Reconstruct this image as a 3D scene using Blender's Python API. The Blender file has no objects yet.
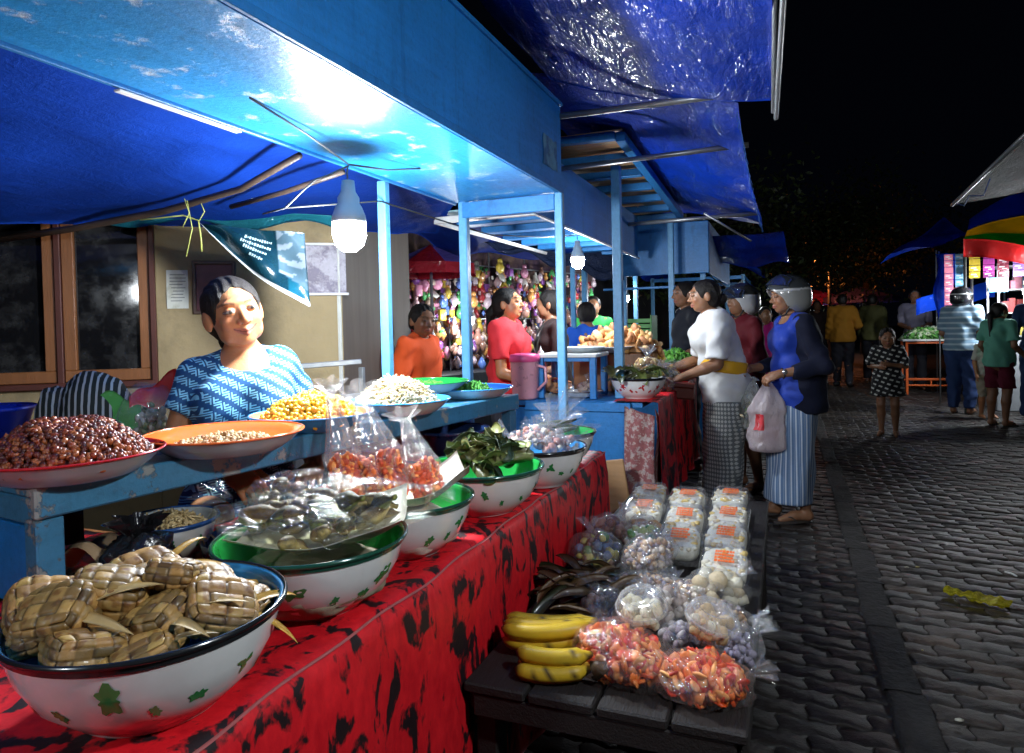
import bpy, bmesh, math, random
import numpy as np
from mathutils import Vector, Matrix, Euler, noise as mnoise

SC = bpy.context.scene
COL = SC.collection
R = math.radians
rnd = random.Random(7)

# ------------------------------------------------------------------ camera, world, exposure
def setup():
    yaw, pitch, roll = R(21.8), R(-1.25), R(1.3)
    f = Vector((-math.sin(yaw)*math.cos(pitch), math.cos(yaw)*math.cos(pitch), math.sin(pitch)))
    r = Vector((math.cos(yaw), math.sin(yaw), 0)); u = r.cross(f)
    r2 = r*math.cos(roll) - u*math.sin(roll); u2 = u*math.cos(roll) + r*math.sin(roll)
    cd = bpy.data.cameras.new('camera'); cam = bpy.data.objects.new('camera', cd); COL.objects.link(cam)
    m = Matrix((r2, u2, -f)).transposed().to_4x4(); m.translation = Vector((0, 0, 1.22))
    cam.matrix_world = m
    cd.sensor_width = 36; cd.lens = 24; cd.shift_y = -0.0342; cd.clip_start = .02; cd.clip_end = 500
    SC.camera = cam
    w = bpy.data.worlds.new('World'); SC.world = w; w.use_nodes = True
    nt = w.node_tree; bg = nt.nodes['Background']
    bg.inputs[0].default_value = (.012, .016, .035, 1); bg.inputs[1].default_value = WORLD
    v = SC.view_settings; v.view_transform = 'Standard'; v.look = 'None'; v.exposure = EXPO; v.gamma = 1
    c = SC.cycles
    c.max_bounces = 7; c.diffuse_bounces = 3; c.glossy_bounces = 3; c.transmission_bounces = 4
    c.transparent_max_bounces = 24; c.sample_clamp_indirect = 4; c.sample_clamp_direct = 0
    c.caustics_reflective = False; c.caustics_refractive = False; c.blur_glossy = .6
    c.use_denoising = True
WORLD = .03
EXPO = .65
# watts-like strengths of the lamps the market has
setup()

# ------------------------------------------------------------------ materials
MATS = {}
class NT:
    def __init__(s, m): s.nt = m.node_tree; s.N = s.nt.nodes; s.L = s.nt.links
    def new(s, t, **k):
        n = s.N.new(t)
        for a, b in k.items(): setattr(n, a, b)
        return n
    def link(s, a, b): s.L.new(a, b)
    def math(s, op, a, b=None, c=None):
        n = s.new('ShaderNodeMath', operation=op)
        for i, x in enumerate((a, b, c)):
            if x is None: continue
            if isinstance(x, (int, float)): n.inputs[i].default_value = x
            else: s.link(x, n.inputs[i])
        return n.outputs[0]
    def mixc(s, fac, a, b):
        n = s.new('ShaderNodeMix', data_type='RGBA')
        for i, x in ((0, fac), (6, a), (7, b)):
            if isinstance(x, (int, float)): n.inputs[i].default_value = x
            elif isinstance(x, tuple): n.inputs[i].default_value = x if len(x) == 4 else (*x, 1)
            else: s.link(x, n.inputs[i])
        return n.outputs[2]
    def noise(s, scale, detail=4, rough=.55, vec=None, dist=0):
        n = s.new('ShaderNodeTexNoise'); n.inputs['Scale'].default_value = scale
        n.inputs['Detail'].default_value = detail; n.inputs['Roughness'].default_value = rough
        n.inputs['Distortion'].default_value = dist
        if vec is not None: s.link(vec, n.inputs['Vector'])
        return n.outputs[0]
    def ramp(s, fac, p0, p1):
        n = s.new('ShaderNodeMapRange'); n.inputs[1].default_value = p0; n.inputs[2].default_value = p1
        n.clamp = True; s.link(fac, n.inputs[0]); return n.outputs[0]
    def coord(s, which='Object', scale=(1, 1, 1), rot=(0, 0, 0)):
        t = s.new('ShaderNodeTexCoord'); m = s.new('ShaderNodeMapping')
        m.inputs['Scale'].default_value = scale; m.inputs['Rotation'].default_value = rot
        s.link(t.outputs[which], m.inputs[0]); return m.outputs[0]

def base(name):
    m = bpy.data.materials.new(name); m.use_nodes = True
    t = NT(m); return m, t, t.N['Principled BSDF']

def mat(name, col, rough=.5, metal=0, var=.25, vs=12, bump=0, bs=60, spec=.5, coat=0, col2=None, p=(.4, .6), vcol=False,
        sub=0, alpha=1, emit=None, es=0, stretch=(1, 1, 1), sheen=0, rv=.12):
    """principled with colour variation, optional second colour in patches, bump and vertex colour"""
    if name in MATS: return MATS[name]
    m, t, b = base(name)
    co = t.coord('Object', stretch)
    n1 = t.noise(vs, 5, .6, co)
    if vcol:
        a = t.new('ShaderNodeAttribute', attribute_name='Col'); src = a.outputs[0]
    else:
        src = tuple(col)
        if col2 is not None:
            src = t.mixc(t.ramp(t.noise(vs*.45, 8, .7, co), *p), tuple(col), tuple(col2))
    hsv = t.new('ShaderNodeHueSaturation')
    val = t.math('MULTIPLY_ADD', n1, 2*var, 1-var)
    t.link(val, hsv.inputs['Value'])
    if isinstance(src, tuple): hsv.inputs['Color'].default_value = (*src[:3], 1)
    else: t.link(src, hsv.inputs['Color'])
    t.link(hsv.outputs[0], b.inputs['Base Color'])
    rn = t.math('MULTIPLY_ADD', t.noise(vs*2.3, 3, .5, co), 2*rv, rough-rv); t.link(rn, b.inputs['Roughness'])
    b.inputs['Metallic'].default_value = metal; b.inputs['Specular IOR Level'].default_value = spec
    b.inputs['Coat Weight'].default_value = coat; b.inputs['Coat Roughness'].default_value = .08
    if sub:
        b.inputs['Subsurface Weight'].default_value = sub; b.inputs['Subsurface Radius'].default_value = (1, .35, .2)
        b.inputs['Subsurface Scale'].default_value = .006
    if sheen: b.inputs['Sheen Weight'].default_value = sheen
    if bump:
        bn = t.new('ShaderNodeBump'); bn.inputs['Strength'].default_value = 1; bn.inputs['Distance'].default_value = bump
        t.link(t.noise(bs, 5, .6, co), bn.inputs['Height']); t.link(bn.outputs[0], b.inputs['Normal'])
    if emit is not None:
        b.inputs['Emission Color'].default_value = (*emit, 1); b.inputs['Emission Strength'].default_value = es
    MATS[name] = m
    return m

def film(name, tint=(1, 1, 1), haze=.12, gloss=.16, bs=45, bd=.004, rough=.12):
    """thin clear plastic: transparent with a little haze and crinkled highlights"""
    if name in MATS: return MATS[name]
    m, t, b = base(name); t.N.remove(b); out = t.N['Material Output']
    tr = t.new('ShaderNodeBsdfTransparent'); tr.inputs[0].default_value = (*tint, 1)
    gl = t.new('ShaderNodeBsdfGlossy'); gl.inputs['Roughness'].default_value = rough*.6
    df = t.new('ShaderNodeBsdfDiffuse'); df.inputs[0].default_value = (*[.85*x for x in tint], 1)
    tl = t.new('ShaderNodeBsdfTranslucent'); tl.inputs[0].default_value = (*[.85*x for x in tint], 1)
    lw = t.new('ShaderNodeLayerWeight'); lw.inputs[0].default_value = .35
    bn = t.new('ShaderNodeBump'); bn.inputs['Distance'].default_value = bd
    co = t.coord('Object', (1, 1, .45))
    nz = t.noise(bs, 5, .65, co, 1.2)
    rid = t.math('ABSOLUTE', t.math('SUBTRACT', nz, .5))
    t.link(t.math('MULTIPLY', rid, -3.0), bn.inputs['Height'])
    for s in (gl, df): t.link(bn.outputs[0], s.inputs['Normal'])
    t.link(bn.outputs[0], lw.inputs['Normal'])
    m1 = t.new('ShaderNodeMixShader'); m1.inputs[0].default_value = .5
    t.link(df.outputs[0], m1.inputs[1]); t.link(tl.outputs[0], m1.inputs[2])
    m2 = t.new('ShaderNodeMixShader')
    t.link(t.math('MULTIPLY_ADD', t.ramp(nz, .45, .75), haze, haze*.6), m2.inputs[0])
    t.link(tr.outputs[0], m2.inputs[1]); t.link(m1.outputs[0], m2.inputs[2])
    m3 = t.new('ShaderNodeMixShader')
    t.link(t.math('MULTIPLY_ADD', lw.outputs['Facing'], .20, gloss*.5), m3.inputs[0])
    t.link(m2.outputs[0], m3.inputs[1]); t.link(gl.outputs[0], m3.inputs[2])
    t.link(m3.outputs[0], out.inputs[0])
    MATS[name] = m; return m

def emitter(name, col, s):
    if name in MATS: return MATS[name]
    m, t, b = base(name); b.inputs['Base Color'].default_value = (*col, 1)
    b.inputs['Emission Color'].default_value = (*col, 1); b.inputs['Emission Strength'].default_value = s
    MATS[name] = m; return m

def blue_paint(name, col, chip=.62, chipcol=(.42, .45, .44), rough=.38, stretch=(1, 1, 1), soft=.035):
    """old brushed oil paint with scratches, grime and bare patches"""
    m, t, b = base(name)
    co = t.coord('Object', stretch)
    n = t.noise(9, 10, .72, co); g = t.noise(2.2, 5, .6, co); f = t.noise(70, 6, .7, co)
    c = t.mixc(t.ramp(g, .3, .7), tuple(.72*x for x in col), tuple(min(1, 1.15*x) for x in col))
    c = t.mixc(t.math('MULTIPLY', t.ramp(f, .5, .75), .35), c, (.02, .05, .08))
    drip = t.noise(16, 6, .7, t.coord('Object', (1, 1, .12)), .4)
    c = t.mixc(t.math('MULTIPLY', t.ramp(drip, .56, .72), .55), c, tuple(.35*x for x in col))
    brush = t.noise(40, 3, .6, t.coord('Object', (1, .06, 1)))
    c = t.mixc(t.math('MULTIPLY', t.ramp(brush, .45, .7), .22), c, tuple(min(1, 1.5*x+.02) for x in col))
    k = t.ramp(n, chip, chip+soft)
    c = t.mixc(k, c, chipcol)
    t.link(c, b.inputs['Base Color'])
    t.link(t.math('MULTIPLY_ADD', f, .3, rough-.1), b.inputs['Roughness'])
    bn = t.new('ShaderNodeBump'); bn.inputs['Distance'].default_value = .0015
    t.link(t.math('SUBTRACT', f, k), bn.inputs['Height']); t.link(bn.outputs[0], b.inputs['Normal'])
    MATS[name] = m; return m

def tarp_mat(name, col, rough=.5, fine=.002, trans=.25, coat=.24):
    m, t, b = base(name)
    co = t.coord('Object'); co2 = t.coord('Object', (1, .25, 1), (0, 0, R(35)))
    w = t.noise(14, 6, .7, co, .6); s = t.noise(22, 5, .7, co2, .3); f = t.noise(160, 3, .6, co)
    c = t.mixc(t.ramp(t.noise(2.5, 4, .5, co), .35, .7), tuple(.75*x for x in col), tuple(1.15*x for x in col))
    t.link(c, b.inputs['Base Color'])
    t.link(t.math('MULTIPLY_ADD', f, .25, rough-.12), b.inputs['Roughness'])
    h = t.math('ADD', t.math('MULTIPLY', w, 6.), t.math('ADD', t.math('MULTIPLY', s, 6.), f))
    bn = t.new('ShaderNodeBump'); bn.inputs['Distance'].default_value = fine
    t.link(h, bn.inputs['Height']); t.link(bn.outputs[0], b.inputs['Normal'])
    b.inputs['Specular IOR Level'].default_value = .08
    b2 = t.new('ShaderNodeBump'); b2.inputs['Distance'].default_value = fine*5
    rid = t.math('ABSOLUTE', t.math('SUBTRACT', t.noise(7, 3, .55, co2, 1.6), .5))
    t.link(t.math('ADD', t.math('MULTIPLY', rid, -8.), t.math('MULTIPLY', t.noise(45, 2, .5, co2, .8), .6)), b2.inputs['Height'])
    t.link(t.math('MULTIPLY', t.ramp(t.noise(5, 3, .6, co2, 1.), .42, .55), coat*3.), b.inputs['Coat Weight']); b.inputs['Coat Roughness'].default_value = .14; t.link(b2.outputs[0], b.inputs['Coat Normal'])
    tl = t.new('ShaderNodeBsdfTranslucent'); t.link(c, tl.inputs[0])
    mx = t.new('ShaderNodeMixShader'); mx.inputs[0].default_value = trans
    out = t.N['Material Output']
    t.link(b.outputs[0], mx.inputs[1]); t.link(tl.outputs[0], mx.inputs[2]); t.link(mx.outputs[0], out.inputs[0])
    MATS[name] = m; return m

# ------------------------------------------------------------------ mesh builder
def _ico(sub):
    bm = bmesh.new(); bmesh.ops.create_icosphere(bm, subdivisions=sub, radius=1)
    v = np.array([x.co[:] for x in bm.verts]); f = [tuple(q.index for q in p.verts) for p in bm.faces]
    bm.free(); return v, f
ICO = {k: _ico(k) for k in (1, 2, 3, 4)}

def rotm(rx=0, ry=0, rz=0): return np.array(Euler((rx, ry, rz)).to_matrix())
def basis(z, up=(0, 0, 1)):
    z = np.array(z, float); z /= np.linalg.norm(z); up = np.array(up, float)
    if abs(z@up) > .98*np.linalg.norm(up): up = np.array((0, 1., 0))
    x = np.cross(up, z); x /= np.linalg.norm(x); y = np.cross(z, x)
    return np.stack([x, y, z], 1)

class MB:
    def __init__(s): s.v = []; s.f = []; s.m = []; s.c = []; s.n = 0; s.uv = None
    def add(s, v, f, mi=0, col=None):
        v = np.asarray(v, float); k = s.n
        s.v.append(v); s.n += len(v)
        s.f += [tuple(i+k for i in p) for p in f]
        s.m += [mi]*len(f) if isinstance(mi, int) else list(mi)
        if col is None: s.c.append(np.ones((len(v), 3))*.5)
        else:
            col = np.asarray(col, float); s.c.append(np.broadcast_to(col, (len(v), 3)) if col.ndim == 1 else col)
        return s
    def box(s, c, size, rot=None, b=.004, mi=0, col=None):
        """box with chamfered edges"""
        h = np.array(size, float)/2; b = min(b, *(h*.45)); vs = []; idx = {}
        for sx in (-1, 1):
            for sy in (-1, 1):
                for sz in (-1, 1):
                    for a in range(3):
                        p = np.array((sx, sy, sz))*h; q = np.array((sx, sy, sz))*(h-b); q[a] = p[a]
                        idx[(sx, sy, sz, a)] = len(vs); vs.append(q)
        F = []
        for a in range(3):
            o = [i for i in range(3) if i != a]
            for sg in (-1, 1):
                q = []
                for e in ((-1, -1), (1, -1), (1, 1), (-1, 1)):
                    k = [0, 0, 0]; k[a] = sg; k[o[0]] = e[0]; k[o[1]] = e[1]; q.append(idx[(*k, a)])
                F.append(q)
        for a in range(3):     # edges along a
            o = [i for i in range(3) if i != a]
            for e in ((-1, -1), (1, -1), (1, 1), (-1, 1)):
                k0 = [0, 0, 0]; k0[a] = -1; k0[o[0]] = e[0]; k0[o[1]] = e[1]; k1 = list(k0); k1[a] = 1
                F.append([idx[(*k0, o[0])], idx[(*k1, o[0])], idx[(*k1, o[1])], idx[(*k0, o[1])]])
        for sx in (-1, 1):
            for sy in (-1, 1):
                for sz in (-1, 1): F.append([idx[(sx, sy, sz, a)] for a in range(3)])
        vs = np.array(vs)
        F2 = []
        for q in F:
            p = vs[q]; nn = np.cross(p[1]-p[0], p[2]-p[1]); F2.append(tuple(q) if nn@p.mean(0) > 0 else tuple(q[::-1]))
        if rot is not None: vs = vs@np.asarray(rot).T
        return s.add(vs+np.array(c), F2, mi, col)
    def bar(s, p, q, w, h=None, b=.003, mi=0, up=(0, 0, 1), col=None):
        p = np.array(p, float); q = np.array(q, float); h = h or w
        return s.box((p+q)/2, (w, h, np.linalg.norm(q-p)), basis(q-p, up), b, mi, col)
    def tube(s, path, r, n=8, mi=0, col=None, caps=True, flat=1.):
        P = np.array(path, float); k = len(P); r = np.broadcast_to(np.array(r, float), (k,))
        T = np.gradient(P, axis=0); T /= np.linalg.norm(T, axis=1)[:, None]+1e-9
        B = basis(T[0]); x = B[:, 0]; V = []
        for i in range(k):
            x = x-(x@T[i])*T[i]; x /= np.linalg.norm(x)+1e-9; y = np.cross(T[i], x)
            for j in range(n):
                a = 2*math.pi*j/n; V.append(P[i]+r[i]*(math.cos(a)*x+flat*math.sin(a)*y))
        F = [(i*n+j, i*n+(j+1) % n, (i+1)*n+(j+1) % n, (i+1)*n+j) for i in range(k-1) for j in range(n)]
        if caps: F += [tuple(range(n))[::-1], tuple((k-1)*n+j for j in range(n))]
        return s.add(V, F, mi, col)
    def lathe(s, prof, c=(0, 0, 0), n=48, mi=0, col=None, sx=1, sy=1, wob=0):
        k = len(prof); V = []
        for (r, z) in prof:
            for j in range(n):
                a = 2*math.pi*j/n; V.append((c[0]+sx*r*math.cos(a), c[1]+sy*r*math.sin(a), c[2]+z+wob*math.sin(2*a+1)))
        F = [(i*n+j, i*n+(j+1) % n, (i+1)*n+(j+1) % n, (i+1)*n+j) for i in range(k-1) for j in range(n)]
        mi2 = mi if isinstance(mi, int) else [x for x in mi for _ in range(n)]
        return s.add(V, F, mi2, col)
    def disc(s, c, r, n=32, mi=0, up=True):
        V = [(c[0]+r*math.cos(2*math.pi*j/n), c[1]+r*math.sin(2*math.pi*j/n), c[2]) for j in range(n)]
        return s.add(V, [tuple(range(n)) if up else tuple(range(n))[::-1]], mi)
    def ell(s, c, r, rot=None, sub=1, mi=0, col=None, lump=0, ls=3., seed=0):
        v, f = ICO[sub]; v = v.copy()
        if lump:
            d = np.array([mnoise.noise(Vector(p*ls)+Vector((seed*7.3, seed*1.7, 0))) for p in v]); v = v*(1+lump*d[:, None])
        v = v*np.array(r)
        if rot is not None: v = v@np.asarray(rot).T
        return s.add(v+np.array(c), f, mi, col)
    def grid(s, fn, nu, nv, mi=0, col=None, thick=0, closed=False):
        """surface fn(u,v) with u,v in 0..1; optional thickness along z-ish normal"""
        V = np.array([fn(i/nu, j/nv) for i in range(nu+1) for j in range(nv+1)], float)
        F = [(i*(nv+1)+j, (i+1)*(nv+1)+j, (i+1)*(nv+1)+j+1, i*(nv+1)+j+1) for i in range(nu) for j in range(nv)]
        if thick:
            G = V.reshape(nu+1, nv+1, 3); a = np.gradient(G, axis=0); b = np.gradient(G, axis=1)
            N = np.cross(a, b); N /= np.linalg.norm(N, axis=2)[..., None]+1e-12
            V2 = (G-N*thick).reshape(-1, 3); k = len(V)
            per = [i*(nv+1) for i in range(nu+1)]+[nu*(nv+1)+j for j in range(1, nv+1)]+[i*(nv+1)+nv for i in range(nu-1, -1, -1)]+[j for j in range(nv-1, 0, -1)]
            F2 = [tuple(i+k for i in p[::-1]) for p in F]
            F3 = [(per[i], per[(i+1) % len(per)], per[(i+1) % len(per)]+k, per[i]+k) for i in range(len(per))]
            V = np.vstack([V, V2]); F = F+F2+F3
            if col is not None and np.ndim(col) == 2: col = np.vstack([col, col])
        return s.add(V, F, mi, col)
    def build(s, name, mats, parent=None, smooth=False, loc=None):
        V = np.vstack(s.v) if s.v else np.zeros((0, 3))
        me = bpy.data.meshes.new(name)
        if loc is not None: V = V-np.array(loc)
        me.from_pydata(V.tolist(), [], s.f)
        mats = mats if isinstance(mats, (list, tuple)) else [mats]
        for m in mats: me.materials.append(m)
        me.polygons.foreach_set('material_index', s.m)
        if smooth: me.polygons.foreach_set('use_smooth', [True]*len(s.f))
        C = np.hstack([np.vstack(s.c), np.ones((len(V), 1))]).astype(np.float32)
        a = me.color_attributes.new('Col', 'FLOAT_COLOR', 'POINT'); a.data.foreach_set('color', C.ravel())
        me.update()
        o = bpy.data.objects.new(name, me); COL.objects.link(o)
        if loc is not None: o.location = loc
        if parent is not None: o.parent = parent
        if smooth == 'auto': pass
        return o

def tag(o, label, cat=None, group=None, kind=None):
    if label: o['label'] = label
    if cat: o['category'] = cat
    if group: o['group'] = group
    if kind: o['kind'] = kind
    return o
def thing(name, label, cat, loc=(0, 0, 0), rz=0, group=None):
    o = bpy.data.objects.new(name, None); COL.objects.link(o); o.location = loc; o.rotation_euler = (0, 0, rz)
    o.empty_display_size = .1
    return tag(o, label, cat, group)
def copy_thing(o, loc, rot=None, label=None, scale=None):
    kids = list(o.children)
    c = o.copy(); COL.objects.link(c); c.location = loc
    if rot is not None: c.rotation_euler = rot
    if scale is not None: c.scale = scale
    if label: c['label'] = label
    for ch in kids:
        d = ch.copy(); COL.objects.link(d); d.parent = c
        for g in ch.children:
            e = g.copy(); COL.objects.link(e); e.parent = d
    return c
def fb(p, s=1., seed=0): return mnoise.noise(Vector((p[0]*s+seed*3.1, p[1]*s+seed*5.7, (p[2] if len(p) > 2 else 0)*s+seed)))
# ------------------------------------------------------------------ signed distance figures (people, helmets, bags)
def rc(a, b, ra, rb, k=.02, cut=None, sub=False): return dict(t='c', a=np.array(a, float), b=np.array(b, float), ra=ra, rb=rb, k=k, cut=cut, sub=sub)
def el(c, r, rot=None, k=.02, cut=None, sub=False): return dict(t='e', c=np.array(c, float), r=np.array(r, float), R=rot, k=k, cut=cut, sub=sub)
def sdf_prim(p, X):
    if p['t'] == 'c':
        ba = p['b']-p['a']; l2 = max(ba@ba, 1e-12); pa = X-p['a']
        h = np.clip(pa@ba/l2, 0, 1)
        d = np.sqrt(((pa-h[..., None]*ba)**2).sum(-1))-(p['ra']+(p['rb']-p['ra'])*h)
    else:
        q = X-p['c']
        if p['R'] is not None: q = q@p['R']
        k0 = np.sqrt(((q/p['r'])**2).sum(-1)); k1 = np.sqrt(((q/p['r']**2)**2).sum(-1))+1e-9
        d = k0*(k0-1)/k1
    if p['cut'] is not None:
        for (pt, n) in p['cut']:
            d = np.maximum(d, (X-np.array(pt))@np.array(n, float))
    return d
def axis(lo, hi, h, fine=()):
    xs = [lo]
    while xs[-1] < hi:
        x = xs[-1]; s = h
        for (a, b, q) in fine:
            if a-1.5*h <= x <= b: s = min(s, q)
        xs.append(x+s)
    return np.array(xs, np.float32)
def sdf_mesh(prims, h=.01, fine=None, cuts=(), disp=None, pad=.02):
    """smooth union of primitives, sampled on a rectilinear grid and meshed with surface nets"""
    lo = np.full(3, 1e9); hi = -lo
    for p in prims:
        if p['sub']: continue
        if p['t'] == 'c':
            r = max(p['ra'], p['rb']); a = np.minimum(p['a'], p['b'])-r; b = np.maximum(p['a'], p['b'])+r
        else:
            r = p['r'].max() if p['R'] is not None else p['r']; a = p['c']-r; b = p['c']+r
        lo = np.minimum(lo, a); hi = np.maximum(hi, b)
    lo -= pad; hi += pad
    fine = fine or []
    ax = [axis(lo[i], hi[i], h, [(f[0][i], f[1][i], f[2]) for f in fine]) for i in range(3)]
    D = np.full([len(a) for a in ax], .5, np.float32)
    for p in prims:
        if p['t'] == 'c':
            r = max(p['ra'], p['rb'])+p['k']+2.5*h; a = np.minimum(p['a'], p['b'])-r; b = np.maximum(p['a'], p['b'])+r
        else:
            r = (p['r'].max() if p['R'] is not None else p['r'])+p['k']+2.5*h; a = p['c']-r; b = p['c']+r
        s = [slice(max(0, np.searchsorted(ax[i], a[i])-1), np.searchsorted(ax[i], b[i])+1) for i in range(3)]
        g = np.stack(np.meshgrid(ax[0][s[0]], ax[1][s[1]], ax[2][s[2]], indexing='ij'), -1)
        if g.size == 0: continue
        d = sdf_prim(p, g).astype(np.float32); o = D[s[0], s[1], s[2]]; k = p['k']
        if p['sub']:
            hh = np.clip(.5-.5*(o+d)/k, 0, 1); D[s[0], s[1], s[2]] = o*(1-hh)+(-d)*hh+k*hh*(1-hh)
        else:
            hh = np.clip(.5+.5*(o-d)/k, 0, 1); D[s[0], s[1], s[2]] = o*(1-hh)+d*hh-k*hh*(1-hh)
    G = None
    if cuts or disp:
        G = np.stack(np.meshgrid(*ax, indexing='ij'), -1)
        if disp: D = D+disp(G).astype(np.float32)
        for (pt, n) in cuts: D = np.maximum(D, ((G-np.array(pt, np.float32))@np.array(n, np.float32)))
    return nets(D, ax)
def nets(D, ax):
    I = D < 0; nx, ny, nz = D.shape
    cell = np.zeros((nx-1, ny-1, nz-1), np.int8)
    for i in (0, 1):
        for j in (0, 1):
            for k in (0, 1): cell += I[i:nx-1+i, j:ny-1+j, k:nz-1+k]
    act = (cell > 0) & (cell < 8)
    idx = -np.ones(act.shape, np.int64); ids = np.argwhere(act); idx[act] = np.arange(len(ids))
    S = np.zeros((len(ids), 3)); N = np.zeros(len(ids))
    A = [a.astype(float) for a in ax]
    corners = [(i, j, k) for i in (0, 1) for j in (0, 1) for k in (0, 1)]
    for a in corners:
        for d in range(3):
            if a[d]: continue
            b = list(a); b[d] = 1
            pa = ids+np.array(a); pb = ids+np.array(b)
            da = D[pa[:, 0], pa[:, 1], pa[:, 2]]; db = D[pb[:, 0], pb[:, 1], pb[:, 2]]
            m = (da < 0) != (db < 0); t = np.where(m, da/(da-db+1e-12), 0)
            P = np.stack([A[e][pa[:, e]] for e in range(3)], 1).copy()
            P[:, d] += t*(A[d][pb[:, d]]-A[d][pa[:, d]])
            S[m] += P[m]; N[m] += 1
    V = S/np.maximum(N, 1)[:, None]; F = []
    for d in range(3):
        o1, o2 = (d+1) % 3, (d+2) % 3
        sl0 = [slice(None)]*3; sl1 = [slice(None)]*3; sl0[d] = slice(0, -1); sl1[d] = slice(1, None)
        X = I[tuple(sl0)] != I[tuple(sl1)]; E = np.argwhere(X)
        E = E[(E[:, o1] > 0) & (E[:, o2] > 0) & (E[:, o1] < D.shape[o1]-1) & (E[:, o2] < D.shape[o2]-1)]
        flip = I[E[:, 0], E[:, 1], E[:, 2]]
        q = []
        for (u, w) in ((1, 1), (0, 1), (0, 0), (1, 0)):
            c = E.copy(); c[:, o1] -= u; c[:, o2] -= w; q.append(idx[c[:, 0], c[:, 1], c[:, 2]])
        q = np.stack(q, 1); q[~flip] = q[~flip][:, ::-1]; F.append(q)
    F = np.vstack(F)
    return V, F
def relax(V, F, n=1, w=.5):
    for _ in range(n):
        S = np.zeros_like(V); C = np.zeros(len(V))
        for a in range(4):
            b = (a+1) % 4
            np.add.at(S, F[:, a], V[F[:, b]]); np.add.at(S, F[:, b], V[F[:, a]]); np.add.at(C, F[:, a], 1); np.add.at(C, F[:, b], 1)
        V = V*(1-w)+w*S/np.maximum(C, 1)[:, None]
    return V
def mesh_np(name, V, F, mats, parent=None, col=None, extra=None):
    b = MB(); b.add(V, [tuple(int(i) for i in q) for q in F], 0, col)
    if extra: extra(b)
    return b.build(name, mats, parent, True)

# --- materials for skin, hair
def skinmat():
    m, t, b = base('skin'); a = t.new('ShaderNodeAttribute', attribute_name='Col')
    co = t.coord('Object'); hsv = t.new('ShaderNodeHueSaturation')
    t.link(t.math('MULTIPLY_ADD', t.noise(38, 4, .6, co), .24, .88), hsv.inputs['Value']); t.link(a.outputs[0], hsv.inputs['Color'])
    t.link(hsv.outputs[0], b.inputs['Base Color'])
    b.inputs['Roughness'].default_value = .42; b.inputs['Specular IOR Level'].default_value = .45
    b.inputs['Subsurface Weight'].default_value = .25; b.inputs['Subsurface Radius'].default_value = (1, .35, .2); b.inputs['Subsurface Scale'].default_value = .007
    bn = t.new('ShaderNodeBump'); bn.inputs['Distance'].default_value = .0009
    t.link(t.noise(160, 4, .6, co), bn.inputs['Height']); t.link(bn.outputs[0], b.inputs['Normal'])
    MATS['skin'] = m
skinmat()
mat('hair', (.010, .007, .006), .55, var=.6, vs=60, bump=.006, bs=110, stretch=(3, 3, .4), spec=.3)
mat('hairbg', (.012, .009, .008), .5, var=.4, vs=30, bump=.003, bs=60)

def hand_prims(w, d, n, s, side, curl=.5, spread=1., thumb=1.):
    """w wrist, d forward direction, n palm normal (where fingers curl to), s body height"""
    w = np.array(w, float); d = np.array(d, float); d /= np.linalg.norm(d); n = np.array(n, float); n -= (n@d)*d; n /= np.linalg.norm(n)
    x = np.cross(d, n)*side; P = []; u = s/1.6
    B = np.stack([x, d, n], 1)
    P.append(el(w+d*.045*u, (.038*u, .052*u, .016*u), B, .012))
    P.append(rc(w-d*.01*u, w+d*.03*u, .021*u, .024*u, .015))
    L = (.062, .072, .068, .052)
    for i in range(4):
        off = (i-1.5)*.0185*u
        p = w+d*(.083-.006*abs(i-1.2))*u-x*off*1.0
        ang = .25+curl*.5
        q = p; dir_ = d-x*(i-1.5)*.08*spread
        for j, fr in enumerate((.45, .32, .23)):
            a = curl*(.5+.65*j); v = dir_*math.cos(a)+n*math.sin(a); v /= np.linalg.norm(v)
            q2 = q+v*L[i]*fr*u; r = (.0092-.0011*j)*u
            P.append(rc(q, q2, r, r-.0008*u, .0035)); q = q2
    t0 = w+d*.028*u+x*.026*u; v = d*.65+x*.7+n*.35*curl; v /= np.linalg.norm(v)
    t1 = t0+v*.036*u*thumb; v2 = d*.85+x*.25+n*.5*curl; v2 /= np.linalg.norm(v2); t2 = t1+v2*.03*u
    P.append(rc(t0, t1, .0125*u, .0105*u, .008)); P.append(rc(t1, t2, .0102*u, .0085*u, .004))
    return P

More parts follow.
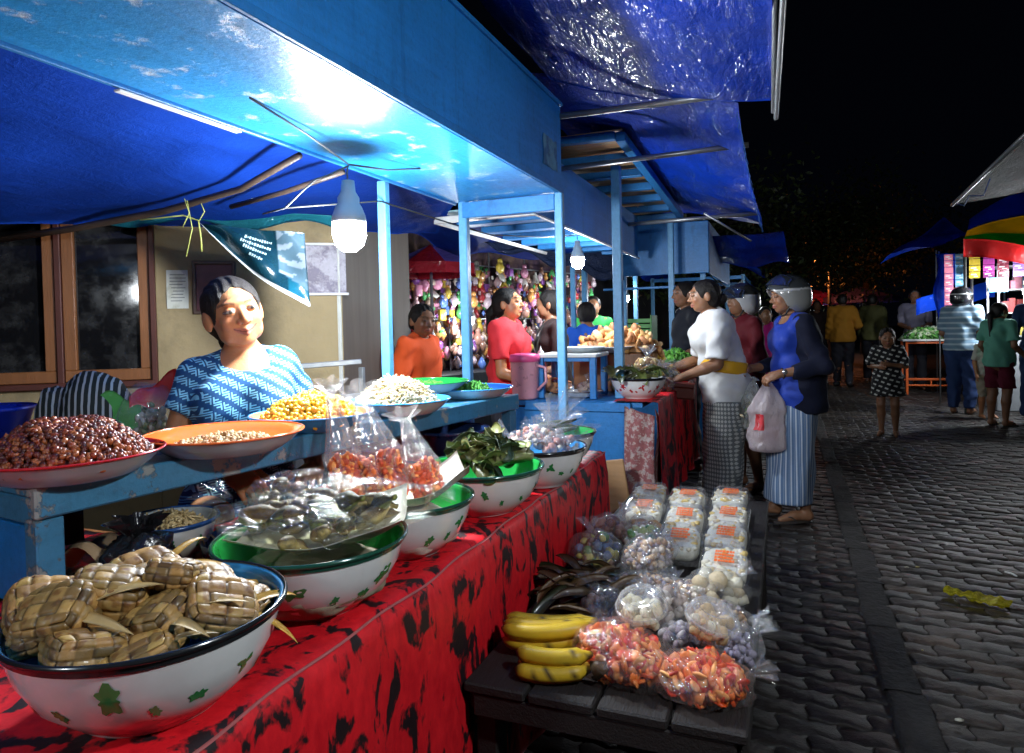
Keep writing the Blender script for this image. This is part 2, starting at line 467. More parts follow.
DEF = dict(hip=(0, 0, .52), waist=(0, 0, .62), chest=(0, .0, .735), neck=(0, -.008, .83),
           shL=(-.096, -.005, .800), shR=(.096, -.005, .800), elL=(-.125, -.02, .635), elR=(.125, -.02, .635),
           wrL=(-.14, .05, .49), wrR=(.14, .05, .49), hpL=(-.05, 0, .5), hpR=(.05, 0, .5),
           knL=(-.055, .01, .28), knR=(.055, .01, .28), anL=(-.055, -.015, .045), anR=(.055, -.015, .045),
           toeL=(-.07, .075, .018), toeR=(.07, .075, .018), headrot=(0, 0, 0), curl=.5, hd=None)
def person(name, label, loc, facing, H, pose=None, skin=(.36, .19, .11), hair=None, garments=(), female=True, h=.012,
           fineface=0, finehand=0, group=None, child=False, build=.90, feet='bare', smile=0, group_=None, hands=True, hsc=1.):
    J = dict(DEF); J.update(pose or {})
    g = lambda k: np.array(J[k], float)*H
    rz = math.atan2(-facing[0], facing[1])
    root = thing(name, label, 'person', loc, rz, group)
    hs = H/1.6*(1.22 if child else 1.0)*hsc          # head scale
    Rh = rotm(J['headrot'][0], J['headrot'][1], 0); Rh = rotm(0, 0, J['headrot'][2])@Rh
    neck = g('neck'); hc = neck+np.array((0, .012, 0))*H+Rh@np.array((0, .012, .105))*hs*1.15
    T = lambda p: hc+Rh@(np.array(p, float)*hs)
    HB = Rh
    w = build
    P = []
    # torso
    sh = (g('shL')+g('shR'))/2
    P += [el(g('chest')+np.array((0, 0, .0))*H, (.098*H*w, .066*H*w, .10*H), None, .04), rc(g('shL')+(0.012*H, 0, 0), g('shR')-(0.012*H, 0, 0), .031*H, .031*H, .05),
          rc(g('waist'), g('chest'), .068*H*w, .074*H*w, .05), el(g('hip'), (.095*H*w, .068*H*w, .075*H), None, .05), rc(g('waist'), g('hip'), .068*H*w, .08*H*w, .05),
          rc(g('waist')+np.array((-.03, 0, 0))*H, g('hip')+np.array((-.03, 0, 0))*H, .055*H*w, .065*H*w, .05), rc(g('waist')+np.array((.03, 0, 0))*H, g('hip')+np.array((.03, 0, 0))*H, .055*H*w, .065*H*w, .05)]
    if female and not child:
        for s in (-1, 1): P.append(el(g('chest')+np.array((s*.045, .052*w, -.005))*H, (.042*H*w, .036*H*w, .044*H), None, .03))
    torso = list(P)
    P += [rc(neck-np.array((0, 0, .015))*H, T((0, -.014, -.075)), .031*H, .028*hs*1.5, .02), rc(neck-np.array((0, 0, .01))*H, sh, .034*H, .036*H, .04)]
    arms = {}; legs = {}
    for s, S in ((-1, 'L'), (1, 'R')):
        sp, e, wv = g('sh'+S), g('el'+S), g('wr'+S)
        a = [rc(sp, e, .0315*H*w, .0235*H*w, .02), rc(e, e+(wv-e)*.35, .0245*H*w, .0235*H*w, .012), rc(e+(wv-e)*.35, wv, .0235*H*w, .0155*H, .012)]
        arms[S] = a; P += a
        hp, k, an, to = g('hp'+S), g('kn'+S), g('an'+S), g('toe'+S)
        l = [rc(hp, k, .056*H*w, .034*H, .03), rc(k, k+(an-k)*.35+np.array((0, -.008*H, 0)), .034*H, .034*H, .015), rc(k+(an-k)*.35+np.array((0, -.008*H, 0)), an, .033*H, .0195*H, .015)]
        f = [rc(an-np.array((0, .008, .018))*H, (an+to)/2-np.array((0, 0, .004))*H, .023*H, .0185*H, .012), rc((an+to)/2-np.array((0, 0, .004))*H, to-np.array((0, 0, .004))*H, .019*H, .0125*H, .012)]
        legs[S] = l; P += l+f
        if hands:
            hd = (J['hd'] or {}).get(S)
            if hd is None:
                d = wv-e; d = d/np.linalg.norm(d); nn = np.array((-s, .2, 0))
                P += hand_prims(wv, d, nn, H, s, J['curl'])
            else: P += hand_prims(wv, hd[0], hd[1], H, s*hd[3] if len(hd) > 3 else s, hd[2])
    # head
    hp_ = lambda c, r, k=.012, sub=False, rr=None: el(T(c), np.array(r)*hs, HB if rr is None else HB@rr, k, None, sub)
    head = [hp_((0, -.012, .018), (.074, .092, .084), .02), hp_((0, .028, -.022), (.060, .058, .070), .02), hp_((0, .05, -.074), (.025, .022, .020), .02),
            hp_((-.04, .025, -.05), (.02, .035, .03), .02), hp_((.04, .025, -.05), (.02, .035, .03), .02),
            hp_((-.036, .062, -.02), (.022, .018, .02), .014), hp_((.036, .062, -.02), (.022, .018, .02), .014),
            hp_((0, .076, .036), (.045, .012, .012), .014)]
    for s in (-1, 1):
        head.append(hp_((s*.03, .094, .012), (.017, .014, .011), .008, True))
        head.append(hp_((s*.031, .077, .012), (.0145, .0125, .0105), .004))
        head.append(hp_((s*.077, -.008, -.006), (.009, .019, .031), .006, False, rotm(0, 0, s*.35)))
    head += [rc(T((0, .080, .014)), T((0, .1, -.018)), .0075*hs, .0115*hs, .008), hp_((-.012, .089, -.022), (.009, .01, .0075), .005), hp_((.012, .089, -.022), (.009, .01, .0075), .005)]
    sm = smile
    head += [rc(T((-.023-.004*sm, .072-.003*sm, -.047+.007*sm)), T((0, .0865, -.046)), .0038*hs, .0062*hs, .005), rc(T((.023+.004*sm, .072-.003*sm, -.047+.007*sm)), T((0, .0865, -.046)), .0038*hs, .0062*hs, .005),
             rc(T((-.017, .074, -.057+.006*sm)), T((0, .0845, -.0575)), .0048*hs, .0068*hs, .005), rc(T((.017, .074, -.057+.006*sm)), T((0, .0845, -.0575)), .0048*hs, .0068*hs, .005)]
    P += head
    fine = []
    if fineface: fine.append((hc-.11*hs, hc+.125*hs, fineface))
    if finehand:
        for S in finehand[1]:
            wv = g('wr'+S); hd = (J['hd'] or {}).get(S); d = (wv-g('el'+S)) if hd is None else np.array(hd[0], float); d = d/np.linalg.norm(d)
            c = wv+d*.08*H/1.6; fine.append((c-.085, c+.085, finehand[0]))
    V, F = sdf_mesh(P, h, fine)
    V = relax(V, F, 1, .35)
    # colour by place on the body
    L = (V-hc)@HB/hs
    sk = np.array(skin); C = np.tile(sk, (len(V), 1))
    nearh = (np.abs(L) < .13).all(1)
    def paint(mask, c, a=1.):
        nonlocal C
        m = (mask*a)[:, None]; C = C*(1-m)+np.array(c)*m
    X, Y, Z = L[:, 0], L[:, 1], L[:, 2]; front = nearh & (Y > .045)
    if fineface or h <= .009:
        for s in (-1, 1):
            ch = np.exp(-(((X-s*.042)/.02)**2+((Z+.022)/.018)**2))*front; paint(ch, sk*np.array((1.12, .82, .75)), .5)
        mo = np.abs(X)/(.027+.004*sm); lipc = -.0515+.0085*sm*mo**2
        lip = front & (mo < 1) & (np.abs(Z-lipc) < .0095*np.sqrt(np.clip(1-mo**2, 0, 1))); paint(lip.astype(float), (.42, .13, .10), .85)
        ml = front & (mo < 1) & (np.abs(Z-lipc) < .0018); paint(ml.astype(float), (.10, .03, .025), .8)
        for s in (-1, 1):
            ex = (X-s*.031)/.0165; ez = (Z-.0115)
            op = .0048*np.clip(1-ex**2, 0, 1)
            paint((front & (np.abs(ex) < 1) & (np.abs(ez) < op+.0022)).astype(float), (.05, .025, .02), .75 if fineface and fineface < .004 else .5)
            if fineface and fineface < .004: paint((front & (np.abs(ex) < .95) & (np.abs(ez) < op*.8)).astype(float), (.30, .26, .24))
            paint((front & (((X-s*.031)**2+(ez-.0005)**2) < .0058**2) & (np.abs(ez) < op+.0012)).astype(float), (.012, .008, .006))
            bx = (X-s*.034)/.021; bz = Z-(.036-.006*bx*bx*1.0)
            paint((front & (np.abs(bx) < 1) & (np.abs(bz) < .0034)).astype(float), (.04, .025, .02), .7)
            paint((front & (((X-s*.0085)**2+(Z+.028)**2) < .0035**2)).astype(float), (.10, .03, .02), .8)
    body = mesh_np('body', V, F, [MATS['skin']], root, C)
    # hair
    hm = MATS['hair'] if fineface else MATS['hairbg']
    if hair:
        hp2 = [hp_((0, -.016, .024), (.082, .098, .090), .02)]
        style = hair.get('style', 'short')
        if style != 'short' or True: hp2 += [hp_((0, -.05, -.02), (.072, .055, .07), .02)]
        if style == 'bun': hp2 += [hp_((0, -.115, -.03+hair.get('dz', 0)), (.038, .034, .036), .008)]
        if style == 'tail':
            a0 = T((0, -.10, .0)); tl = hair.get('len', .16)
            a1 = a0+Rh@np.array((0, -.035, -.05))*hs; a2 = a0+np.array((0, -.05, -.03))*hs+np.array((0, 0, -tl))*hs
            hp2 += [rc(a0, a1, .026*hs, .034*hs, .01), rc(a1, a2, .034*hs, .012*hs, .012)]
        if style == 'long':
            hp2 += [rc(T((0, -.05, .0)), T((0, -.055, -.17)), .07*hs, .055*hs, .02), rc(T((-.05, -.02, -.02)), T((-.055, -.02, -.15)), .03*hs, .022*hs, .02), rc(T((.05, -.02, -.02)), T((.055, -.02, -.15)), .03*hs, .022*hs, .02)]
        hp2 += [hp_((0, .078, -.022), (.068, .078, .094), .010, True), hp_((0, .102, .034), (.060, .060, .058), .01, True)]
        if style == 'short': hp2 += [hp_((0, -.03, -.115), (.11, .11, .055), .012, True)]
        else: hp2 += [hp_((-.088, .01, -.02), (.022, .035, .045), .008, True), hp_((.088, .01, -.02), (.022, .035, .045), .008, True)]
        def hdisp(G):
            q = (G-hc.astype(np.float32))@HB.astype(np.float32)
            return .0020*np.sin(q[..., 0]*230+np.sin(q[..., 1]*60)*2+np.sin(q[..., 2]*35)*1.5)+.006*np.exp(-(q[..., 0]/.006)**2)*(q[..., 1] > -.02)
        hv, hf = sdf_mesh(hp2, max(.0035, h*.55), None, (), hdisp if fineface else None)
        mesh_np('hair', relax(hv, hf, 1, .3), hf, [hm], root)
    # clothes
    for q in garments:
        Q = []; th = q.get('t', .008)*H/1.6; cuts = []
        kind = q['kind']
        def grow(p, e):
            p = dict(p)
            if p['t'] == 'c': p['ra'] = p['ra']+e; p['rb'] = p['rb']+e
            else: p['r'] = p['r']+e
            return p
        if kind in ('top', 'dress'):
            Q += [grow(p, th+.004) for p in torso]
            Q.append(rc(neck-np.array((0, 0, .025))*H, sh, .036*H, .038*H, .05))
            sl = q.get('sleeve', .5)
            for s, S in ((-1, 'L'), (1, 'R')):
                sp, e, wv = g('sh'+S), g('el'+S), g('wr'+S)
                if sl <= 1:
                    end = sp+(e-sp)*sl; ax_ = (e-sp)/np.linalg.norm(e-sp)
                    Q.append(rc(sp, e, .0315*H*w+th+.004, .0255*H*w+th+q.get('flare', .008), .02, [(end, ax_)]))
                elif sl > 1:
                    end = e+(wv-e)*(sl-1); ax_ = (wv-e)/np.linalg.norm(wv-e)
                    Q.append(rc(sp, e, .0315*H*w+th+.003, .025*H*w+th+.003, .02))
                    Q.append(rc(e, wv, .025*H*w+th+.003, .0165*H+th, .012, [(end, ax_)]))
            hem = q.get('hem', .5)*H
            if kind == 'dress':
                a = g('hip'); b2 = np.array((a[0], a[1], hem-.02)); fl = q.get('skirt', 1.2)
                Q.append(rc(a, b2, .09*H*w+th, .09*H*w*fl+th, .04))
                for S in 'LR': Q.append(rc(g('hp'+S), g('hp'+S)*np.array((1, 1, 0))+np.array((0, 0, hem-.02)), .062*H+th, .062*H*fl+th, .05))
            else:
                Q.append(rc(g('waist'), g('hip')-np.array((0, 0, .04))*H, .078*H*w+th, .092*H*w+th, .05))
            cuts = [((0, 0, hem), (0, 0, -1))]
            nk = q.get('neck', .05)*H
            Q.append(el(neck+np.array((0, q.get('nf', .028), .035))*H, (nk, nk*1.0, nk*q.get('vn', 1.)), None, .006, None, True))
        elif kind in ('skirt', 'sarong'):
            top = q.get('top', .62)*H; hem = q.get('hem', .06)*H; fl = q.get('w', .085)*H; fl2 = q.get('w2', .075)*H
            a = g('hip'); ka = (g('anL')+g('anR'))/2; b2 = np.array((ka[0], ka[1]+.01*H, hem-.03))
            for s in (-1, 0, 1):
                o = np.array((s*.035*H, 0, 0)); Q.append(rc(a+o, b2+o*.9, fl*.82, fl2*.85, .05))
            Q.append(el(a, (.1*H*w+th, .075*H*w+th, .09*H), None, .04)); Q.append(rc(a, g('waist'), .08*H*w+th, .078*H*w+th, .04))
            cuts = [((0, 0, hem), (0, 0, -1)), ((0, 0, top), (0, 0, 1))]
        elif kind in ('pants', 'shorts'):
            hem = q.get('hem', .05)*H; lw = q.get('lw', .012)
            Q += [el(g('hip'), (.1*H*w+th, .073*H*w+th, .075*H), None, .03), rc(g('waist'), g('hip'), .072*H*w+th, .085*H*w+th, .04)]
            for S in 'LR':
                hp, k, an = g('hp'+S), g('kn'+S), g('an'+S)
                Q += [rc(hp, k, .06*H*w+th, .038*H+th+lw*.4, .02), rc(k, an, .038*H+th+lw*.4, .026*H+th+lw, .012)]
            cuts = [((0, 0, hem), (0, 0, -1)), ((0, 0, q.get('top', .6)*H), (0, 0, 1))]
        elif kind == 'band':
            c = g('waist')*(1-q.get('at', .5))+g('hip')*q.get('at', .5); hh = q.get('hh', .03)*H
            Q += [rc(c+(0, 0, .05*H), c-(0, 0, .05*H), .082*H*w+th, .09*H*w+th, .04), rc(c+(-.03*H, 0, 0), c+(.03*H, 0, 0), .075*H*w+th, .075*H*w+th, .04)]
            cuts = [(c+np.array((0, 0, hh)), (0, q.get('tilt', 0), 1)), (c-np.array((0, 0, hh)), (0, -q.get('tilt', 0), -1))]
        elif kind == 'custom': Q = q['prims'](J, g, T, HB, hs); cuts = q.get('cuts', [])
        amp = q.get('fold', .006)*1.35
        sd = rnd.random()*10; fz = q.get('fz', 1.)
        def disp(G, amp=amp, sd=sd, fz=fz):
            x, y, z = G[..., 0]/H*1.6, G[..., 1]/H*1.6, G[..., 2]/H*1.6
            return amp*(np.sin(x*38+sd+np.sin(z*9*fz+sd)*2)*np.sin(y*30+z*14*fz+sd)+.7*np.abs(np.sin(x*14+z*17*fz+y*11+sd*3))**.5*np.sin(z*8*fz+sd)+.6*np.sin(z*55*fz+x*30-y*20+sd*2)*np.sin(x*17+sd))
        qh = q.get('h', h*.9)
        gv, gf = sdf_mesh(Q, qh, None, cuts, disp if amp else None)
        if len(gv): mesh_np(q['name'], relax(gv, gf, 1, .4), gf, [q['mat']], root)
    if feet in ('sandal', 'shoe'):
        for S in 'LR':
            an, to = g('an'+S), g('toe'+S); d = to-an; d[2] = 0; L_ = np.linalg.norm(d); d /= L_
            c = (an+to)/2+d*.008; c[2] = .008; B = basis((0, 0, 1), (-d[1], d[0], 0)); x = np.cross(d, (0, 0, 1))
            sb = MB()
            if feet == 'sandal':
                out = []
                for k in range(20):
                    a = 2*math.pi*k/20; rr = .036*H/1.6*(1+.18*math.sin(a)); out.append(c+x*math.cos(a)*rr+d*math.sin(a)*(L_/2+.04*H/1.6))
                V0 = np.array(out); V1 = V0.copy(); V0[:, 2] = .002; V1[:, 2] = .016
                V_ = np.vstack([V0, V1]); n = 20
                sb.add(V_, [tuple(range(n))[::-1], tuple(range(n, 2*n))]+[(i, (i+1) % n, (i+1) % n+n, i+n) for i in range(n)])
                for s2 in (-1, 1):
                    sb.tube([c+x*s2*.034*H/1.6+d*-.01+np.array((0, 0, .012)), c+x*s2*.026*H/1.6+d*.02+np.array((0, 0, .036*H/1.6)), c+d*.07*H/1.6+np.array((0, 0, .03*H/1.6))], .0045, 6)
                sb.build('sandal', [MATS['sandal']], root, False)
            else:
                v, f = sdf_mesh([rc(an-np.array((0, 0, .022))*H, c+np.array((0, 0, .03)), .033*H, .028*H, .02), rc(c+np.array((0, 0, .03)), to+d*.02, .028*H, .02*H, .02)], .012, None, [((0, 0, .002), (0, 0, -1))])
                mesh_np('shoe', v, f, [MATS['shoe']], root)
    return root, dict(g=g, T=T, HB=HB, hs=hs, J=J, P=P)
mat('sandal', (.05, .04, .035), .6); mat('shoe', (.03, .03, .035), .5)
# ------------------------------------------------------------------ shared materials of the place
BLUE = blue_paint('blue_paint', (.02, .19, .50), .66)
BLUEB = blue_paint('soffit_paint', (.015, .27, .66), .56, (.62, .70, .76), .3, (1, 1, 1), .14)
BLUED = blue_paint('fascia_paint', (.012, .20, .55), .70, (.03, .07, .12), .5)
SHELFP = blue_paint('shelf_paint', (.05, .22, .38), .55, (.30, .33, .32), .35, (1, 1, 1))
POSTP = blue_paint('post_paint', (.09, .30, .55), .63, (.32, .38, .42), .4, (1, 1, .3))
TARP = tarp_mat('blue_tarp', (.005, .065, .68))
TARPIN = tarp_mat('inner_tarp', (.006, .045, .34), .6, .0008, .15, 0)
wood = mat('pale_wood', (.42, .24, .11), .6, var=.35, vs=6, bump=.001, bs=60, stretch=(1, 6, 6))
woodd = mat('window_wood', (.20, .075, .025), .4, var=.35, vs=10, bump=.001, bs=50, stretch=(6, 6, .6))
redframe = mat('frame_red_brown', (.07, .018, .012), .5)
steel = mat('galvanised_pipe', (.35, .36, .37), .35, .7, var=.3, vs=20)
white_pl = mat('white_plastic', (.75, .75, .73), .35)
dark = mat('dark_plastic', (.02, .02, .022), .4)
concrete = mat('kerb_concrete', (.022, .019, .017), .75, var=.8, vs=14, bump=.012, bs=45)

# ------------------------------------------------------------------ ground
def ground():
    m = mat('packed_ground', (.02, .018, .016), .8, var=.4, vs=3, bump=.004, bs=30)
    b = MB(); b.add([(-60, -30, -.014), (60, -30, -.014), (60, 120, -.014), (-60, 120, -.014)], [(0, 1, 2, 3)])
    tag(b.build('ground', m), None, kind='structure')
    m, t, s = base('paver'); a = t.new('ShaderNodeAttribute', attribute_name='Col'); co = t.coord('Object')
    n = t.noise(26, 7, .7, co); g = t.noise(1.3, 5, .6, co)
    c = t.mixc(t.ramp(n, .3, .75), (.42, .42, .42), (1.5, 1.5, 1.5))
    mm = t.new('ShaderNodeMix', data_type='RGBA', blend_type='MULTIPLY'); mm.inputs[0].default_value = 1
    t.link(a.outputs[0], mm.inputs[6]); t.link(c, mm.inputs[7])
    dirt = t.mixc(t.math('MULTIPLY', t.ramp(g, .40, .62), .75), mm.outputs[2], (.016, .011, .009)); t.link(dirt, s.inputs['Base Color'])
    t.link(t.math('MULTIPLY_ADD', g, -.50, .70), s.inputs['Roughness']); s.inputs['Specular IOR Level'].default_value = .5
    bn = t.new('ShaderNodeBump'); bn.inputs['Distance'].default_value = .005; t.link(t.noise(60, 7, .72, co), bn.inputs['Height']); t.link(bn.outputs[0], s.inputs['Normal'])
    L, Wd, am = .175, .088, .007
    def unit():
        P = []; n = 8
        fx = lambda x: am*math.sin(2*math.pi*x/(L/2)); gy = lambda y: .007*math.sin(2*math.pi*y/Wd)
        for i in range(n): x = L*i/n; P.append((x, fx(x)))
        for i in range(4): y = Wd*i/4; P.append((L+gy(y), y))
        for i in range(n): x = L*(1-i/n); P.append((x, Wd+fx(x)))
        for i in range(4): y = Wd*(1-i/4); P.append((gy(y), y))
        return np.array(P)
    U = unit(); c0 = np.array((L/2, Wd/2)); n = len(U)
    def field(name, x0, x1, y0, y1, z, tone, jit, seed):
        r = np.random.RandomState(seed); b = MB(); faces = []; V = []; C = []
        j = 0; y = y0; k = 0
        while y < y1:
            x = x0-(L/2 if j % 2 else 0)
            xe = min(x1, 1.6+y*.62) if x1 > 3 else x1
            while x < xe:
                dz = r.normal(0, .0024)+.006*fb((x, y), .8, 3); tx, ty = r.normal(0, .02, 2)
                o = np.array((x, y)); ring = []
                for (sc_, dzz) in ((.975, -.016), (.965, -.003), (.90, .0)):
                    p = (U-c0)*np.array((1-(1-sc_)*.6, sc_))+c0+o
                    h = z+dz+dzz+(p[:, 0]-x-L/2)*tx+(p[:, 1]-y-Wd/2)*ty
                    V.append(np.column_stack([p, h])); ring.append(k); k += n
                V.append(np.array([[x+L/2, y+Wd/2, z+dz+.0035]])); ce = k; k += 1
                for a_, b_ in zip(ring[:-1], ring[1:]): faces += [(a_+i, a_+(i+1) % n, b_+(i+1) % n, b_+i) for i in range(n)]
                faces += [(ring[-1]+i, ring[-1]+(i+1) % n, ce) for i in range(n)]
                t_ = tone*(1+jit*r.normal()); t_ = max(t_, tone*.4)
                wm = r.uniform(0, 1); C.append(np.tile(np.array((t_*(1.05+.35*wm), t_*.95, t_*(.86-.2*wm))), (3*n+1, 1)))
                x += L
            y += Wd; j += 1
        b.add(np.vstack(V), faces, 0, np.vstack(C)); tag(b.build(name, m, None, True), None, kind='structure')
    field('road_paving', .41, 9, 1.5, 19, 0, .032, .42, 1)
    field('stall_paving', -3.1, .29, 1.2, 12, -.004, .010, .4, 2)
    b = MB(); r = random.Random(3); y = 0
    while y < 22:
        l = .5; cx = .35+r.uniform(-.008, .008)
        def fn(u, v, y=y, l=l, cx=cx):
            x = cx-.065+.13*u; e = min(u, 1-u)
            z = .006-.022*(1 if e < .02 else 0)+.006*fb((x*3, (y+l*v)*3), 3, 5)+.004*fb((x, y+l*v), 25, 2)
            return (x+.006*fb((x, y+l*v), 9, 8), y+l*v*.985, z)
        b.grid(fn, 10, 16); y += l
    tag(b.build('kerb', concrete, None, True), None, kind='structure')
    # night sky dome is the world; a dark earth bank beyond
ground()

# ------------------------------------------------------------------ house wall behind the vendor
WD = np.array((math.sin(R(52)), math.cos(R(52)), 0)); WN = np.array((WD[1], -WD[0], 0))  # WN points to the aisle
W0 = np.array((-2.955, 1.787, 0))
def wp(s, z, o=0): return W0+WD*s+np.array((0, 0, z))+WN*o
WR = np.stack([WD, -WN, np.array((0, 0, 1.))], 1)
def house():
    m = mat('plaster', (.26, .195, .10), .8, var=.3, vs=4, bump=.003, bs=25, col2=(.12, .09, .05), p=(.50, .72))
    root = thing('house_wall', 'cream plastered house wall behind the smiling vendor, with two brown casement windows', 'wall', tuple(wp(.6, 0)))
    off = np.array(wp(.6, 0))
    def wbox(b, s0, s1, z0, z1, o0, o1, mi=0, be=.003):
        b.box(wp((s0+s1)/2, (z0+z1)/2, (o0+o1)/2)-off, (s1-s0, abs(o1-o0), z1-z0), WR, be, mi)
    b = MB()
    wbox(b, -1.6, -.30, 0, 2.6, -.15, 0); wbox(b, -.30, .585, 0, 1.015, -.15, 0); wbox(b, -.30, .585, 2.0, 2.6, -.15, 0); wbox(b, .585, 1.36, 0, 2.6, -.15, 0)
    b.build('wall', m, root)
    b = MB()   # outer red-brown frame
    wbox(b, -.30, .585, 1.003, 1.028, -.09, .02); wbox(b, -.30, .585, 1.985, 2.01, -.09, .02); wbox(b, .565, .587, 1.02, 1.99, -.09, .018); wbox(b, -.30, -.28, 1.02, 1.99, -.09, .018); wbox(b, .212, .236, 1.02, 1.99, -.09, .012)
    b.build('window_frame', redframe, root)
    glass = mat('old_window_glass', (.012, .012, .012), .12, var=.5, vs=5, spec=.8, rv=.08)
    m2, t, s = base('dusty_glass'); co = t.coord('Object'); nz = t.noise(7, 8, .7, co)
    t.link(t.mixc(t.ramp(nz, .48, .85), (.006, .006, .007), (.06, .06, .06)), s.inputs['Base Color'])
    t.link(t.math('MULTIPLY_ADD', nz, .30, -.07), s.inputs['Roughness']); s.inputs['Specular IOR Level'].default_value = .7
    for (s0, s1, lab) in ((-.278, .211, 'left casement with a wide dusty dark pane'), (.237, .564, 'right casement with a narrow dark pane')):
        c = MB(); w = .044
        wbox(c, s0, s1, 1.03, 1.03+w*1.1, -.05, .002); wbox(c, s0, s1, 1.94, 1.984, -.05, .002)
        wbox(c, s0, s0+w, 1.03+w*1.1, 1.94, -.05, .001); wbox(c, s1-w, s1, 1.03+w*1.1, 1.94, -.05, .001)
        f = c.build('casement', woodd, root); f['label'] = lab
        g = MB(); wbox(g, s0+w, s1-w, 1.07, 1.945, -.03, -.024); g.build('pane', m2, f)
    # things on the wall
    paper = mat('old_paper', (.50, .50, .44), .8, var=.15, vs=20, col2=(.38, .37, .30), p=(.5, .6))
    b = MB(); s0 = .63
    b.grid(lambda u, v: wp(s0+.085*u, 1.33+.165*v, .004+.003*math.sin(v*5+u*2)), 6, 8, thick=.001)
    ink = mat('faded_ink', (.16, .16, .17), .8)
    r = random.Random(5)
    for k in range(9):
        z = 1.475-k*.014; x0 = s0+.008
        b.box(wp(x0+.03+r.uniform(0, .01), z, .0085), (.05+r.uniform(-.01, .015), .001, .0035), WR, .0003, 1)
    tag(b.build('notice_sheet', [paper, ink]), 'faded paper notice with rows of small print pinned beside the window', 'notice')
    fr = mat('poster_frame', (.06, .03, .02), .5); po = mat('poster_print', (.30, .28, .32), .6, var=.5, vs=18, col2=(.12, .10, .14), p=(.45, .55))
    t0 = thing('wall_poster', 'framed grey poster on the wall right of the vendor, under the tarp', 'poster', tuple(wp(1.26, 1.5)))
    b = MB(); b.box((0, 0, 0), (.24, .008, .22), WR, .002); b.build('print', po, t0)
    b = MB(); b.box(WN*.006+np.array((0, 0, -.113)), (.26, .016, .012), WR, .002); b.build('lower_rail', mat('pale_frame', (.45, .45, .45), .5), t0); b = MB(); b.box(WN*.006+np.array((0, 0, .113)), (.26, .016, .012), WR, .002); b.build('upper_rail', mat('pale_frame', (.45, .45, .45), .5), t0)
    t1 = thing('wall_picture', 'dark red framed picture on the wall directly behind the vendor head', 'picture', tuple(wp(.82, 1.42)))
    b = MB(); b.box((0, 0, 0), (.16, .008, .20), WR, .002); b.build('print', mat('dark_print', (.10, .02, .03), .5, var=.6, vs=25), t1)
    b = MB()
    for sx in (-1, 1): b.box(WD*.080*sx+WN*.006, (.014, .016, .23), WR, .002)
    for sz in (-1, 1): b.box(np.array((0, 0, .108*sz))+WN*.006, (.16, .0155, .014), WR, .002)
    b.build('frame', fr, t1)
house()
def pillar():
    p0, p1 = np.array((-1.905, 2.63, 0)), np.array((-2.19, 3.76, 0)); 
    m = mat('brown_board', (.085, .065, .05), .7, var=.3, vs=3, bump=.001, bs=40, stretch=(3, 3, .3))
    t = thing('partition_wall', 'dark brown board partition between the cream wall and the toy stall', 'wall', (-1.9, 2.63, 0))
    b = MB(); d = p1-p0; n = np.array((d[1], -d[0], 0)); n /= np.linalg.norm(n)
    q = (p0+p1)/2-n*.08+np.array((0, 0, 1.2)); b.box(q-np.array((-1.9, 2.63, 0)), (np.linalg.norm(d), .16, 2.4), np.stack([d/np.linalg.norm(d), -n, np.array((0, 0, 1.))], 1), .003)
    b.build('board', m, t)
    b = MB(); b.box(p0-np.array((-1.9, 2.63, 0))+n*.008+np.array((0, -.012, 1.2)), (.02, .02, 2.4), None, .002); b.build('trim', mat('pale_trim', (.5, .5, .46), .6), t)
pillar()

# ------------------------------------------------------------------ stall 1: light-blue frame with the box fascia
def stall1():
    o = np.array((-1.1, 1.4, 0))
    t = thing('market_stall', 'nearest sky-blue market stall with a deep box fascia and thin blue posts over the vendor', 'stall', tuple(o), group='blue market stalls')
    def S(name, b, m, par=t): return b.build(name, m, par)
    y0, y1 = -1.6, 2.8; xf, xi = -.875, -1.375; zb, zt = 1.785, 2.15
    b = MB(); b.box(np.array(((xf-.006), (y0+y1)/2, (zb+zt)/2))-o, (.012, y1-y0, zt-zb), None, .003); 
    b.box(np.array(((xf+xi)/2-.006, y1-.006, (zb+zt)/2))-o, (xf-xi-.014, .012, zt-zb-.03), None, .002)
    b.box(np.array((xf-.005, (y0+y1)/2, zt+.008))-o, (.03, y1-y0+.01, .016), None, .003)
    S('fascia', b, BLUED)
    b = MB(); b.box(np.array(((xf+xi)/2-.006, (y0+y1)/2, zb+.004))-o, (xf-xi-.014, y1-y0-.004, .008), None, .001); S('soffit', b, BLUEB)
    b = MB(); b.box(np.array((xf+.004, (y0+y1)/2, zb+.006))-o, (.008, y1-y0, .022), None, .002); b.box(np.array((xi-.006, (y0+y1)/2, zb+.02))-o, (.014, y1-y0, .06), None, .002); S('edge_trim', b, BLUE)
    b = MB(); pts = []
    b.box(np.array((-1.386, 1.295, zb-.014))-o, (.020, .37, .005), None, .001); S('white_strip', b, white_pl)
    for (x, y, z0, z1, w) in ((-.885, 2.79, 0, zb, .036), (-1.335, 2.79, 0, zb, .04), (-1.415, 2.25, 0, zb, .036)):
        b = MB(); b.box(np.array((x, y, (z0+z1)/2))-o, (w, w, z1-z0), None, .004); S('post', b, POSTP)
    b = MB()
    b.bar(np.array((-1.335, 2.79, 1.745))-o, np.array((-.90, 2.79, 1.745))-o, .045, .07); S('cross_beam', b, BLUE)
    # paper sticker on the fascia end, torn
    b = MB(); b.grid(lambda u, v: np.array((xf+.0035+.001*math.sin(9*u), 2.56+.17*u+.01*fb((u*4, v*4), 1, 2), 1.86+.12*v+.012*fb((u*5, v*3), 1, 6)))-o, 8, 6, thick=.0008)
    S('torn_sticker', b, mat('torn_paper', (.10, .25, .36), .8, var=.5, vs=25, col2=(.04, .12, .25), p=(.45, .55)))
stall1()

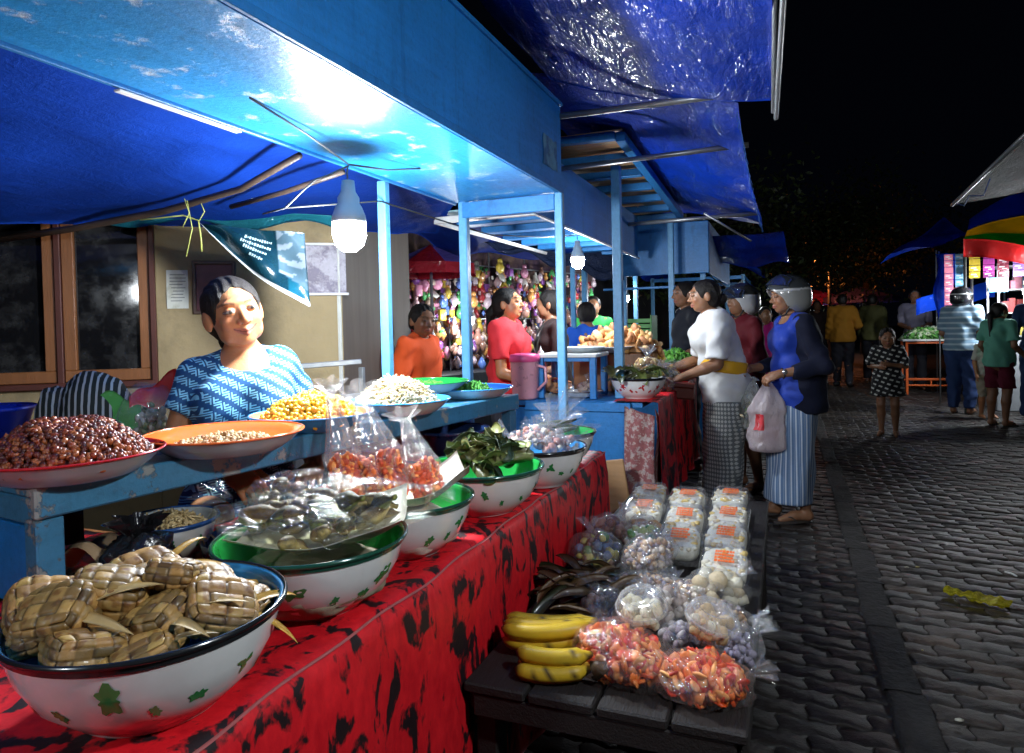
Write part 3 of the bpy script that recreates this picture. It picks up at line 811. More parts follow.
def ceiling_tarp():
    """tarp stretched from the fascia back to the house, its ribs of bamboo"""
    o = (-1.8, 1.2, 1.8)
    e0 = np.array((-1.39, -1.4, 1.86)); e1 = np.array((-1.37, 2.85, 1.84))
    def back(u): return np.array((-3.6, .55, 1.60))*(1-u)+np.array((-1.75, 3.3, 1.72))*u
    def fn(u, v):
        a = e0*(1-u)+e1*u; c = back(u)+WN*.05; p = a*(1-v)+c*v
        p[2] += .01*math.sin(math.pi*v)+.022*fb(p, 2.2, 1)+.012*fb(p*np.array((1, 3, 1)), 4, 2)*(v)+.03*math.sin(u*16)*v*(1-v)
        return p
    b = MB(); b.grid(fn, 70, 40, thick=.001)
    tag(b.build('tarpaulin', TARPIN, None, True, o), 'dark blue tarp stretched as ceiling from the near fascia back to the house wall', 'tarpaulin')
    bam = mat('bamboo_pole', (.06, .04, .03), .5, var=.3, vs=10, stretch=(1, 1, 1))
    b = MB(); b.tube([(-3.1, 1.75, 1.60), (-2.55, 1.86, 1.645), (-2.15, 1.90, 1.68), (-1.75, 1.87, 1.72), (-1.40, 1.75, 1.77)], [.015, .014, .014, .012, .011], 8)
    tag(b.build('bamboo_pole', bam, None, True), 'long dark bamboo pole under the ceiling tarp running above the window', 'pole', 'poles under the tarps')
    b = MB(); b.tube([(-1.95, 2.03, 1.70), (-1.65, 1.98, 1.72), (-1.40, 1.98, 1.765)], .010, 8)
    tag(b.build('bamboo_pole', bam, None, True), 'shorter thin bamboo pole under the ceiling tarp behind the lit bulb', 'pole', 'poles under the tarps')
    # loose lip of the tarp hanging at the wall, teal
    b = MB(); tealt = tarp_mat('teal_tarp', (.02, .20, .24), .4)
    b.grid(lambda u, v: wp(.42+1.0*u, 1.73-.055*v*(1+.4*math.sin(u*14))-.0*u, .10+.03*v+.02*math.sin(u*11)), 40, 5, thick=.001)
    tag(b.build('tarp_lip', tealt, None, True), 'narrow teal tarp edge drooping along the top of the house wall', 'tarpaulin')
    # strings
    b = MB()
    for (x, y, l) in ((-1.97, 1.83, .10), (-1.99, 1.86, .20), (-1.95, 1.88, .08)):
        b.tube([(x, y, 1.70), (x+.01, y+.01, 1.70-l*.5), (x-.012, y, 1.70-l)], .0018, 5)
    b.tube([(-2.13, 1.78, 1.63), (-2.02, 1.87, 1.65), (-1.97, 1.89, 1.63), (-1.96, 1.89, 1.56), (-1.97, 1.90, 1.52)], .003, 6)
    tag(b.build('raffia_string', mat('raffia', (.32, .34, .08), .6), None, True), 'yellow-green raffia strings knotted to the banner corner', 'string')
ceiling_tarp()

def banner():
    # teal vinyl banner tied under the tarp: corners from the photograph, at its own depth between vendor and wall
    A = np.array((-2.00, 1.93, 1.625)); B = np.array((-1.66, 2.09, 1.585)); Cc = np.array((-1.62, 2.06, 1.31)); Dd = np.array((-1.66, 1.86, 1.37))
    def fn(u, v):
        top = A*(1-u)+B*u; bot = A*(1-u)**1.2+Cc*(1-(1-u)**1.2) if u < 1 else Cc
        bot = A*(1-u)+Cc*u+np.array((0, 0, -.035*math.sin(math.pi*u)))
        p = top*(1-v)+bot*v
        return p+WN*(.018*math.sin(9*u-5*v)+.012*math.sin(17*u+7*v)*v+.01*fb(p, 9, 4))
    col = []
    nu, nv = 60, 40
    for i in range(nu+1):
        for j in range(nv+1):
            u, v = i/nu, j/nv; c = (.003, .022, .034)
            if v > .93: c = (.55, .58, .60)
            elif u > .72 and v < .80-(1-u)*.5: c = (.05, .09, .12)
            elif u > .80: c = (.004, .05, .08)
            if u > .72 and fb((u*9, v*9), 1, 9) > .15 and v < .7: c = (.16, .20, .24)
            col.append(c)
    m = mat('vinyl_banner', (1, 1, 1), .22, var=.15, vs=9, bump=.002, bs=30, vcol=True, spec=.6, rv=.08)
    ink = mat('banner_print', (.30, .42, .45), .4)
    b = MB(); b.grid(fn, nu, nv, 0, np.array(col), thick=.0012)
    r = random.Random(2)
    for row, (v, u0, u1) in enumerate(((.22, .42, .66), (.34, .38, .66), (.46, .40, .60), (.6, .45, .58))):
        u = u0
        while u < u1:
            w = r.uniform(.008, .018); p = fn(u, v)+WN*.004; q = fn(u+w, v)+WN*.004
            b.bar(p, q, .010*r.uniform(.6, 1.2), .001, .0002, 1, WN); u += w+.008
    tag(b.build('banner', [m, ink], None, True), 'glossy dark teal vinyl banner with a white hem tied slanting above the vendor', 'banner')
banner()

# ------------------------------------------------------------------ lamps
def bulb_lamp(name, label, at, top, strength, size=1., wirepath=None, group='bare bulbs hanging over the stalls', seg=3):
    t = thing(name, label, 'lamp', at, 0, group); s = size
    e = emitter('bulb_glow', (.86, .95, 1.), 1) if False else None
    m = emitter('bulb_glow_%d' % int(strength), (.88, .95, 1.), strength)
    b = MB(); b.lathe([(.001, -.058*s), (.016*s, -.055*s), (.030*s, -.042*s), (.036*s, -.022*s), (.0365*s, -.004*s), (.036*s, .006*s)], n=20); b.build('bulb', m, t, True)
    b = MB(); b.lathe([(.0365*s, .005*s), (.0385*s, .008*s), (.036*s, .022*s), (.029*s, .040*s), (.024*s, .048*s), (.024*s, .060*s), (.016*s, .074*s), (.014*s, .098*s), (.001, .10*s)], n=16); b.build('socket', mat('socket_grey', (.35, .37, .38), .4), t, True)
    b = MB(); o = np.array(at)
    b.tube([(0, 0, .098*s), (0, 0, top[2]-at[2])] if wirepath is None else [np.array(p)-o for p in wirepath[0]], .0028, 6)
    if wirepath:
        for w in wirepath[1:]: b.tube([np.array(p)-o for p in w[0]], w[1], 6)
    b.build('wire', mat('grey_wire', (.10, .11, .12), .5), t, True)
    return t
BP = (-1.255, 1.795, 1.545)
bulb_lamp('hanging_bulb', 'glare-enlarged glowing bulb hanging from crossed wires under the nearest fascia, above the sprouts', BP, None, 560, 1.42,  # bulb made larger so its shape takes in some glare
          [[(BP[0], BP[1], 1.675), (BP[0], BP[1]-.003, 1.71), (BP[0]+.004, BP[1], 1.737)],
           ([(-1.184, 1.304, 1.783), (-1.22, 1.56, 1.765), (BP[0]+.004, BP[1], 1.735)], .003), ([(BP[0]+.004, BP[1], 1.735), (-1.22, 1.97, 1.75), (-1.184, 2.127, 1.783)], .003),
           ([(BP[0], BP[1], 1.73), (-1.30, 1.76, 1.70), (-1.32, 1.72, 1.68), (-1.37, 1.72, 1.65), (-1.42, 1.70, 1.60), (-1.55, 1.75, 1.60)], .0032)])

# ------------------------------------------------------------------ canopy over the aisle
def aisle_canopy():
    o = (-.4, 1.5, 2.1)
    def fn(u, v):   # u along Y, v from fascia outwards
        y = -1.6+4.45*u
        a = np.array((-.93, y, 2.30)); c = np.array((-.02, y, 2.075))
        p = a*(1-v)+c*v
        p[2] += -.05*math.sin(math.pi*v)*(1-.3*math.sin(u*9))+.02*fb(p, 2.5, 7)+.012*fb((p[0]*1.2+p[1]*2.2, p[1]-p[0], 0), 3.5, 3)+.02*math.sin(v*9+u*14)*v*(1-v)
        return p
    b = MB(); b.grid(fn, 90, 40, thick=.001)
    tag(b.build('tarpaulin', TARP, None, True, o), 'shiny creased blue tarp over the aisle beside the nearest fascia', 'tarpaulin', 'blue tarps over the aisle')
    def fn2(u, v):
        y = 2.86+3.4*u
        a = np.array((-1.15, y, 2.36-.14*u)); c = np.array((-.16-.01*math.sin(7*u), y, 2.085-.06*math.sin(math.pi*u)-.05*u))
        p = a*(1-v)+c*v; p[2] += .04*math.sin(math.pi*v)-.035*math.sin(math.pi*u)*v+.02*fb(p, 2.8, 17)+.012*fb((p[0]*1.2+p[1]*2.2, p[1]-p[0], 0), 3.5, 13)
        return p
    b = MB(); b.grid(fn2, 70, 40, thick=.001)
    tag(b.build('tarpaulin', TARP, None, True, (-.6, 4.2, 2.1)), 'second blue tarp past the first pole, its torn edge hanging over the aisle', 'tarpaulin', 'blue tarps over the aisle')
    def fn3(u, v):
        a = np.array((-.75+.75*u, 6.35, 1.99+.0*u)); c = np.array((-.75+.80*u, 7.4, 1.80-.02*u)); p = a*(1-v)+c*v
        p[2] += .03*math.sin(u*9)*v+.02*fb(p, 4, 3); return p
    b = MB(); b.grid(fn3, 30, 24, thick=.001)
    tag(b.build('tarpaulin', TARP, None, True, (-.4, 6.8, 1.9)), 'farthest small blue tarp drooping above the black-shirted man', 'tarpaulin', 'blue tarps over the aisle')
    for (p, q, r_, lab) in (((-.88, 2.80, 2.11), (-.03, 2.80, 2.10), .013, 'nearest steel pipe crossing the aisle under the tarp'),
                            ((-1.10, 3.5, 2.055), (-.15, 3.5, 2.07), .013, 'second steel pipe crossing the aisle, over the plywood awning'),
                            ((-1.13, 5.2, 1.98), (-.17, 5.2, 1.99), .015, 'third pale pipe crossing the aisle at the far tarp edge')):
        b = MB(); b.tube([p, q], r_, 10); tag(b.build('pipe', steel, None, True), lab, 'pipe', 'pipes across the aisle')
    b = MB(); b.tube([(.035, -1.2, 2.09), (.01, 1.9, 2.075), (-.02, 2.75, 1.975)], .009, 10); b.tube([(.01, -1.2, 2.10), (-.012, 1.9, 2.085), (-.03, 2.72, 1.99)], .007, 8)
    tag(b.build('pipe', steel, None, True), 'steel pipe along the outer edge of the near tarp, pointing at the camera', 'pipe', 'pipes across the aisle')
    b = MB(); b.tube([(-.52, 5.0, 1.99), (-.22, 5.25, 1.80)], .008, 8); tag(b.build('strut', steel, None, True), 'thin slanting metal strut under the far pipe', 'strut')
    # ragged fringe along tarp edge
    b = MB(); r = random.Random(4)
    for k in range(90):
        y = 2.9+3.3*k/90; x = -.165; z = 2.06-.05*math.sin(math.pi*k/90)-.05*k/90
        b.tube([(x, y, z), (x+r.uniform(-.006, .01), y+r.uniform(-.02, .02), z-r.uniform(.02, .055))], .0012, 4)
    tag(b.build('tarp_fringe', mat('frayed_threads', (.03, .12, .45), .6)), 'frayed loose threads along the torn tarp edge', 'threads', kind='stuff')
aisle_canopy()

# ------------------------------------------------------------------ stall 2 and 3
CLOTH_Z = .802
def stall2():
    o = np.array((-1.0, 4.6, 0))
    t = thing('market_stall', 'second blue stall with slatted ceiling and plywood awning, where the white-shirted woman shops', 'stall', tuple(o), group='blue market stalls')
    S = lambda name, b, m, par=t: b.build(name, m, par)
    b = MB(); b.box(np.array((-1.106, 4.3, 1.92))-o, (.012, 2.5, .34), None, .003); S('fascia', b, BLUED)
    b = MB(); b.box(np.array((-1.095, 4.3, 1.752))-o, (.016, 2.5, .012), None, .002); b.box(np.array((-1.62, 4.3, 1.752))-o, (.016, 2.5, .02), None, .002)
    b.box(np.array((-1.355, 3.06, 1.760))-o, (.53, .03, .03), None, .002)
    S('edge_trim', b, white_pl)
    b = MB(); b.box(np.array((-1.355, 4.3, 1.80))-o, (.48, 2.5, .006), None, .001); S('ceiling_sheet', b, mat('pale_blue_sheet', (.30, .50, .58), .5, var=.3))
    b = MB()
    for y in (3.3, 3.62, 3.94, 4.26, 4.58, 4.9, 5.2): b.box(np.array((-1.355, y, 1.775))-o, (.50, .09, .035), None, .003)
    S('ceiling_slats', b, BLUE)
    # awning with plywood between rafters
    b = MB()
    b.bar(np.array((-.785, 3.55, 2.20))-o, np.array((-.785, 5.75, 2.10))-o, .05, .05); b.bar(np.array((-1.42, 3.55, 2.215))-o, np.array((-.81, 3.55, 2.205))-o, .05, .04)
    for k in range(6):
        y = 3.9+.36*k; z = 2.19-.045*(y-3.55); b.bar(np.array((-1.42, y, z+.005))-o, np.array((-.81, y, z))-o, .06, .045)
    S('awning_rafters', b, BLUE)
    b = MB(); b.grid(lambda u, v: np.array((-1.42+.64*u, 3.57+2.2*v, 2.245-.099*v))-o, 2, 8, thick=.008); S('plywood', b, mat('plywood', (.50, .26, .11), .6, var=.45, vs=5, stretch=(1, 5, 1), col2=(.55, .42, .28), p=(.5, .62)))
    for (x, y, z0, z1, w) in ((-.862, 3.77, CLOTH_Z+.004, 2.10, .05), (-.862, 5.72, CLOTH_Z-.1, 2.08, .045), (-1.60, 5.72, 0, 1.76, .045), (-1.55, 5.2, CLOTH_Z, 1.75, .036)):
        b = MB(); b.box(np.array((x, y, (z0+z1)/2))-o, (w, w, z1-z0), None, .004); S('post', b, POSTP)
    # counter: blue panel end and frame, open front
    b = MB(); b.box(np.array((-1.13, 3.625, .39))-o, (.68, .02, .74), None, .003); b.box(np.array((-1.07, 3.618, .772))-o, (.60, .036, .05), None, .003); S('end_panel', b, BLUE)
    b = MB(); b.box(np.array((-1.10, 4.45, .784))-o, (.78, 1.64, .03), None, .003); S('counter_top', b, BLUE)
    for (x, y) in ((-.80, 3.66), (-.80, 5.2), (-1.5, 5.2)):
        b = MB(); b.box(np.array((x, y, .37))-o, (.05, .05, .74), None, .003); S('leg', b, BLUE)
    # panels of the third stall
    o3 = np.array((-1.0, 6.6, 0))
    t3 = thing('market_stall', 'third blue stall beyond the shoppers, a plain panel facing down the aisle', 'stall', tuple(o3), group='blue market stalls')
    b = MB(); b.box(np.array((-1.04, 6.0, 1.86))-o3, (.90, .02, .44), None, .003); b.box(np.array((-.60, 7.2, 1.86))-o3, (.02, 2.3, .44), None, .003); b.build('fascia', BLUE, t3)
    b = MB(); b.bar(np.array((-1.5, 6.02, 1.66))-o3, np.array((-.6, 6.02, 1.66))-o3, .05, .035); b.bar(np.array((-1.5, 5.98, 1.53))-o3, np.array((-.6, 5.98, 1.53))-o3, .02, .02); b.build('cross_rails', BLUE, t3)
    for (x, y, z1) in ((-.66, 6.2, 1.66), (-.60, 8.2, 1.66), (-1.35, 6.15, 1.66), (-1.5, 7.4, 1.9)):
        b = MB(); b.box(np.array((x, y, z1/2))-o3, (.045, .045, z1), None, .004); b.build('post', POSTP, t3)
    b = MB(); b.box(np.array((-1.1, 7.2, .78))-o3, (.9, 2.1, .04), None, .003); b.box(np.array((-1.1, 6.16, .38))-o3, (.86, .02, .74), None, .003); b.build('counter_top', BLUE, t3)
    # small stall frames further along the row
    for k, (x, y) in enumerate(((-.55, 10.4), (-1.1, 14.5))):
        tt = thing('market_stall', ('small far blue stall frame with a sagging tarp roof behind the helmeted woman', 'last blue stall frame at the dark end of the row')[k], 'stall', (x, y, 0), group='blue market stalls')
        for i, (dx, dy) in enumerate(((0, 0), (0, 1.8), (-1.3, 0), (-1.3, 1.8))):
            b = MB(); b.box((dx, dy, .95), (.05, .05, 1.9), None, .004); b.build('post', POSTP, tt)
        b = MB()
        for dy in (0, 1.8): b.bar((-1.3, dy, 1.86), (0, dy, 1.86), .05)
        b.bar((0, 0, 1.62), (0, 1.8, 1.62), .03); b.bar((0, 0, 1.86), (0, 1.8, 1.86), .05); b.build('rails', BLUE, tt)
        b = MB(); b.grid(lambda u, v: (.25-1.7*u, -.2+2.2*v, 1.93+.35*math.sin(math.pi*u)-.05*math.sin(v*6)+.03*fb((u*4, v*4), 1, k)), 16, 16, thick=.001); b.build('roof_tarp', TARP, tt, True)
        b = MB(); b.box((-.65, .9, .78), (1.2, 1.7, .04), None, .003); b.build('counter_top', BLUE, tt)
stall2()
bulb_lamp('hanging_bulb', 'bright round bulb hanging over the second stall between its two posts', (-1.165, 4.02, 1.625), (0, 0, 1.775), 420, 1.1)
bulb_lamp('hanging_bulb', 'small bulb glowing deep inside, level with the yellow rice mound', (-1.50, 6.9, 1.50), (0, 0, 1.75), 160, 1., )
bulb_lamp('hanging_bulb', 'small upper bulb deep inside, above and left of its twin', (-1.62, 7.3, 1.61), (0, 0, 1.80), 120, 1.)
bulb_lamp('hanging_bulb', 'small bulb beyond the white-shirted woman, in front of the helmeted woman', (-.50, 9.2, 1.63), (0, 0, 1.9), 260, 1.)
# the row goes on behind the photographer with the same bulbs
bulb_lamp('hanging_bulb', 'bare bulb of the same stall hanging behind the photographer', (-1.15, -.75, 1.60), (0, 0, 1.785), 230, 1.15)
bulb_lamp('hanging_bulb', 'bare bulb hung over the aisle just right of the photographer', (.60, .70, 1.80), (0, 0, 2.3), 560, 1.2)
# ------------------------------------------------------------------ table, cloth, shelf of stall 1
def red_cloth_mat(name, dens=.505, sc=11):
    m, t, b = base(name); co = t.coord('Object', (1, 1, .55))
    n = t.noise(sc, 3, .5, co, 1.6); n2 = t.noise(sc*4.2, 4, .6, co); f = t.noise(300, 2, .5, co)
    k = t.ramp(t.math('ADD', n, t.math('MULTIPLY', t.math('SUBTRACT', n2, .5), .42)), dens+.01, dens+.085)
    c = t.mixc(t.ramp(n2, .3, .7), (.55, .006, .014), (.78, .014, .022)); c = t.mixc(k, c, (.016, .008, .01))
    t.link(c, b.inputs['Base Color']); b.inputs['Roughness'].default_value = .5; b.inputs['Specular IOR Level'].default_value = .35
    bn = t.new('ShaderNodeBump'); bn.inputs['Distance'].default_value = .004; t.link(t.math('ADD', t.noise(11, 3, .5, co, .5), t.math('MULTIPLY', f, .05)), bn.inputs['Height']); t.link(bn.outputs[0], b.inputs['Normal'])
    MATS[name] = m; return m
RED = red_cloth_mat('red_floral_cloth')
def table1():
    o = (-1.1, 1.4, 0)
    t = thing('display_table', 'long table of the near stall under the red floral cloth', 'table', o)
    b = MB(); b.box((-1.07+1.1, .6-1.4, .683), (.72, 4.18, .022), None, .003); b.box((-1.66+1.1, -.1-1.4, .683), (.45, 2.78, .022), None, .003); b.build('tabletop', woodd, t)
    for (x, y) in ((-.78, 2.6), (-1.38, 2.6), (-.78, -1.2), (-1.38, -1.2)):
        b = MB(); b.box((x+1.1, y-1.4, .336), (.05, .05, .672), None, .003); b.build('leg', woodd, t)
    # cloth: top sheet, then over the front edge and down; far end folded over too
    b = MB()
    def fn(u, v):
        y = -1.5+4.22*u; s = v*1.42
        if s < .745:
            x = -1.44+s; z = .7005+.0025*fb((x, y), 8, 2)+.0025*max(0, fb((x*2, y*5), 1, 5))
        else:
            d = s-.745; x = -.692+.010*min(1, d*12)+.014*math.sin(y*15+fb((y, d), 2, 1)*4)*min(1, d*2.2)+.03*d*max(0, fb((y, 0), 3, 4)); z = .698-d*.985-.004*math.sin(y*12)
        return (x, y, z)
    b.grid(fn, 330, 60, thick=.0015)
    q = MB()
    q.grid(lambda u, v: (-1.42+.73*u, 2.722+.008*math.sin(u*20)*v+.01*v, .699-.64*v), 60, 20, thick=.0015)
    c = b.build('tablecloth', RED, None, True, o); tag(c, 'red plastic cloth with black floral blots draped over the near table', 'tablecloth')
    e = q.build('end_fold', RED, c, True, o)
    e.location = (0, 0, 0)
    b = MB()    # white selvedge along the front edge of the cloth
    b.grid(lambda u, v: (-.6905+.0028*v+.004*math.sin(u*90)+.003*math.sin(u*31), -1.5+4.21*u, .7035-.004*v+.0015*math.sin(u*57)), 300, 2, thick=.0006)
    b.build('selvedge', mat('selvedge', (.40, .10, .10), .6), c, True, o).location = (0, 0, 0)
table1()
def shelf1():
    A = np.array((-1.3001, .835, 0)); Bv = np.array((-1.035, 2.62, 0)); d = (Bv-A); L_ = np.linalg.norm(d); d /= L_; n = np.array((d[1], -d[0], 0))
    F = lambda s, w, z: A+d*s+n*w+np.array((0, 0, z))      # w=0 is the front edge, minus goes to the vendor
    t = thing('raised_shelf', 'worn blue wooden shelf standing on the near table and carrying the food trays', 'shelf', tuple(F(1, -.2, .70)))
    o = F(1, -.2, .70); Rm = np.stack([n, d, np.array((0, 0, 1.))], 1)
    b = MB()
    for k in range(3): b.box(F(L_/2, -.057-.108*k, .931)-o, (.105, L_, .018), Rm, .003)
    b.build('planks', SHELFP, t)
    b = MB(); b.box(F(L_/2, .004, .912)-o, (.02, L_, .062), Rm, .004); b.box(F(L_/2, -.33, .90)-o, (.02, L_, .05), Rm, .004); b.box(F(.012, -.165, .895)-o, (.31, .022, .05), Rm, .003); b.box(F(L_-.012, -.165, .895)-o, (.31, .022, .05), Rm, .003)
    b.build('apron', SHELFP, t)
    for (s, w) in ((.03, -.02), (.03, -.31), (L_-.03, -.02), (L_-.03, -.31)):
        b = MB(); b.box(F(s, w, .79)-o, (.045, .05, .175), Rm, .003); b.build('leg', SHELFP, t)
    b = MB(); b.box(F(.02, -.165, .78)-o, (.30, .018, .16), Rm, .003); b.build('end_panel', BLUED, t)
    return F, L_
SF, SL = shelf1()
tag(MB().box((0, 0, .44), (.018, .018, .88), rotm(0, 0, .3), .003).build('post', POSTP), 'thin pale blue post at the extreme left in front of the wrapped rice cakes', 'post').location = (-.985, .55, .0)

# ------------------------------------------------------------------ enamelware
ENW = mat('white_enamel', (.74, .75, .74), .18, var=.10, vs=22, spec=.6, coat=.4, rv=.09, col2=(.42, .38, .32), p=(.66, .80))
ENG = mat('green_enamel', (.02, .34, .06), .16, var=.1, coat=.4, rv=.05)
ENB = mat('blue_enamel', (.05, .28, .55), .16, var=.1, coat=.4, rv=.05)
ENO = mat('orange_enamel', (.85, .16, .03), .16, var=.08, coat=.4, rv=.05)
ENR = mat('red_enamel', (.55, .02, .02), .18, var=.1, coat=.4, rv=.05)
ENBW = mat('grey_white_enamel', (.50, .55, .58), .18, var=.1, coat=.3, rv=.05)
RIMG = mat('dark_green_rim', (.012, .07, .045), .18, coat=.4); RIMK = mat('black_rim', (.012, .014, .016), .2, coat=.4)
LEAFG = mat('leaf_print', (.03, .22, .06), .2, coat=.4, var=.3, vs=60); LEAFR = mat('red_print', (.45, .03, .03), .2, coat=.4)
def basin(label, c, r, h, inner, rim, group='enamel basins of food on the red cloth', outer=None, print_=LEAFG, tilt=(0, 0, 0), seed=0, n_print=18):
    t = thing('enamel_basin', label, 'basin', c, 0, group); t.rotation_euler = tilt
    r0 = r*.52
    out = [(r0*.9, 0), (r0, .001), (r0*1.0, .006), (r0*1.16, h*.10), (r*.80, h*.34), (r*.92, h*.62), (r*.985, h*.93), (r, h)]
    inn = [(r*.975, h-.002), (r*.955, h*.90), (r*.89, h*.62), (r*.76, h*.34), (r0, h*.12), (r0*.5, h*.085), (.0005, h*.08)]
    b = MB(); b.lathe([(.0005, .003)]+out+inn, n=72, mi=[0]*(len(out))+[1]*(len(inn)))
    ra = random.Random(seed)
    def surf(a, z):      # point just outside the outer wall
        zz = z/h; P = [(q[1]/h, q[0]) for q in out]
        for (z0, x0), (z1, x1) in zip(P[:-1], P[1:]):
            if z0 <= zz <= z1: rr = x0+(x1-x0)*(zz-z0)/(z1-z0+1e-9); break
        else: rr = r
        return np.array(((rr+.0008)*math.cos(a), (rr+.0008)*math.sin(a), z))
    for k in range(n_print):
        pet = ra.randint(2, 5); amp_ = ra.uniform(.2, .45); a0 = 2*math.pi*k/n_print+ra.uniform(-.08, .08); z0 = h*(.42 if k % 3 else .60)+ra.uniform(-.04, .04)*h; sz = h*.13*ra.uniform(.7, 1.25)*(1.25 if k % 3 == 0 else .8); ph = ra.uniform(0, 6)
        nn = 30; sz *= .85; V = [surf(a0, z0)]
        for j in range(nn):
            q = 2*math.pi*j/nn; rr = sz*((1-amp_)+amp_*math.cos(q*pet+ph) if k % 3 == 0 else .45+.55*abs(math.cos(q-ph)))*(1+.2*math.sin(q*7+ph*3))
            V.append(surf(a0+rr*math.cos(q)*1.15/r, z0+rr*math.sin(q)))
        b.add(V, [(0, 1+j, 1+(j+1) % nn) for j in range(nn)], 2)
    bowl = b.build('bowl', [outer or ENW, inner, print_], t, True)
    rr = r+.003; b = MB(); b.lathe([(rr+.003*math.cos(a), h+.0045*math.sin(a)-.001) for a in [2*math.pi*i/8 for i in range(9)]], n=72); b.lathe([(r*.987+.0012, h*.90), (r+.0016, h*.992)], n=72); b.build('rim', rim, bowl, True)
    return t
def plate(label, c, r, h, inner, rim=None, outer=None, group='enamel trays of food on the blue shelf', tilt=(0, 0, 0), z_up=0):
    t = thing('enamel_plate', label, 'tray', c, 0, group); t.rotation_euler = tilt
    prof = [(.0005, .002), (r*.66, 0), (r*.72, .004), (r*.88, h*.55), (r*.985, h*.96), (r, h), (r*.985, h), (r*.87, h*.66), (r*.70, .010), (.0005, .008)]
    b = MB(); b.lathe(prof, n=72, mi=[0]*5+[1]*4); dish = b.build('dish', [outer or ENBW, inner], t, True)
    b = MB(); b.lathe([(r+.0025*math.cos(a), h+.0025*math.sin(a)) for a in [2*math.pi*i/8 for i in range(9)]], n=72); b.build('rim', rim or inner, dish, True)
    return t
TZ = .704
basin('big basin at the front, blue inside, heaped with woven rice cakes', (-.834, .694, TZ), .177, .135, ENB, RIMK, seed=1)
basin('green-lined basin holding bagged fish on brown paper', (-.840, 1.054, TZ), .175, .128, ENG, RIMG, seed=2)
basin('basin lined with a white paper sheet under the long bags of orange crackers', (-.832, 1.382, TZ), .158, .125, ENG, RIMG, seed=3)
basin('green-lined basin heaped with folded leaf parcels', (-.805, 1.757, TZ), .174, .125, ENG, RIMG, seed=4)
basin('blue-lined basin full of knotted clear bags', (-.752, 2.10, TZ), .150, .125, ENB, RIMK, seed=5)
basin('farthest basin on the red cloth, with long dark leaf rolls', (-.80, 2.44, TZ), .140, .12, ENG, RIMK, seed=6)
basin('small basin of pale noodles half under the blue shelf', (-1.33, 1.16, TZ), .105, .09, ENBW, mat('blue_rim', (.03, .10, .30), .2), None, seed=7, n_print=10)

ZS = .942
def SP(s, w=-.18): p = SF(s, w, ZS); return tuple(p)
plate('tray heaped with glossy red-brown peanuts at the left end of the shelf', (-1.335, .935, ZS), .172, .046, ENR, ENR)
plate('orange-lined tray with a thin scatter of pale fried beans', (-1.235, 1.245, ZS), .178, .044, ENO, ENO)
plate('blue-rimmed tray under the yellow heap, its inside orange', (-1.262, 1.60, ZS), .172, .044, ENO, ENB, ENB)
plate('bright blue-lined tray carrying the pile of bean sprouts', (-1.19, 1.955, ZS), .170, .046, ENB, ENB)
plate('green-lined tray with a few chopped greens at the far end of the shelf', (-1.295, 2.33, ZS+.034), .165, .040, ENG, ENG)
plate('deep blue tray with a sprig of greens beside the pink pitcher', (-1.165, 2.47, ZS), .165, .040, mat('cobalt_enamel', (.02, .10, .45), .18, coat=.4), ENB)
b = MB(); b.lathe([(.0005, .0), (.10, .0), (.128, .018), (.132, .045), (.127, .045), (.122, .02), (.10, .005), (.0005, .005)], n=48)
tag(b.build('plastic_dish', mat('navy_plastic', (.008, .02, .07), .3, coat=.3), None, True), 'empty navy plastic dish on the cloth behind the fish basin', 'dish').location = (-1.14, 1.25, TZ)

# ------------------------------------------------------------------ loose food heaps
foodv = mat('food_piece', (1, 1, 1), .35, vcol=True, var=.25, vs=120, coat=.15, bump=.0006, bs=300)
foodd = mat('dry_food_piece', (1, 1, 1), .6, vcol=True, var=.25, vs=150, bump=.0008, bs=350)
def heap(name, label, c, rx, h, n, size, cols, m=None, shape=(1, 1, 1), jit=.3, cat='food', sub=1, seed=1, power=1.5, ry=None, base_=True, fill=True, kind='stuff', tubes=0):
    r = np.random.RandomState(seed); b = MB(); ry = ry or rx
    hz = lambda x, y: h*max(0, 1-((x/rx)**2+(y/ry)**2))**(1/power)*(1+.18*fb((x*9/rx*.3, y*9/ry*.3), 1, seed))
    if fill:
        b.grid(lambda u, v: (lambda q, a: (rx*q*math.cos(a)*.98, ry*q*math.sin(a)*.98, max(0, hz(rx*q*math.cos(a), ry*q*math.sin(a))-size*.9)))(u, 2*math.pi*v), 12, 36, 0, np.array(cols[0])*.45)
    for _ in range(n):
        q = math.sqrt(r.uniform()); a = r.uniform(0, 2*math.pi); x, y = rx*q*math.cos(a), ry*q*math.sin(a)
        z = hz(x, y)+size*r.uniform(-.6, .5); cc = np.array(cols[r.randint(len(cols))])*r.uniform(.7, 1.25); s = size*r.uniform(1-jit, 1+jit)
        if tubes:
            d = r.normal(size=3); d[2] *= .5; d /= np.linalg.norm(d); e = np.cross(d, (0, 0, 1)); L_ = s*tubes
            b.tube([(x, y, z)-d*L_*.5, (x, y, z)+e*L_*r.uniform(-.25, .25)+np.array((0, 0, L_*.1)), (x, y, z)+d*L_*.5], s*.35, 5, 0, cc)
        else: b.ell((x, y, z), np.array(shape)*s, rotm(*r.uniform(0, 3.14, 3)), sub, 0, cc, lump=.25, ls=1.3, seed=r.randint(50))
    o = b.build(name, m or foodd, None, True); o.location = c
    return tag(o, label, cat, None, kind)
heap('peanuts', 'cone of shiny red-brown boiled peanuts heaped on the left tray', (-1.34, .935, ZS+.03), .152, .080, 2300, .0062, [(.24, .04, .010), (.14, .022, .008), (.40, .11, .03), (.09, .016, .007)], foodv, (1.15, .9, .9), power=1.25, seed=2)
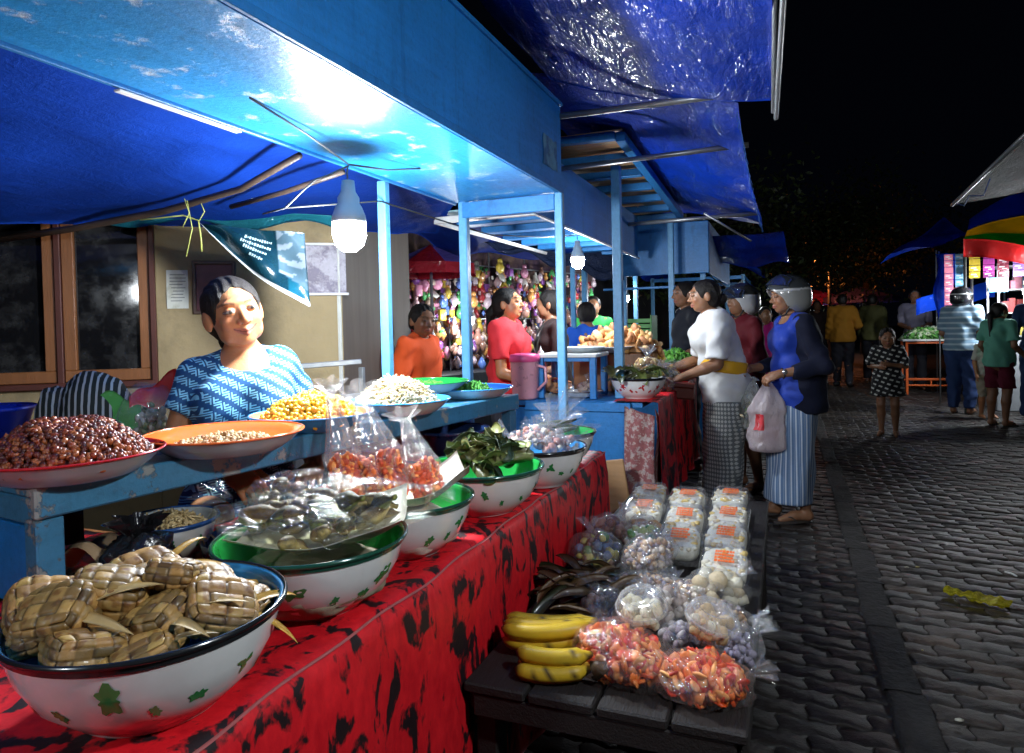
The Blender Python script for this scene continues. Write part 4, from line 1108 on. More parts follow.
heap('fried_beans', 'thin layer of pale fried beans lying in the orange tray', (-1.245, 1.25, ZS+.010), .115, .022, 520, .006, [(.62, .38, .16), (.75, .55, .3), (.45, .22, .08)], foodd, (1.3, .8, .7), seed=3)
heap('yellow_snack', 'heap of bright yellow corn snack on the blue-rimmed tray', (-1.262, 1.60, ZS+.022), .140, .072, 1000, .0085, [(.85, .52, .03), (.9, .62, .08), (.7, .38, .02)], foodv, (1.2, .9, .7), seed=4, power=1.3)
heap('bean_sprouts', 'pale pile of bean sprouts on the bright blue tray', (-1.20, 1.96, ZS+.020), .130, .088, 1500, .0075, [(.72, .62, .42), (.8, .74, .55), (.55, .42, .2), (.68, .55, .35)], foodd, seed=5, power=1.25, tubes=4.5)
heap('chopped_greens', 'scatter of chopped long beans in the green tray', (-1.27, 2.30, ZS+.045), .09, .025, 170, .006, [(.06, .28, .03), (.12, .40, .05)], foodd, seed=6, tubes=5)
heap('herb_leaves', 'sprig of fresh herbs in the deep blue tray beside the pitcher', (-1.15, 2.44, ZS+.012), .085, .045, 260, .008, [(.05, .25, .03), (.10, .38, .05), (.03, .15, .02)], foodd, (1.6, 1, .25), seed=7)
heap('noodles', 'tangle of pale noodles in the small basin under the shelf', (-1.33, 1.16, TZ+.045), .082, .05, 420, .0055, [(.70, .55, .30), (.62, .46, .22)], foodd, seed=8, tubes=7)

# ------------------------------------------------------------------ woven rice cakes
weave = mat('palm_leaf_weave', (1, 1, 1), .5, vcol=True, var=.35, vs=35, bump=.0008, bs=140, stretch=(1, 1, 1), coat=.08)
def ketupat_mesh(seed):
    r = np.random.RandomState(seed); N = 32; K = 4; b = MB()
    a_, b_, c_ = (.044, .040, .036)[seed-1], (.033, .037, .030)[seed-1], (.019, .022, .024)[seed-1]; strip = r.uniform(.35, 1.6, (6, 2, K)); tint = r.uniform(0, 1, (6, 2, K)) 
    for fi in range(6):
        ax = fi//2; sg = 1 if fi % 2 else -1; V = []; C = []
        for i in range(N+1):
            for j in range(N+1):
                u, v = -1+2*i/N, -1+2*j/N; q = np.zeros(3); q[ax] = sg; q[(ax+1) % 3] = u; q[(ax+2) % 3] = v
                p = q/(np.abs(q)**3.6).sum()**(1/3.6)
                cu, cv = (u+1)/2*K, (v+1)/2*K; iu, iv = min(K-1, int(cu)), min(K-1, int(cv)); fu, fv = cu-iu-.5, cv-iv-.5
                over = (iu+iv) % 2
                e = (abs(fu) if over else abs(fv))*2; al = (abs(fv) if over else abs(fu))*2
                hgt = .0024*(1-al**2)**.5*(1-.55*e**6) - (.0012 if al > .9 else 0)
                k = strip[fi, 0 if over else 1, iu if over else iv]; tn = tint[fi, 0 if over else 1, iu if over else iv]
                colr = np.array((.37, .19, .055))*k*(1-tn*.35)+np.array((.24, .22, .05))*k*tn*.35
                if al > .86: colr = colr*.35
                if fb((u*3+fi*7, v*3, seed), 1, 4) > .28: colr = colr*np.array((.62, .5, .4))
                nrm = p/np.array((a_, b_, c_)); nrm = nrm*0+p; nrm /= np.linalg.norm(nrm)
                V.append(p*np.array((a_, b_, c_))*(1+.06*fb(p, 1.5, seed))+nrm*hgt); C.append(colr)
        F = [(i*(N+1)+j, (i+1)*(N+1)+j, (i+1)*(N+1)+j+1, i*(N+1)+j+1) for i in range(N) for j in range(N)]
        if sg < 0: F = [f[::-1] for f in F]
        b.add(V, F, 0, np.array(C))
    return b, r
def ribbon(b, p, d, L_, w, col, seed, droop=.4):
    p = np.array(p, float); d = np.array(d, float); d /= np.linalg.norm(d); sd = np.cross(d, (0, 0, 1)); sd /= np.linalg.norm(sd)+1e-9
    def fn(u, v):
        wd = w*(1-u**3)*(v-.5); return p+d*L_*u+sd*wd+np.array((0, 0, -droop*L_*u*u+.3*abs(wd)))
    b.grid(fn, 10, 3, 0, col, thick=.0006)
KET = []
for s in range(3):
    bb, r = ketupat_mesh(s+1)
    t = MB(); 
    o = bb.build('rice_cake', weave, None, True)
    for k in range(2):
        q = MB(); ribbon(q, (.036*(1 if k else .9), .01*(k*2-1), .004), (1, .4*(k*2-1), .5*r.uniform(-.2, .8)), .05+.03*r.uniform(), .011, np.array((.72, .40, .06) if s == 1 else (.56, .38, .15))*r.uniform(.7, 1.1), s)
        q.build('leaf_end', weave, o, True)
    KET.append(o)
KD = [((-.945, .665), .118, (.1, .2, .4), 'at the far left of the front basin, tipped on its side'), ((-.905, .745), .150, (.3, -.1, 1.3), 'highest of the heap, under the shelf leg'), ((-.865, .655), .160, (.15, .25, .7), 'large pale one on top in the middle of the front basin'),
      ((-.80, .765), .142, (-.2, .15, -.5), 'with a knotted stub at the back right of the heap'), ((-.735, .72), .135, (.5, .35, 1.0), 'leaning on the right rim of the front basin'), ((-.79, .665), .125, (.3, -.3, .1), 'tilted towards the right front rim'),
      ((-.905, .600), .125, (-.3, .2, 1.9), 'lying low at the left front rim'), ((-.83, .592), .118, (.2, .1, 2.7), 'lowest at the front rim, facing the camera'), ((-.955, .742), .112, (.4, .5, 2.2), 'half hidden behind at the back left'),
      ((-.765, .61), .108, (.1, -.3, .9), 'small one tucked against the inner wall at front right'), ((-.87, .80), .110, (.2, .1, .3), 'deep at the back of the basin'), ((-.84, .70), .100, (.1, .1, 1.2), 'buried in the centre of the heap'),
      ((-.755, .79), .112, (.4, .1, 2.0), 'at the far right rim, half in shadow'), ((-.94, .62), .145, (.5, .2, 1.1), 'second layer at the left, near the blue post'), ((-.885, .60), .150, (.6, -.2, .3), 'second layer at the front, tipped toward the camera'), ((-.815, .72), .172, (.2, .3, 2.2), 'topmost small one leaning to the right')]
for i, ((x, y), z, rot, lab) in enumerate(KD):
    k = KET[i % 3]
    if i < 3: k.location = (x, y, TZ+z); k.rotation_euler = rot; o = k
    else: o = copy_thing(k, (x, y, TZ+z), rot)
    sc_ = 1.2+.12*((i*7) % 3-1); o.scale = (sc_, sc_, sc_)
    tag(o, 'woven palm-leaf rice cake '+lab, 'rice cake', 'woven rice cakes in the front basin')
# ------------------------------------------------------------------ bags
FILM = film('clear_film', bs=24, bd=.003); FILMT = film('thick_film', (.97, .98, 1), .13, .20, 22, .004)
def bag_shape(b, c, size, seed, rot=0, crease=.16, neck=0, sub=4, flat=.0, ls=1.6):
    v, f = ICO[sub]; V = []
    for p in v:
        d = Vector(p); n1 = mnoise.noise(d*ls+Vector((seed*3.7, seed, 0))); n2 = 1-2*abs(mnoise.noise(d*ls*2.3+Vector((seed, 9, seed*2)))); n3 = 1-2*abs(mnoise.noise(d*ls*5+Vector((0, seed*2, 3))))
        q = np.array(p)*(1+crease*n1+crease*.55*(n2-.6)+crease*.22*(n3-.6))
        q[2] = max(q[2], -.75+flat)
        if neck and p[2] > .80: 
            k = (p[2]-.80)/.20; q = np.array((q[0]*(1-k*.6), q[1]*(1-k*.6), q[2]+neck*k**1.5))
        V.append(q)
    V = np.array(V)*np.array(size); V = V@rotm(0, 0, rot).T
    b.add(V+np.array(c), f)
def spout(b, p, d, L_, r0, r1, seed=0, n=26):
    """gathered top of a bag: a pleated fan from r0 out to r1"""
    B = basis(d); p = np.array(p, float); d = np.array(d, float)/np.linalg.norm(d)
    def fn(u, v):
        a = 2*math.pi*v; rr = r0+(r1-r0)*u**1.3; pl = 1+.32*math.sin(a*7+seed)*(.3+u)+.2*math.sin(a*3+seed*2)*u
        return p+d*L_*u*(1+.12*math.sin(a*2+seed))+rr*pl*(B[:, 0]*math.cos(a)*1.1+B[:, 1]*math.sin(a)*.65)
    b.grid(fn, 12, n*2)
def food_bag(label, c, size, seed, content, cat='bag of food', group=None, rot=0, name='food_bag', knot=None, filmm=None, cm=None, tail=.05, psize=.011, n=90, fill=.82, shape=(1, 1, .8), tubes=0, cols=None, crease=.16):
    t = thing(name, label, cat, c, rot, group)
    b = MB(); bag_shape(b, (0, 0, size[2]*.72), size, seed, 0, crease)
    if knot is not None:
        d = np.array(knot, float); d /= np.linalg.norm(d); p = d*np.array(size)*.92+np.array((0, 0, size[2]*.72))
        spout(b, p, d, tail, .006, tail*.55, seed)
    f = b.build('film', filmm or FILM, t, True)
    r = np.random.RandomState(seed); b = MB()
    for _ in range(n):
        v = r.normal(size=3); v /= np.linalg.norm(v); v *= r.uniform(.2, 1)**.4*fill; v[2] = max(v[2], -.72)
        p = v*np.array(size)+np.array((0, 0, size[2]*.72)); cc = np.array(cols[r.randint(len(cols))])*r.uniform(.7, 1.2); s = psize*r.uniform(.7, 1.25)
        if tubes:
            d = r.normal(size=3); d /= np.linalg.norm(d); b.tube([p-d*s*tubes*.5, p+np.array((0, 0, s*.4)), p+d*s*tubes*.5], s*.35, 5, 0, cc)
        else: b.ell(p, np.array(shape)*s, rotm(*r.uniform(0, 3.14, 3)), 2 if s > .012 else 1, 0, cc, .3, 1.4, r.randint(99))
    b.build(content, cm or foodd, t, True)
    return t
# paper sheets
paperm = mat('greaseproof_paper', (.74, .70, .60), .6, var=.08, vs=14, bump=.0015, bs=30)
def sheet(label, c, sx, sy, rz, bend, seed, tilt=(0, 0), m=None, name='paper_sheet', curlup=0):
    b = MB(); Rm = rotm(tilt[0], tilt[1], rz)
    def fn(u, v):
        x, y = (u-.5)*sx, (v-.5)*sy; z = bend*((x/sx*2)**2+(y/sy*2)**2)+.008*fb((x*12, y*12), 1, seed)+curlup*max(0, u-.7)**1.5
        return Rm@np.array((x, y, z))
    b.grid(fn, 18, 18, thick=.0006); o = b.build(name, m or paperm, None, True); o.location = c
    return tag(o, label, 'paper')
sheet('crumpled paper lining the fish basin, one corner over its right rim', (-.815, 1.07, TZ+.118), .30, .28, .5, .03, 3, (.0, -.07))
sheet('white paper sheet sticking up from the basin of cracker bags', (-.80, 1.40, TZ+.112), .24, .22, .6, .035, 5, (-.02, -.22))
# fish bags
def fish_bags():
    fishv = mat('fish_skin', (1, 1, 1), .55, vcol=True, var=.75, vs=70, coat=.0, bump=.002, bs=120)
    spec = [((-.80, 1.09), .125, (.135, .060, .036), .45, 1, 'largest bag of silvery fish, lying across the top of the green-lined basin'),
            ((-.86, 1.02), .115, (.115, .052, .032), .25, 2, 'bag of dark smoked fish at the front of the green-lined basin'),
            ((-.93, 1.12), .120, (.07, .055, .040), 1.2, 3, 'upright small bag of brown fish bits at the back left of the fish basin'),
            ((-.77, .985), .100, (.08, .04, .03), .7, 4, 'small bag of fish tucked under the front rim of the fish basin')]
    for (xy, z, size, rot, sd, lab) in spec:
        z += .035; size = tuple(1.15*q for q in size); t = thing('fish_bag', lab, 'bag of fish', (xy[0], xy[1], TZ+z), rot, 'bags of fish in the green-lined basin')
        b = MB(); bag_shape(b, (0, 0, size[2]*.5), np.array(size)*1.18, sd+20, 0, .22, ls=2)
        d = (1, .1, .1) if sd % 2 else (-1, .2, .2); spout(b, np.array(d)*size[0]*1.05+np.array((0, 0, size[2]*.5)), d, .05, .010, .035, sd)
        b.build('film', film('fish_film', (1, 1, .95), .02, .07, 20, .004, .06), t, True)
        r = np.random.RandomState(sd); k = 22 if sd < 3 else 12
        b = MB()
        for i in range(k):
            c = np.array((r.uniform(-.55, .55)*size[0], r.uniform(-.6, .6)*size[1], size[2]*r.uniform(.0, .95))); v, f = ICO[3]; v = v.copy()
            L_ = size[0]*r.uniform(.16, .34); tt = (v[:, 0]+1)/2; w = np.where(tt < .12, .25+.9*tt/.12*.3, 1)*1.0
            body_ = v*np.array((L_, size[1]*.30, size[2]*.42)); nar = (1-.75*np.clip((tt-.55)/.35, 0, 1))+1.1*np.clip((tt-.9)/.1, 0, 1); body_[:, 1] *= nar; body_[:, 2] *= nar
            cc = np.where((v[:, 2] > .1)[:, None], np.array((.10, .055, .012)), np.array((.30, .22, .07)))*(1+.4*np.array([fb(p, 3, i)*2 for p in v]))[:, None]
            if i % 3 == 0: cc = cc*np.array((.5, .75, .4))
            b.add(body_@rotm(r.uniform(-.8, .8), r.uniform(-.4, .4), r.uniform(-.9, .9)).T+c, f, 0, np.clip(cc, .01, 1))
        b.build('fish', fishv, t, True)
fish_bags()
# flat square clear bag standing behind
t = thing('snack_packet', 'flat clear square packet of brown clams standing at the back of the fish basin', 'packet', (-.96, 1.16, TZ+.13), .5)
b = MB(); Rm = rotm(R(-62), 0, 0)
b.grid(lambda u, v: Rm@np.array(((u-.5)*.17, (v-.5)*.13, .022*math.sin(math.pi*u)*math.sin(math.pi*v)+.004*fb((u*6, v*6), 1, 2))), 20, 20); b.grid(lambda u, v: Rm@np.array(((u-.5)*.17, (v-.5)*.13, -.018*math.sin(math.pi*u)*math.sin(math.pi*v))), 20, 20); b.build('film', FILM, t, True)
b = MB(); r = np.random.RandomState(4)
for _ in range(34): b.ell(Rm@np.array((r.uniform(-.065, .065), r.uniform(-.055, .02), r.uniform(-.008, .01))), np.array((.014, .011, .008))*r.uniform(.7, 1.2), rotm(*r.uniform(0, 3, 3)), 2, 0, np.array((.24, .17, .09))*r.uniform(.5, 1.4), .3)
b.build('clams', foodv, t, True)
# long cracker bags
def cracker_bags():
    for i, (base_, top, w, lab) in enumerate((((-.915, 1.29, TZ+.125), (-1.05, 1.40, 1.08), .036, 'left tall bag of orange crackers with a long gathered neck'), ((-.85, 1.35, TZ+.125), (-1.00, 1.45, 1.06), .055, 'middle tall bag of orange crackers, the fullest'), ((-.79, 1.43, TZ+.12), (-.90, 1.50, 1.0), .042, 'right tall bag of orange crackers, its neck twisted shut'))):
        p, q = np.array(base_), np.array(top); d = q-p; L_ = np.linalg.norm(d); B = basis(d/L_)
        t = thing('cracker_bag', lab, 'bag of crackers', base_, 0, 'tall bags of orange crackers')
        def fn(u, v, w=w, i=i):
            a = 2*math.pi*v
            if u < .06: rr = w*(u/.06)**.5
            elif u < .38: rr = w*(1+.12*math.sin(u*20+i))
            elif u < .9: rr = w*(1-.72*((u-.38)/.52)**.8)
            else: rr = w*(.28+.75*((u-.9)/.1))
            pl = 1+(.10+.22*u)*math.sin(a*6+i*2+u*4)+.08*math.sin(a*11+u*9)
            return d*u*1.05+rr*pl*(B[:, 0]*math.cos(a)+B[:, 1]*math.sin(a)*.7)
        b = MB(); b.grid(fn, 44, 48); b.build('film', film('neck_film', (1, .97, .95), .18, .16, 40, .004, .12), t, True)
        r = np.random.RandomState(i+3); b = MB()
        for _ in range(420):
            u = r.uniform(.02, .36); a = r.uniform(0, 6.28); rr = w*.88*math.sqrt(r.uniform(.1, 1)); c = d*u+rr*(B[:, 0]*math.cos(a)+B[:, 1]*math.sin(a)*.7)
            cc = np.array([(.75, .16, .03), (.62, .08, .02), (.85, .32, .08), (.5, .06, .02)][r.randint(4)])*r.uniform(.8, 1.3)
            b.ell(c, np.array((.013, .009, .005))*r.uniform(.7, 1.3), rotm(*r.uniform(0, 3, 3)), 1, 0, cc, .3)
        b.build('crackers', foodd, t, True)
cracker_bags()
# leaf parcels
leafm = mat('banana_leaf', (1, 1, 1), .38, vcol=True, var=.45, vs=28, bump=.0012, bs=120, coat=.2, stretch=(1, 5, 1))
def leafsheet(b, c, L_, w, rot, curl, col, seed, bend=.5):
    Rm = rotm(*rot)
    def fn(u, v):
        x = (u-.5)*L_; wd = w*(1-(2*abs(u-.5))**2.6)**.5 if seed % 3 else w; y = (v-.5)*wd; a = (v-.5)*curl
        return np.array(c)+Rm@np.array((x, y*math.cos(a), abs(y)*math.sin(abs(a))*1.1-bend*x*x/L_+.006*fb((x*25, y*25), 1, seed)))
    b.grid(fn, 14, 8, 0, col, thick=.0008)
LC = [(.045, .07, .02), (.09, .12, .03), (.16, .19, .05), (.03, .045, .02), (.20, .20, .07), (.10, .09, .03)]
def leaf_parcels():
    r = np.random.RandomState(12); places = ['at the left of', 'on top of', 'at the back of', 'at the right of', 'low at the front of', 'in the middle of', 'leaning over the rim of', 'behind the top one in', 'nearest the shelf in', 'upright at the back right of', 'flat at the front right of', 'second from the left in']
    for i in range(12):
        a = i*2.4; q = .105*math.sqrt((i+.5)/12); x, y = -.80+q*math.cos(a), 1.757+q*math.sin(a); z = TZ+.112+.075*(1-(q/.12)**2)*.9+.006*r.normal()
        t = thing('leaf_parcel', 'dark green folded leaf parcel %s the leaf-heaped basin' % places[i], 'leaf parcel', (x, y, z), r.uniform(0, 6.28), 'folded leaf parcels in the basin')
        b = MB(); L_, w, hh = .052, .030, .011; v, f = ICO[3]; v = np.sign(v)*np.abs(v)**.42; v = v*(1+.22*np.array([fb(p, 2.2, i) for p in v]))[:, None]
        c0 = np.array(LC[r.randint(6)]); cc = np.array([c0*(1+.5*fb(p, 3, i+5)) for p in v]); Rm = rotm(r.uniform(-.5, .5), r.uniform(-.5, .5), 0)
        b.add((v*np.array((L_, w, hh)))@Rm.T, f, 0, np.clip(cc, .01, 1)); b.build('parcel', leafm, t, True)
        b = MB()
        for k in range(5): leafsheet(b, Rm@np.array((.018*(k-2), r.uniform(-.01, .01), .012+.004*k)), r.uniform(.06, .10), r.uniform(.035, .06), (r.uniform(-.7, .7), r.uniform(-.7, .7), r.uniform(-1.3, 1.3)), r.uniform(.5, 1.6), np.array(LC[r.randint(6)])*r.uniform(.8, 1.7), i*3+k)
        b.build('leaf_flap', leafm, t, True)
leaf_parcels()
def leaf_rolls():
    r = np.random.RandomState(5)
    for i in range(8):
        t = MB(); a = .9+r.uniform(-.25, .25); c = np.array((-.80+.02*r.normal(), 2.44+(i-3.5)*.026, TZ+.118+.012*(i % 3))); d = np.array((math.cos(a), math.sin(a), r.uniform(-.05, .15)))*.085
        t.tube([c-d, c-d*.5+(0, 0, .004), c+d*.4, c+d], [.006, .013, .014, .008], 10, 0, np.array(LC[r.randint(6)])*.8, True, .6)
        tag(t.build('leaf_roll', leafm, None, True), ['nearest', 'second nearest', 'third nearest', 'fourth nearest', 'fifth nearest', 'sixth nearest', 'seventh nearest', 'farthest'][i]+' of the dark leaf rolls laid across the farthest basin', 'leaf roll', 'dark leaf rolls')
leaf_rolls()
def knotted_bags():
    r = np.random.RandomState(8); lab = ['with its long neck pointing up at the pink pitcher', 'at the front left, nearest the leaf parcels', 'at the front rim, with pale pink sweets', 'in the middle of the heap', 'at the right, beside the leaf rolls', 'at the back, against the shelf leg', 'on top of the heap', 'low at the right front rim', 'at the far left, with two ruffled necks']
    for i in range(9):
        a = i*2.4; q = .10*math.sqrt((i+.3)/9); x, y = -.755+q*math.cos(a), 2.10+q*math.sin(a); z = TZ+.085+.05*(1-(q/.11)**2)
        dr = (r.uniform(-.9, .5), r.uniform(-.6, .6), r.uniform(.5, 1)); tl = .05
        if i == 0: dr = (-.7, .45, .9); tl = .13
        if i == 8: dr = (-1, -.1, .7); tl = .10
        food_bag('clear knotted bag of sweets '+lab[i], (x, y, z), (.042, .038, .034), i+31, 'sweets', 'bag of sweets', 'knotted clear bags in the blue-lined basin', r.uniform(0, 6), knot=dr, tail=tl, psize=.012, n=16, cols=[(.70, .38, .30), (.62, .50, .42), (.55, .25, .2), (.7, .6, .5)], filmm=FILMT)
knotted_bags()
# dark carrier bag, under the shelf
b = MB(); bag_shape(b, (0, 0, .05), (.075, .06, .07), 77, .3, .28, ls=2.2); spout(b, (0, 0, .10), (.2, -.2, 1), .05, .012, .04, 2)
tag(b.build('carrier_bag', mat('black_film', (.012, .012, .014), .25, coat=.3, bump=.003, bs=30), None, True), 'crumpled black carrier bag under the left end of the shelf', 'bag').location = (-1.20, .98, TZ+.005)
b = MB(); b.grid(lambda u, v: ((u-.5)*.16, (v-.5)*.08, .05*math.sin(math.pi*u)+.01*math.sin(v*9)), 14, 10, thick=.004)
tag(b.build('cardboard_flap', mat('cardboard', (.38, .25, .13), .8, var=.15), None, True), 'bent brown cardboard behind the black bag under the shelf', 'cardboard').location = (-1.30, .96, TZ+.05)
t = thing('tub', 'dark red plastic tub standing under the middle of the shelf', 'tub', (-1.20, 1.78, TZ)); b = MB(); b.lathe([(.0005, 0), (.09, 0), (.11, .16), (.115, .162), (.105, .16), (.085, .01), (.0005, .008)], n=32); b.build('tub_wall', mat('maroon_plastic', (.16, .01, .02), .35), t, True); b = MB(); b.lathe([(.117, .155), (.121, .16), (.117, .166)], n=32); b.build('lip', mat('maroon_plastic', (.2, .01, .02), .35), t, True)
t = thing('tub', 'dark blue plastic tub standing under the far end of the shelf', 'tub', (-1.12, 2.2, TZ)); b = MB(); b.lathe([(.0005, 0), (.10, 0), (.13, .15), (.135, .152), (.125, .15), (.095, .01), (.0005, .008)], n=32); b.build('tub_wall', mat('navy_plastic', (.01, .02, .06), .35), t, True); b = MB(); b.lathe([(.136, .145), (.14, .15), (.136, .156)], n=32); b.build('lip', MATS['navy_plastic'], t, True)

# ------------------------------------------------------------------ bench with bananas, boxes and bags on the aisle side
def bench():
    t = thing('low_bench', 'low dark wooden bench beside the red cloth, loaded with boxes and bags', 'bench', (-.37, 1.9, 0))
    dw = mat('dark_old_wood', (.009, .006, .005), .7, var=.4, vs=8, bump=.003, bs=40, stretch=(5, .6, 5))
    b = MB()
    for k in range(4): b.box((-.225+.15*k, .32, .432), (.142, 1.78, .022), None, .004)
    b.build('planks', dw, t)
    for (x, y) in ((-.26, 1.12), (.26, 1.12), (-.26, -.50), (.26, -.50)):
        b = MB(); b.box((x, y, .21), (.05, .06, .42), None, .004); b.build('leg', dw, t)
    b = MB(); b.box((.285, .32, .395), (.02, 1.72, .05), None, .003); b.box((-.285, .32, .395), (.02, 1.72, .05), None, .003); b.box((0, -.555, .395), (.55, .02, .05), None, .003); b.build('rails', dw, t)
bench()
BZ = .4445
boxm = film('clear_box', (.99, .99, 1), .05, .12, 14, .0012, .06)
stamp = mat('orange_stamp', (.80, .14, .01), .5); lidm = mat('milky_lid', (.62, .62, .55), .3, coat=.3)
def stamp_marks(b, z, s, seed, mi=0):
    r = random.Random(seed)
    for row in range(4):      # a block of rows of small letter-like strokes
        y = (1.5-row)*.012*s
        x = -.020*s
        while x < .020*s:
            w = r.uniform(.004, .009)*s
            b.box((x+w/2, y, z), (w*.85, .008*s, .0006), None, .0001, mi)
            if r.random() < .6: b.box((x+w*.5, y+.0045*s, z), (w*.3, .003*s, .0006), None, .0001, mi)
            x += w
def lunch_box(label, c, rz, seed, tiltx=0):
    t = thing('takeaway_box', label, 'food box', c, rz, 'clear takeaway boxes with orange stamps'); t.rotation_euler = (tiltx, 0, rz)
    w, l, h = .148, .175, .066
    def fr(b, z0, z1, s0, s1, n=28, p=5, mi=0):
        def fn(u, v):
            a = 2*math.pi*v; c_, s_ = math.cos(a), math.sin(a); k = (abs(c_)**p+abs(s_)**p)**(-1/p); sc_ = s0+(s1-s0)*u; rib = 1+.008*math.sin(a*40)
            return (w/2*k*c_*sc_*rib, l/2*k*s_*sc_*rib, z0+(z1-z0)*u)
        b.grid(fn, 6, n*3, mi)
    b = MB(); fr(b, 0, h*.5, .84, .98); fr(b, h*.5, h, 1.0, .84); fr(b, h*.48, h*.52, 1.05, 1.05)
    def top(u, v): 
        a = 2*math.pi*v; c_, s_ = math.cos(a), math.sin(a); k = (abs(c_)**5+abs(s_)**5)**(-1/5); return (w/2*k*c_*.84*u, l/2*k*s_*.84*u, h+.002*math.cos(u*8))
    b.grid(top, 6, 60); shell = b.build('box_shell', boxm, t, True)
    b = MB(); r = np.random.RandomState(seed); 
    v, f = ICO[3]; v2 = np.sign(v)*np.abs(v)**.5; b.add(v2*np.array((w*.43, l*.43, h*.40))+np.array((0, 0, h*.47)), f, 0, np.array([np.array((.66, .64, .54))*(1+.3*fb(p, 3, seed)) for p in v]))
    for _ in range(70): b.ell((r.uniform(-.055, .055), r.uniform(-.065, .065), h*.80), np.array((.013, .009, .006))*r.uniform(.5, 1.3), rotm(0, 0, r.uniform(0, 3)), 1, 0, np.array([(.74, .70, .58), (.72, .66, .5), (.70, .5, .16), (.62, .52, .36)][r.randint(4)]), .3)
    b.build('rice', foodd, t, True)
    b = MB(); stamp_marks(b, h+.0045, 1.3, seed); b.build('stamp', stamp, shell)
for i, (x, y, z, rz, tx, lab) in enumerate((
        (-.515, 2.74, .03, .05, .10, 'at the far left, top of the rear pair'), (-.360, 2.70, .03, -.03, .10, 'at the far end of the middle column'), (-.205, 2.76, .03, -.06, .08, 'at the far end of the right column'),
        (-.495, 2.53, .022, .02, .2, 'second of the left column'), (-.340, 2.47, .018, .0, .22, 'second of the middle column'), (-.195, 2.52, .02, -.05, .2, 'second of the right column'),
        (-.325, 2.24, .012, .03, .25, 'third of the middle column, over yellow rice'), (-.185, 2.29, .016, -.05, .22, 'third of the right column'), (-.172, 2.06, .010, -.02, .26, 'nearest of the right column, its stamp creased'))):
    lunch_box('clear takeaway box with an orange stamp, '+lab, (x, y, BZ+.02+z), rz, i, tx)
b = MB(); b.box((0, 0, 0), (.50, .50, .02), None, .006)
tag(b.build('crate_lid', mat('dark_tray', (.03, .03, .035), .5)), 'dark low tray under the far takeaway boxes on the bench', 'tray').location = (-.385, 2.64, BZ+.011)
G = 'clear bags and packets on the bench'
COLS = dict(nuts=[(.42, .22, .10), (.55, .36, .2), (.25, .2, .22), (.6, .5, .4)], veg=[(.10, .28, .06), (.35, .42, .12), (.6, .58, .4)], rice=[(.6, .55, .42), (.5, .4, .25)], meat=[(.30, .10, .06), (.42, .22, .16), (.2, .07, .05)], dk=[(.07, .05, .06), (.14, .10, .09)])
food_bag('clear bag of white radish and greens in the left middle of the bench', (-.44, 2.27, BZ), (.085, .10, .06), 51, 'vegetables', 'bag of food', G, .3, cols=COLS['veg'], psize=.016, n=60, knot=(-.6, -.3, .8))
food_bag('bag of speckled nuts, the upper one in the middle of the bench', (-.385, 2.03, BZ+.045), (.115, .08, .055), 52, 'nuts', 'bag of food', G, 1.4, cols=COLS['nuts'], psize=.0095, n=330, knot=(1, .1, .3), filmm=FILMT)
food_bag('long bag of blue-grey and brown nuts under the upper nut bag', (-.355, 1.87, BZ), (.12, .075, .05), 53, 'nuts', 'bag of food', G, -.1, cols=COLS['nuts'], psize=.0095, n=330, filmm=FILMT, knot=(1, 0, .3))
food_bag('clear bag of bread slices and leaf at the right edge behind the nuts', (-.185, 1.90, BZ), (.09, .08, .06), 54, 'bread', 'bag of food', G, .2, cols=COLS['rice'], psize=.022, n=30, knot=(.6, .2, .6))
food_bag('small bag of brown nuts at the right edge of the bench', (-.165, 1.76, BZ), (.085, .065, .045), 55, 'nuts', 'bag of food', G, .1, cols=COLS['nuts'], psize=.009, n=220, knot=(1, -.3, .3))
food_bag('flat bag of nuts behind the right clear tub', (-.25, 1.86, BZ+.02), (.07, .06, .035), 56, 'nuts', 'bag of food', G, 2.4, cols=COLS['nuts'], psize=.010, n=200, knot=(1, -.2, .3))
food_bag('bag of dark plum sweets at the left, beside the left clear tub', (-.445, 1.72, BZ), (.065, .085, .05), 57, 'sweets', 'bag of food', G, .3, cols=COLS['dk'], psize=.014, n=60, filmm=FILMT, knot=(-.3, .8, .5))
food_bag('clear bag of mixed green and yellow snacks against the red cloth', (-.565, 2.10, BZ), (.085, .10, .07), 58, 'snacks', 'bag of food', G, .9, cols=[(.10, .22, .05), (.45, .38, .08), (.1, .12, .2), (.25, .12, .07)], psize=.015, n=90, knot=(.3, .7, .8), filmm=FILMT)
food_bag('shiny bag of dried meat behind the green snack bag', (-.59, 2.36, BZ), (.075, .08, .06), 59, 'dried_meat', 'bag of food', G, .1, cols=COLS['meat'], psize=.02, n=36, knot=(.5, .3, .8), filmm=FILMT)
food_bag('brown bag between the dried meat and the left box column', (-.47, 2.38, BZ), (.06, .06, .06), 60, 'buns', 'bag of food', G, .1, cols=[(.35, .20, .10)], psize=.025, n=16, knot=(.0, .3, .9))
food_bag('bag of garlic cloves behind the left clear tub', (-.29, 1.745, BZ+.01), (.07, .06, .055), 61, 'cloves', 'bag of food', G, .6, cols=[(.55, .48, .42), (.45, .35, .3)], psize=.014, n=46, knot=(-.4, .7, .6))
food_bag('crinkled empty-topped bag at the right rim behind the right clear tub', (-.105, 1.62, BZ), (.05, .06, .05), 62, 'crumbs', 'bag of food', G, .6, cols=[(.25, .22, .3)], psize=.01, n=40, knot=(.9, .3, .3))
food_bag('purple-grey sweets bag between the two clear tubs', (-.245, 1.66, BZ), (.05, .05, .03), 63, 'sweets', 'bag of food', G, .6, cols=[(.3, .22, .25), (.4, .35, .35)], psize=.012, n=40)
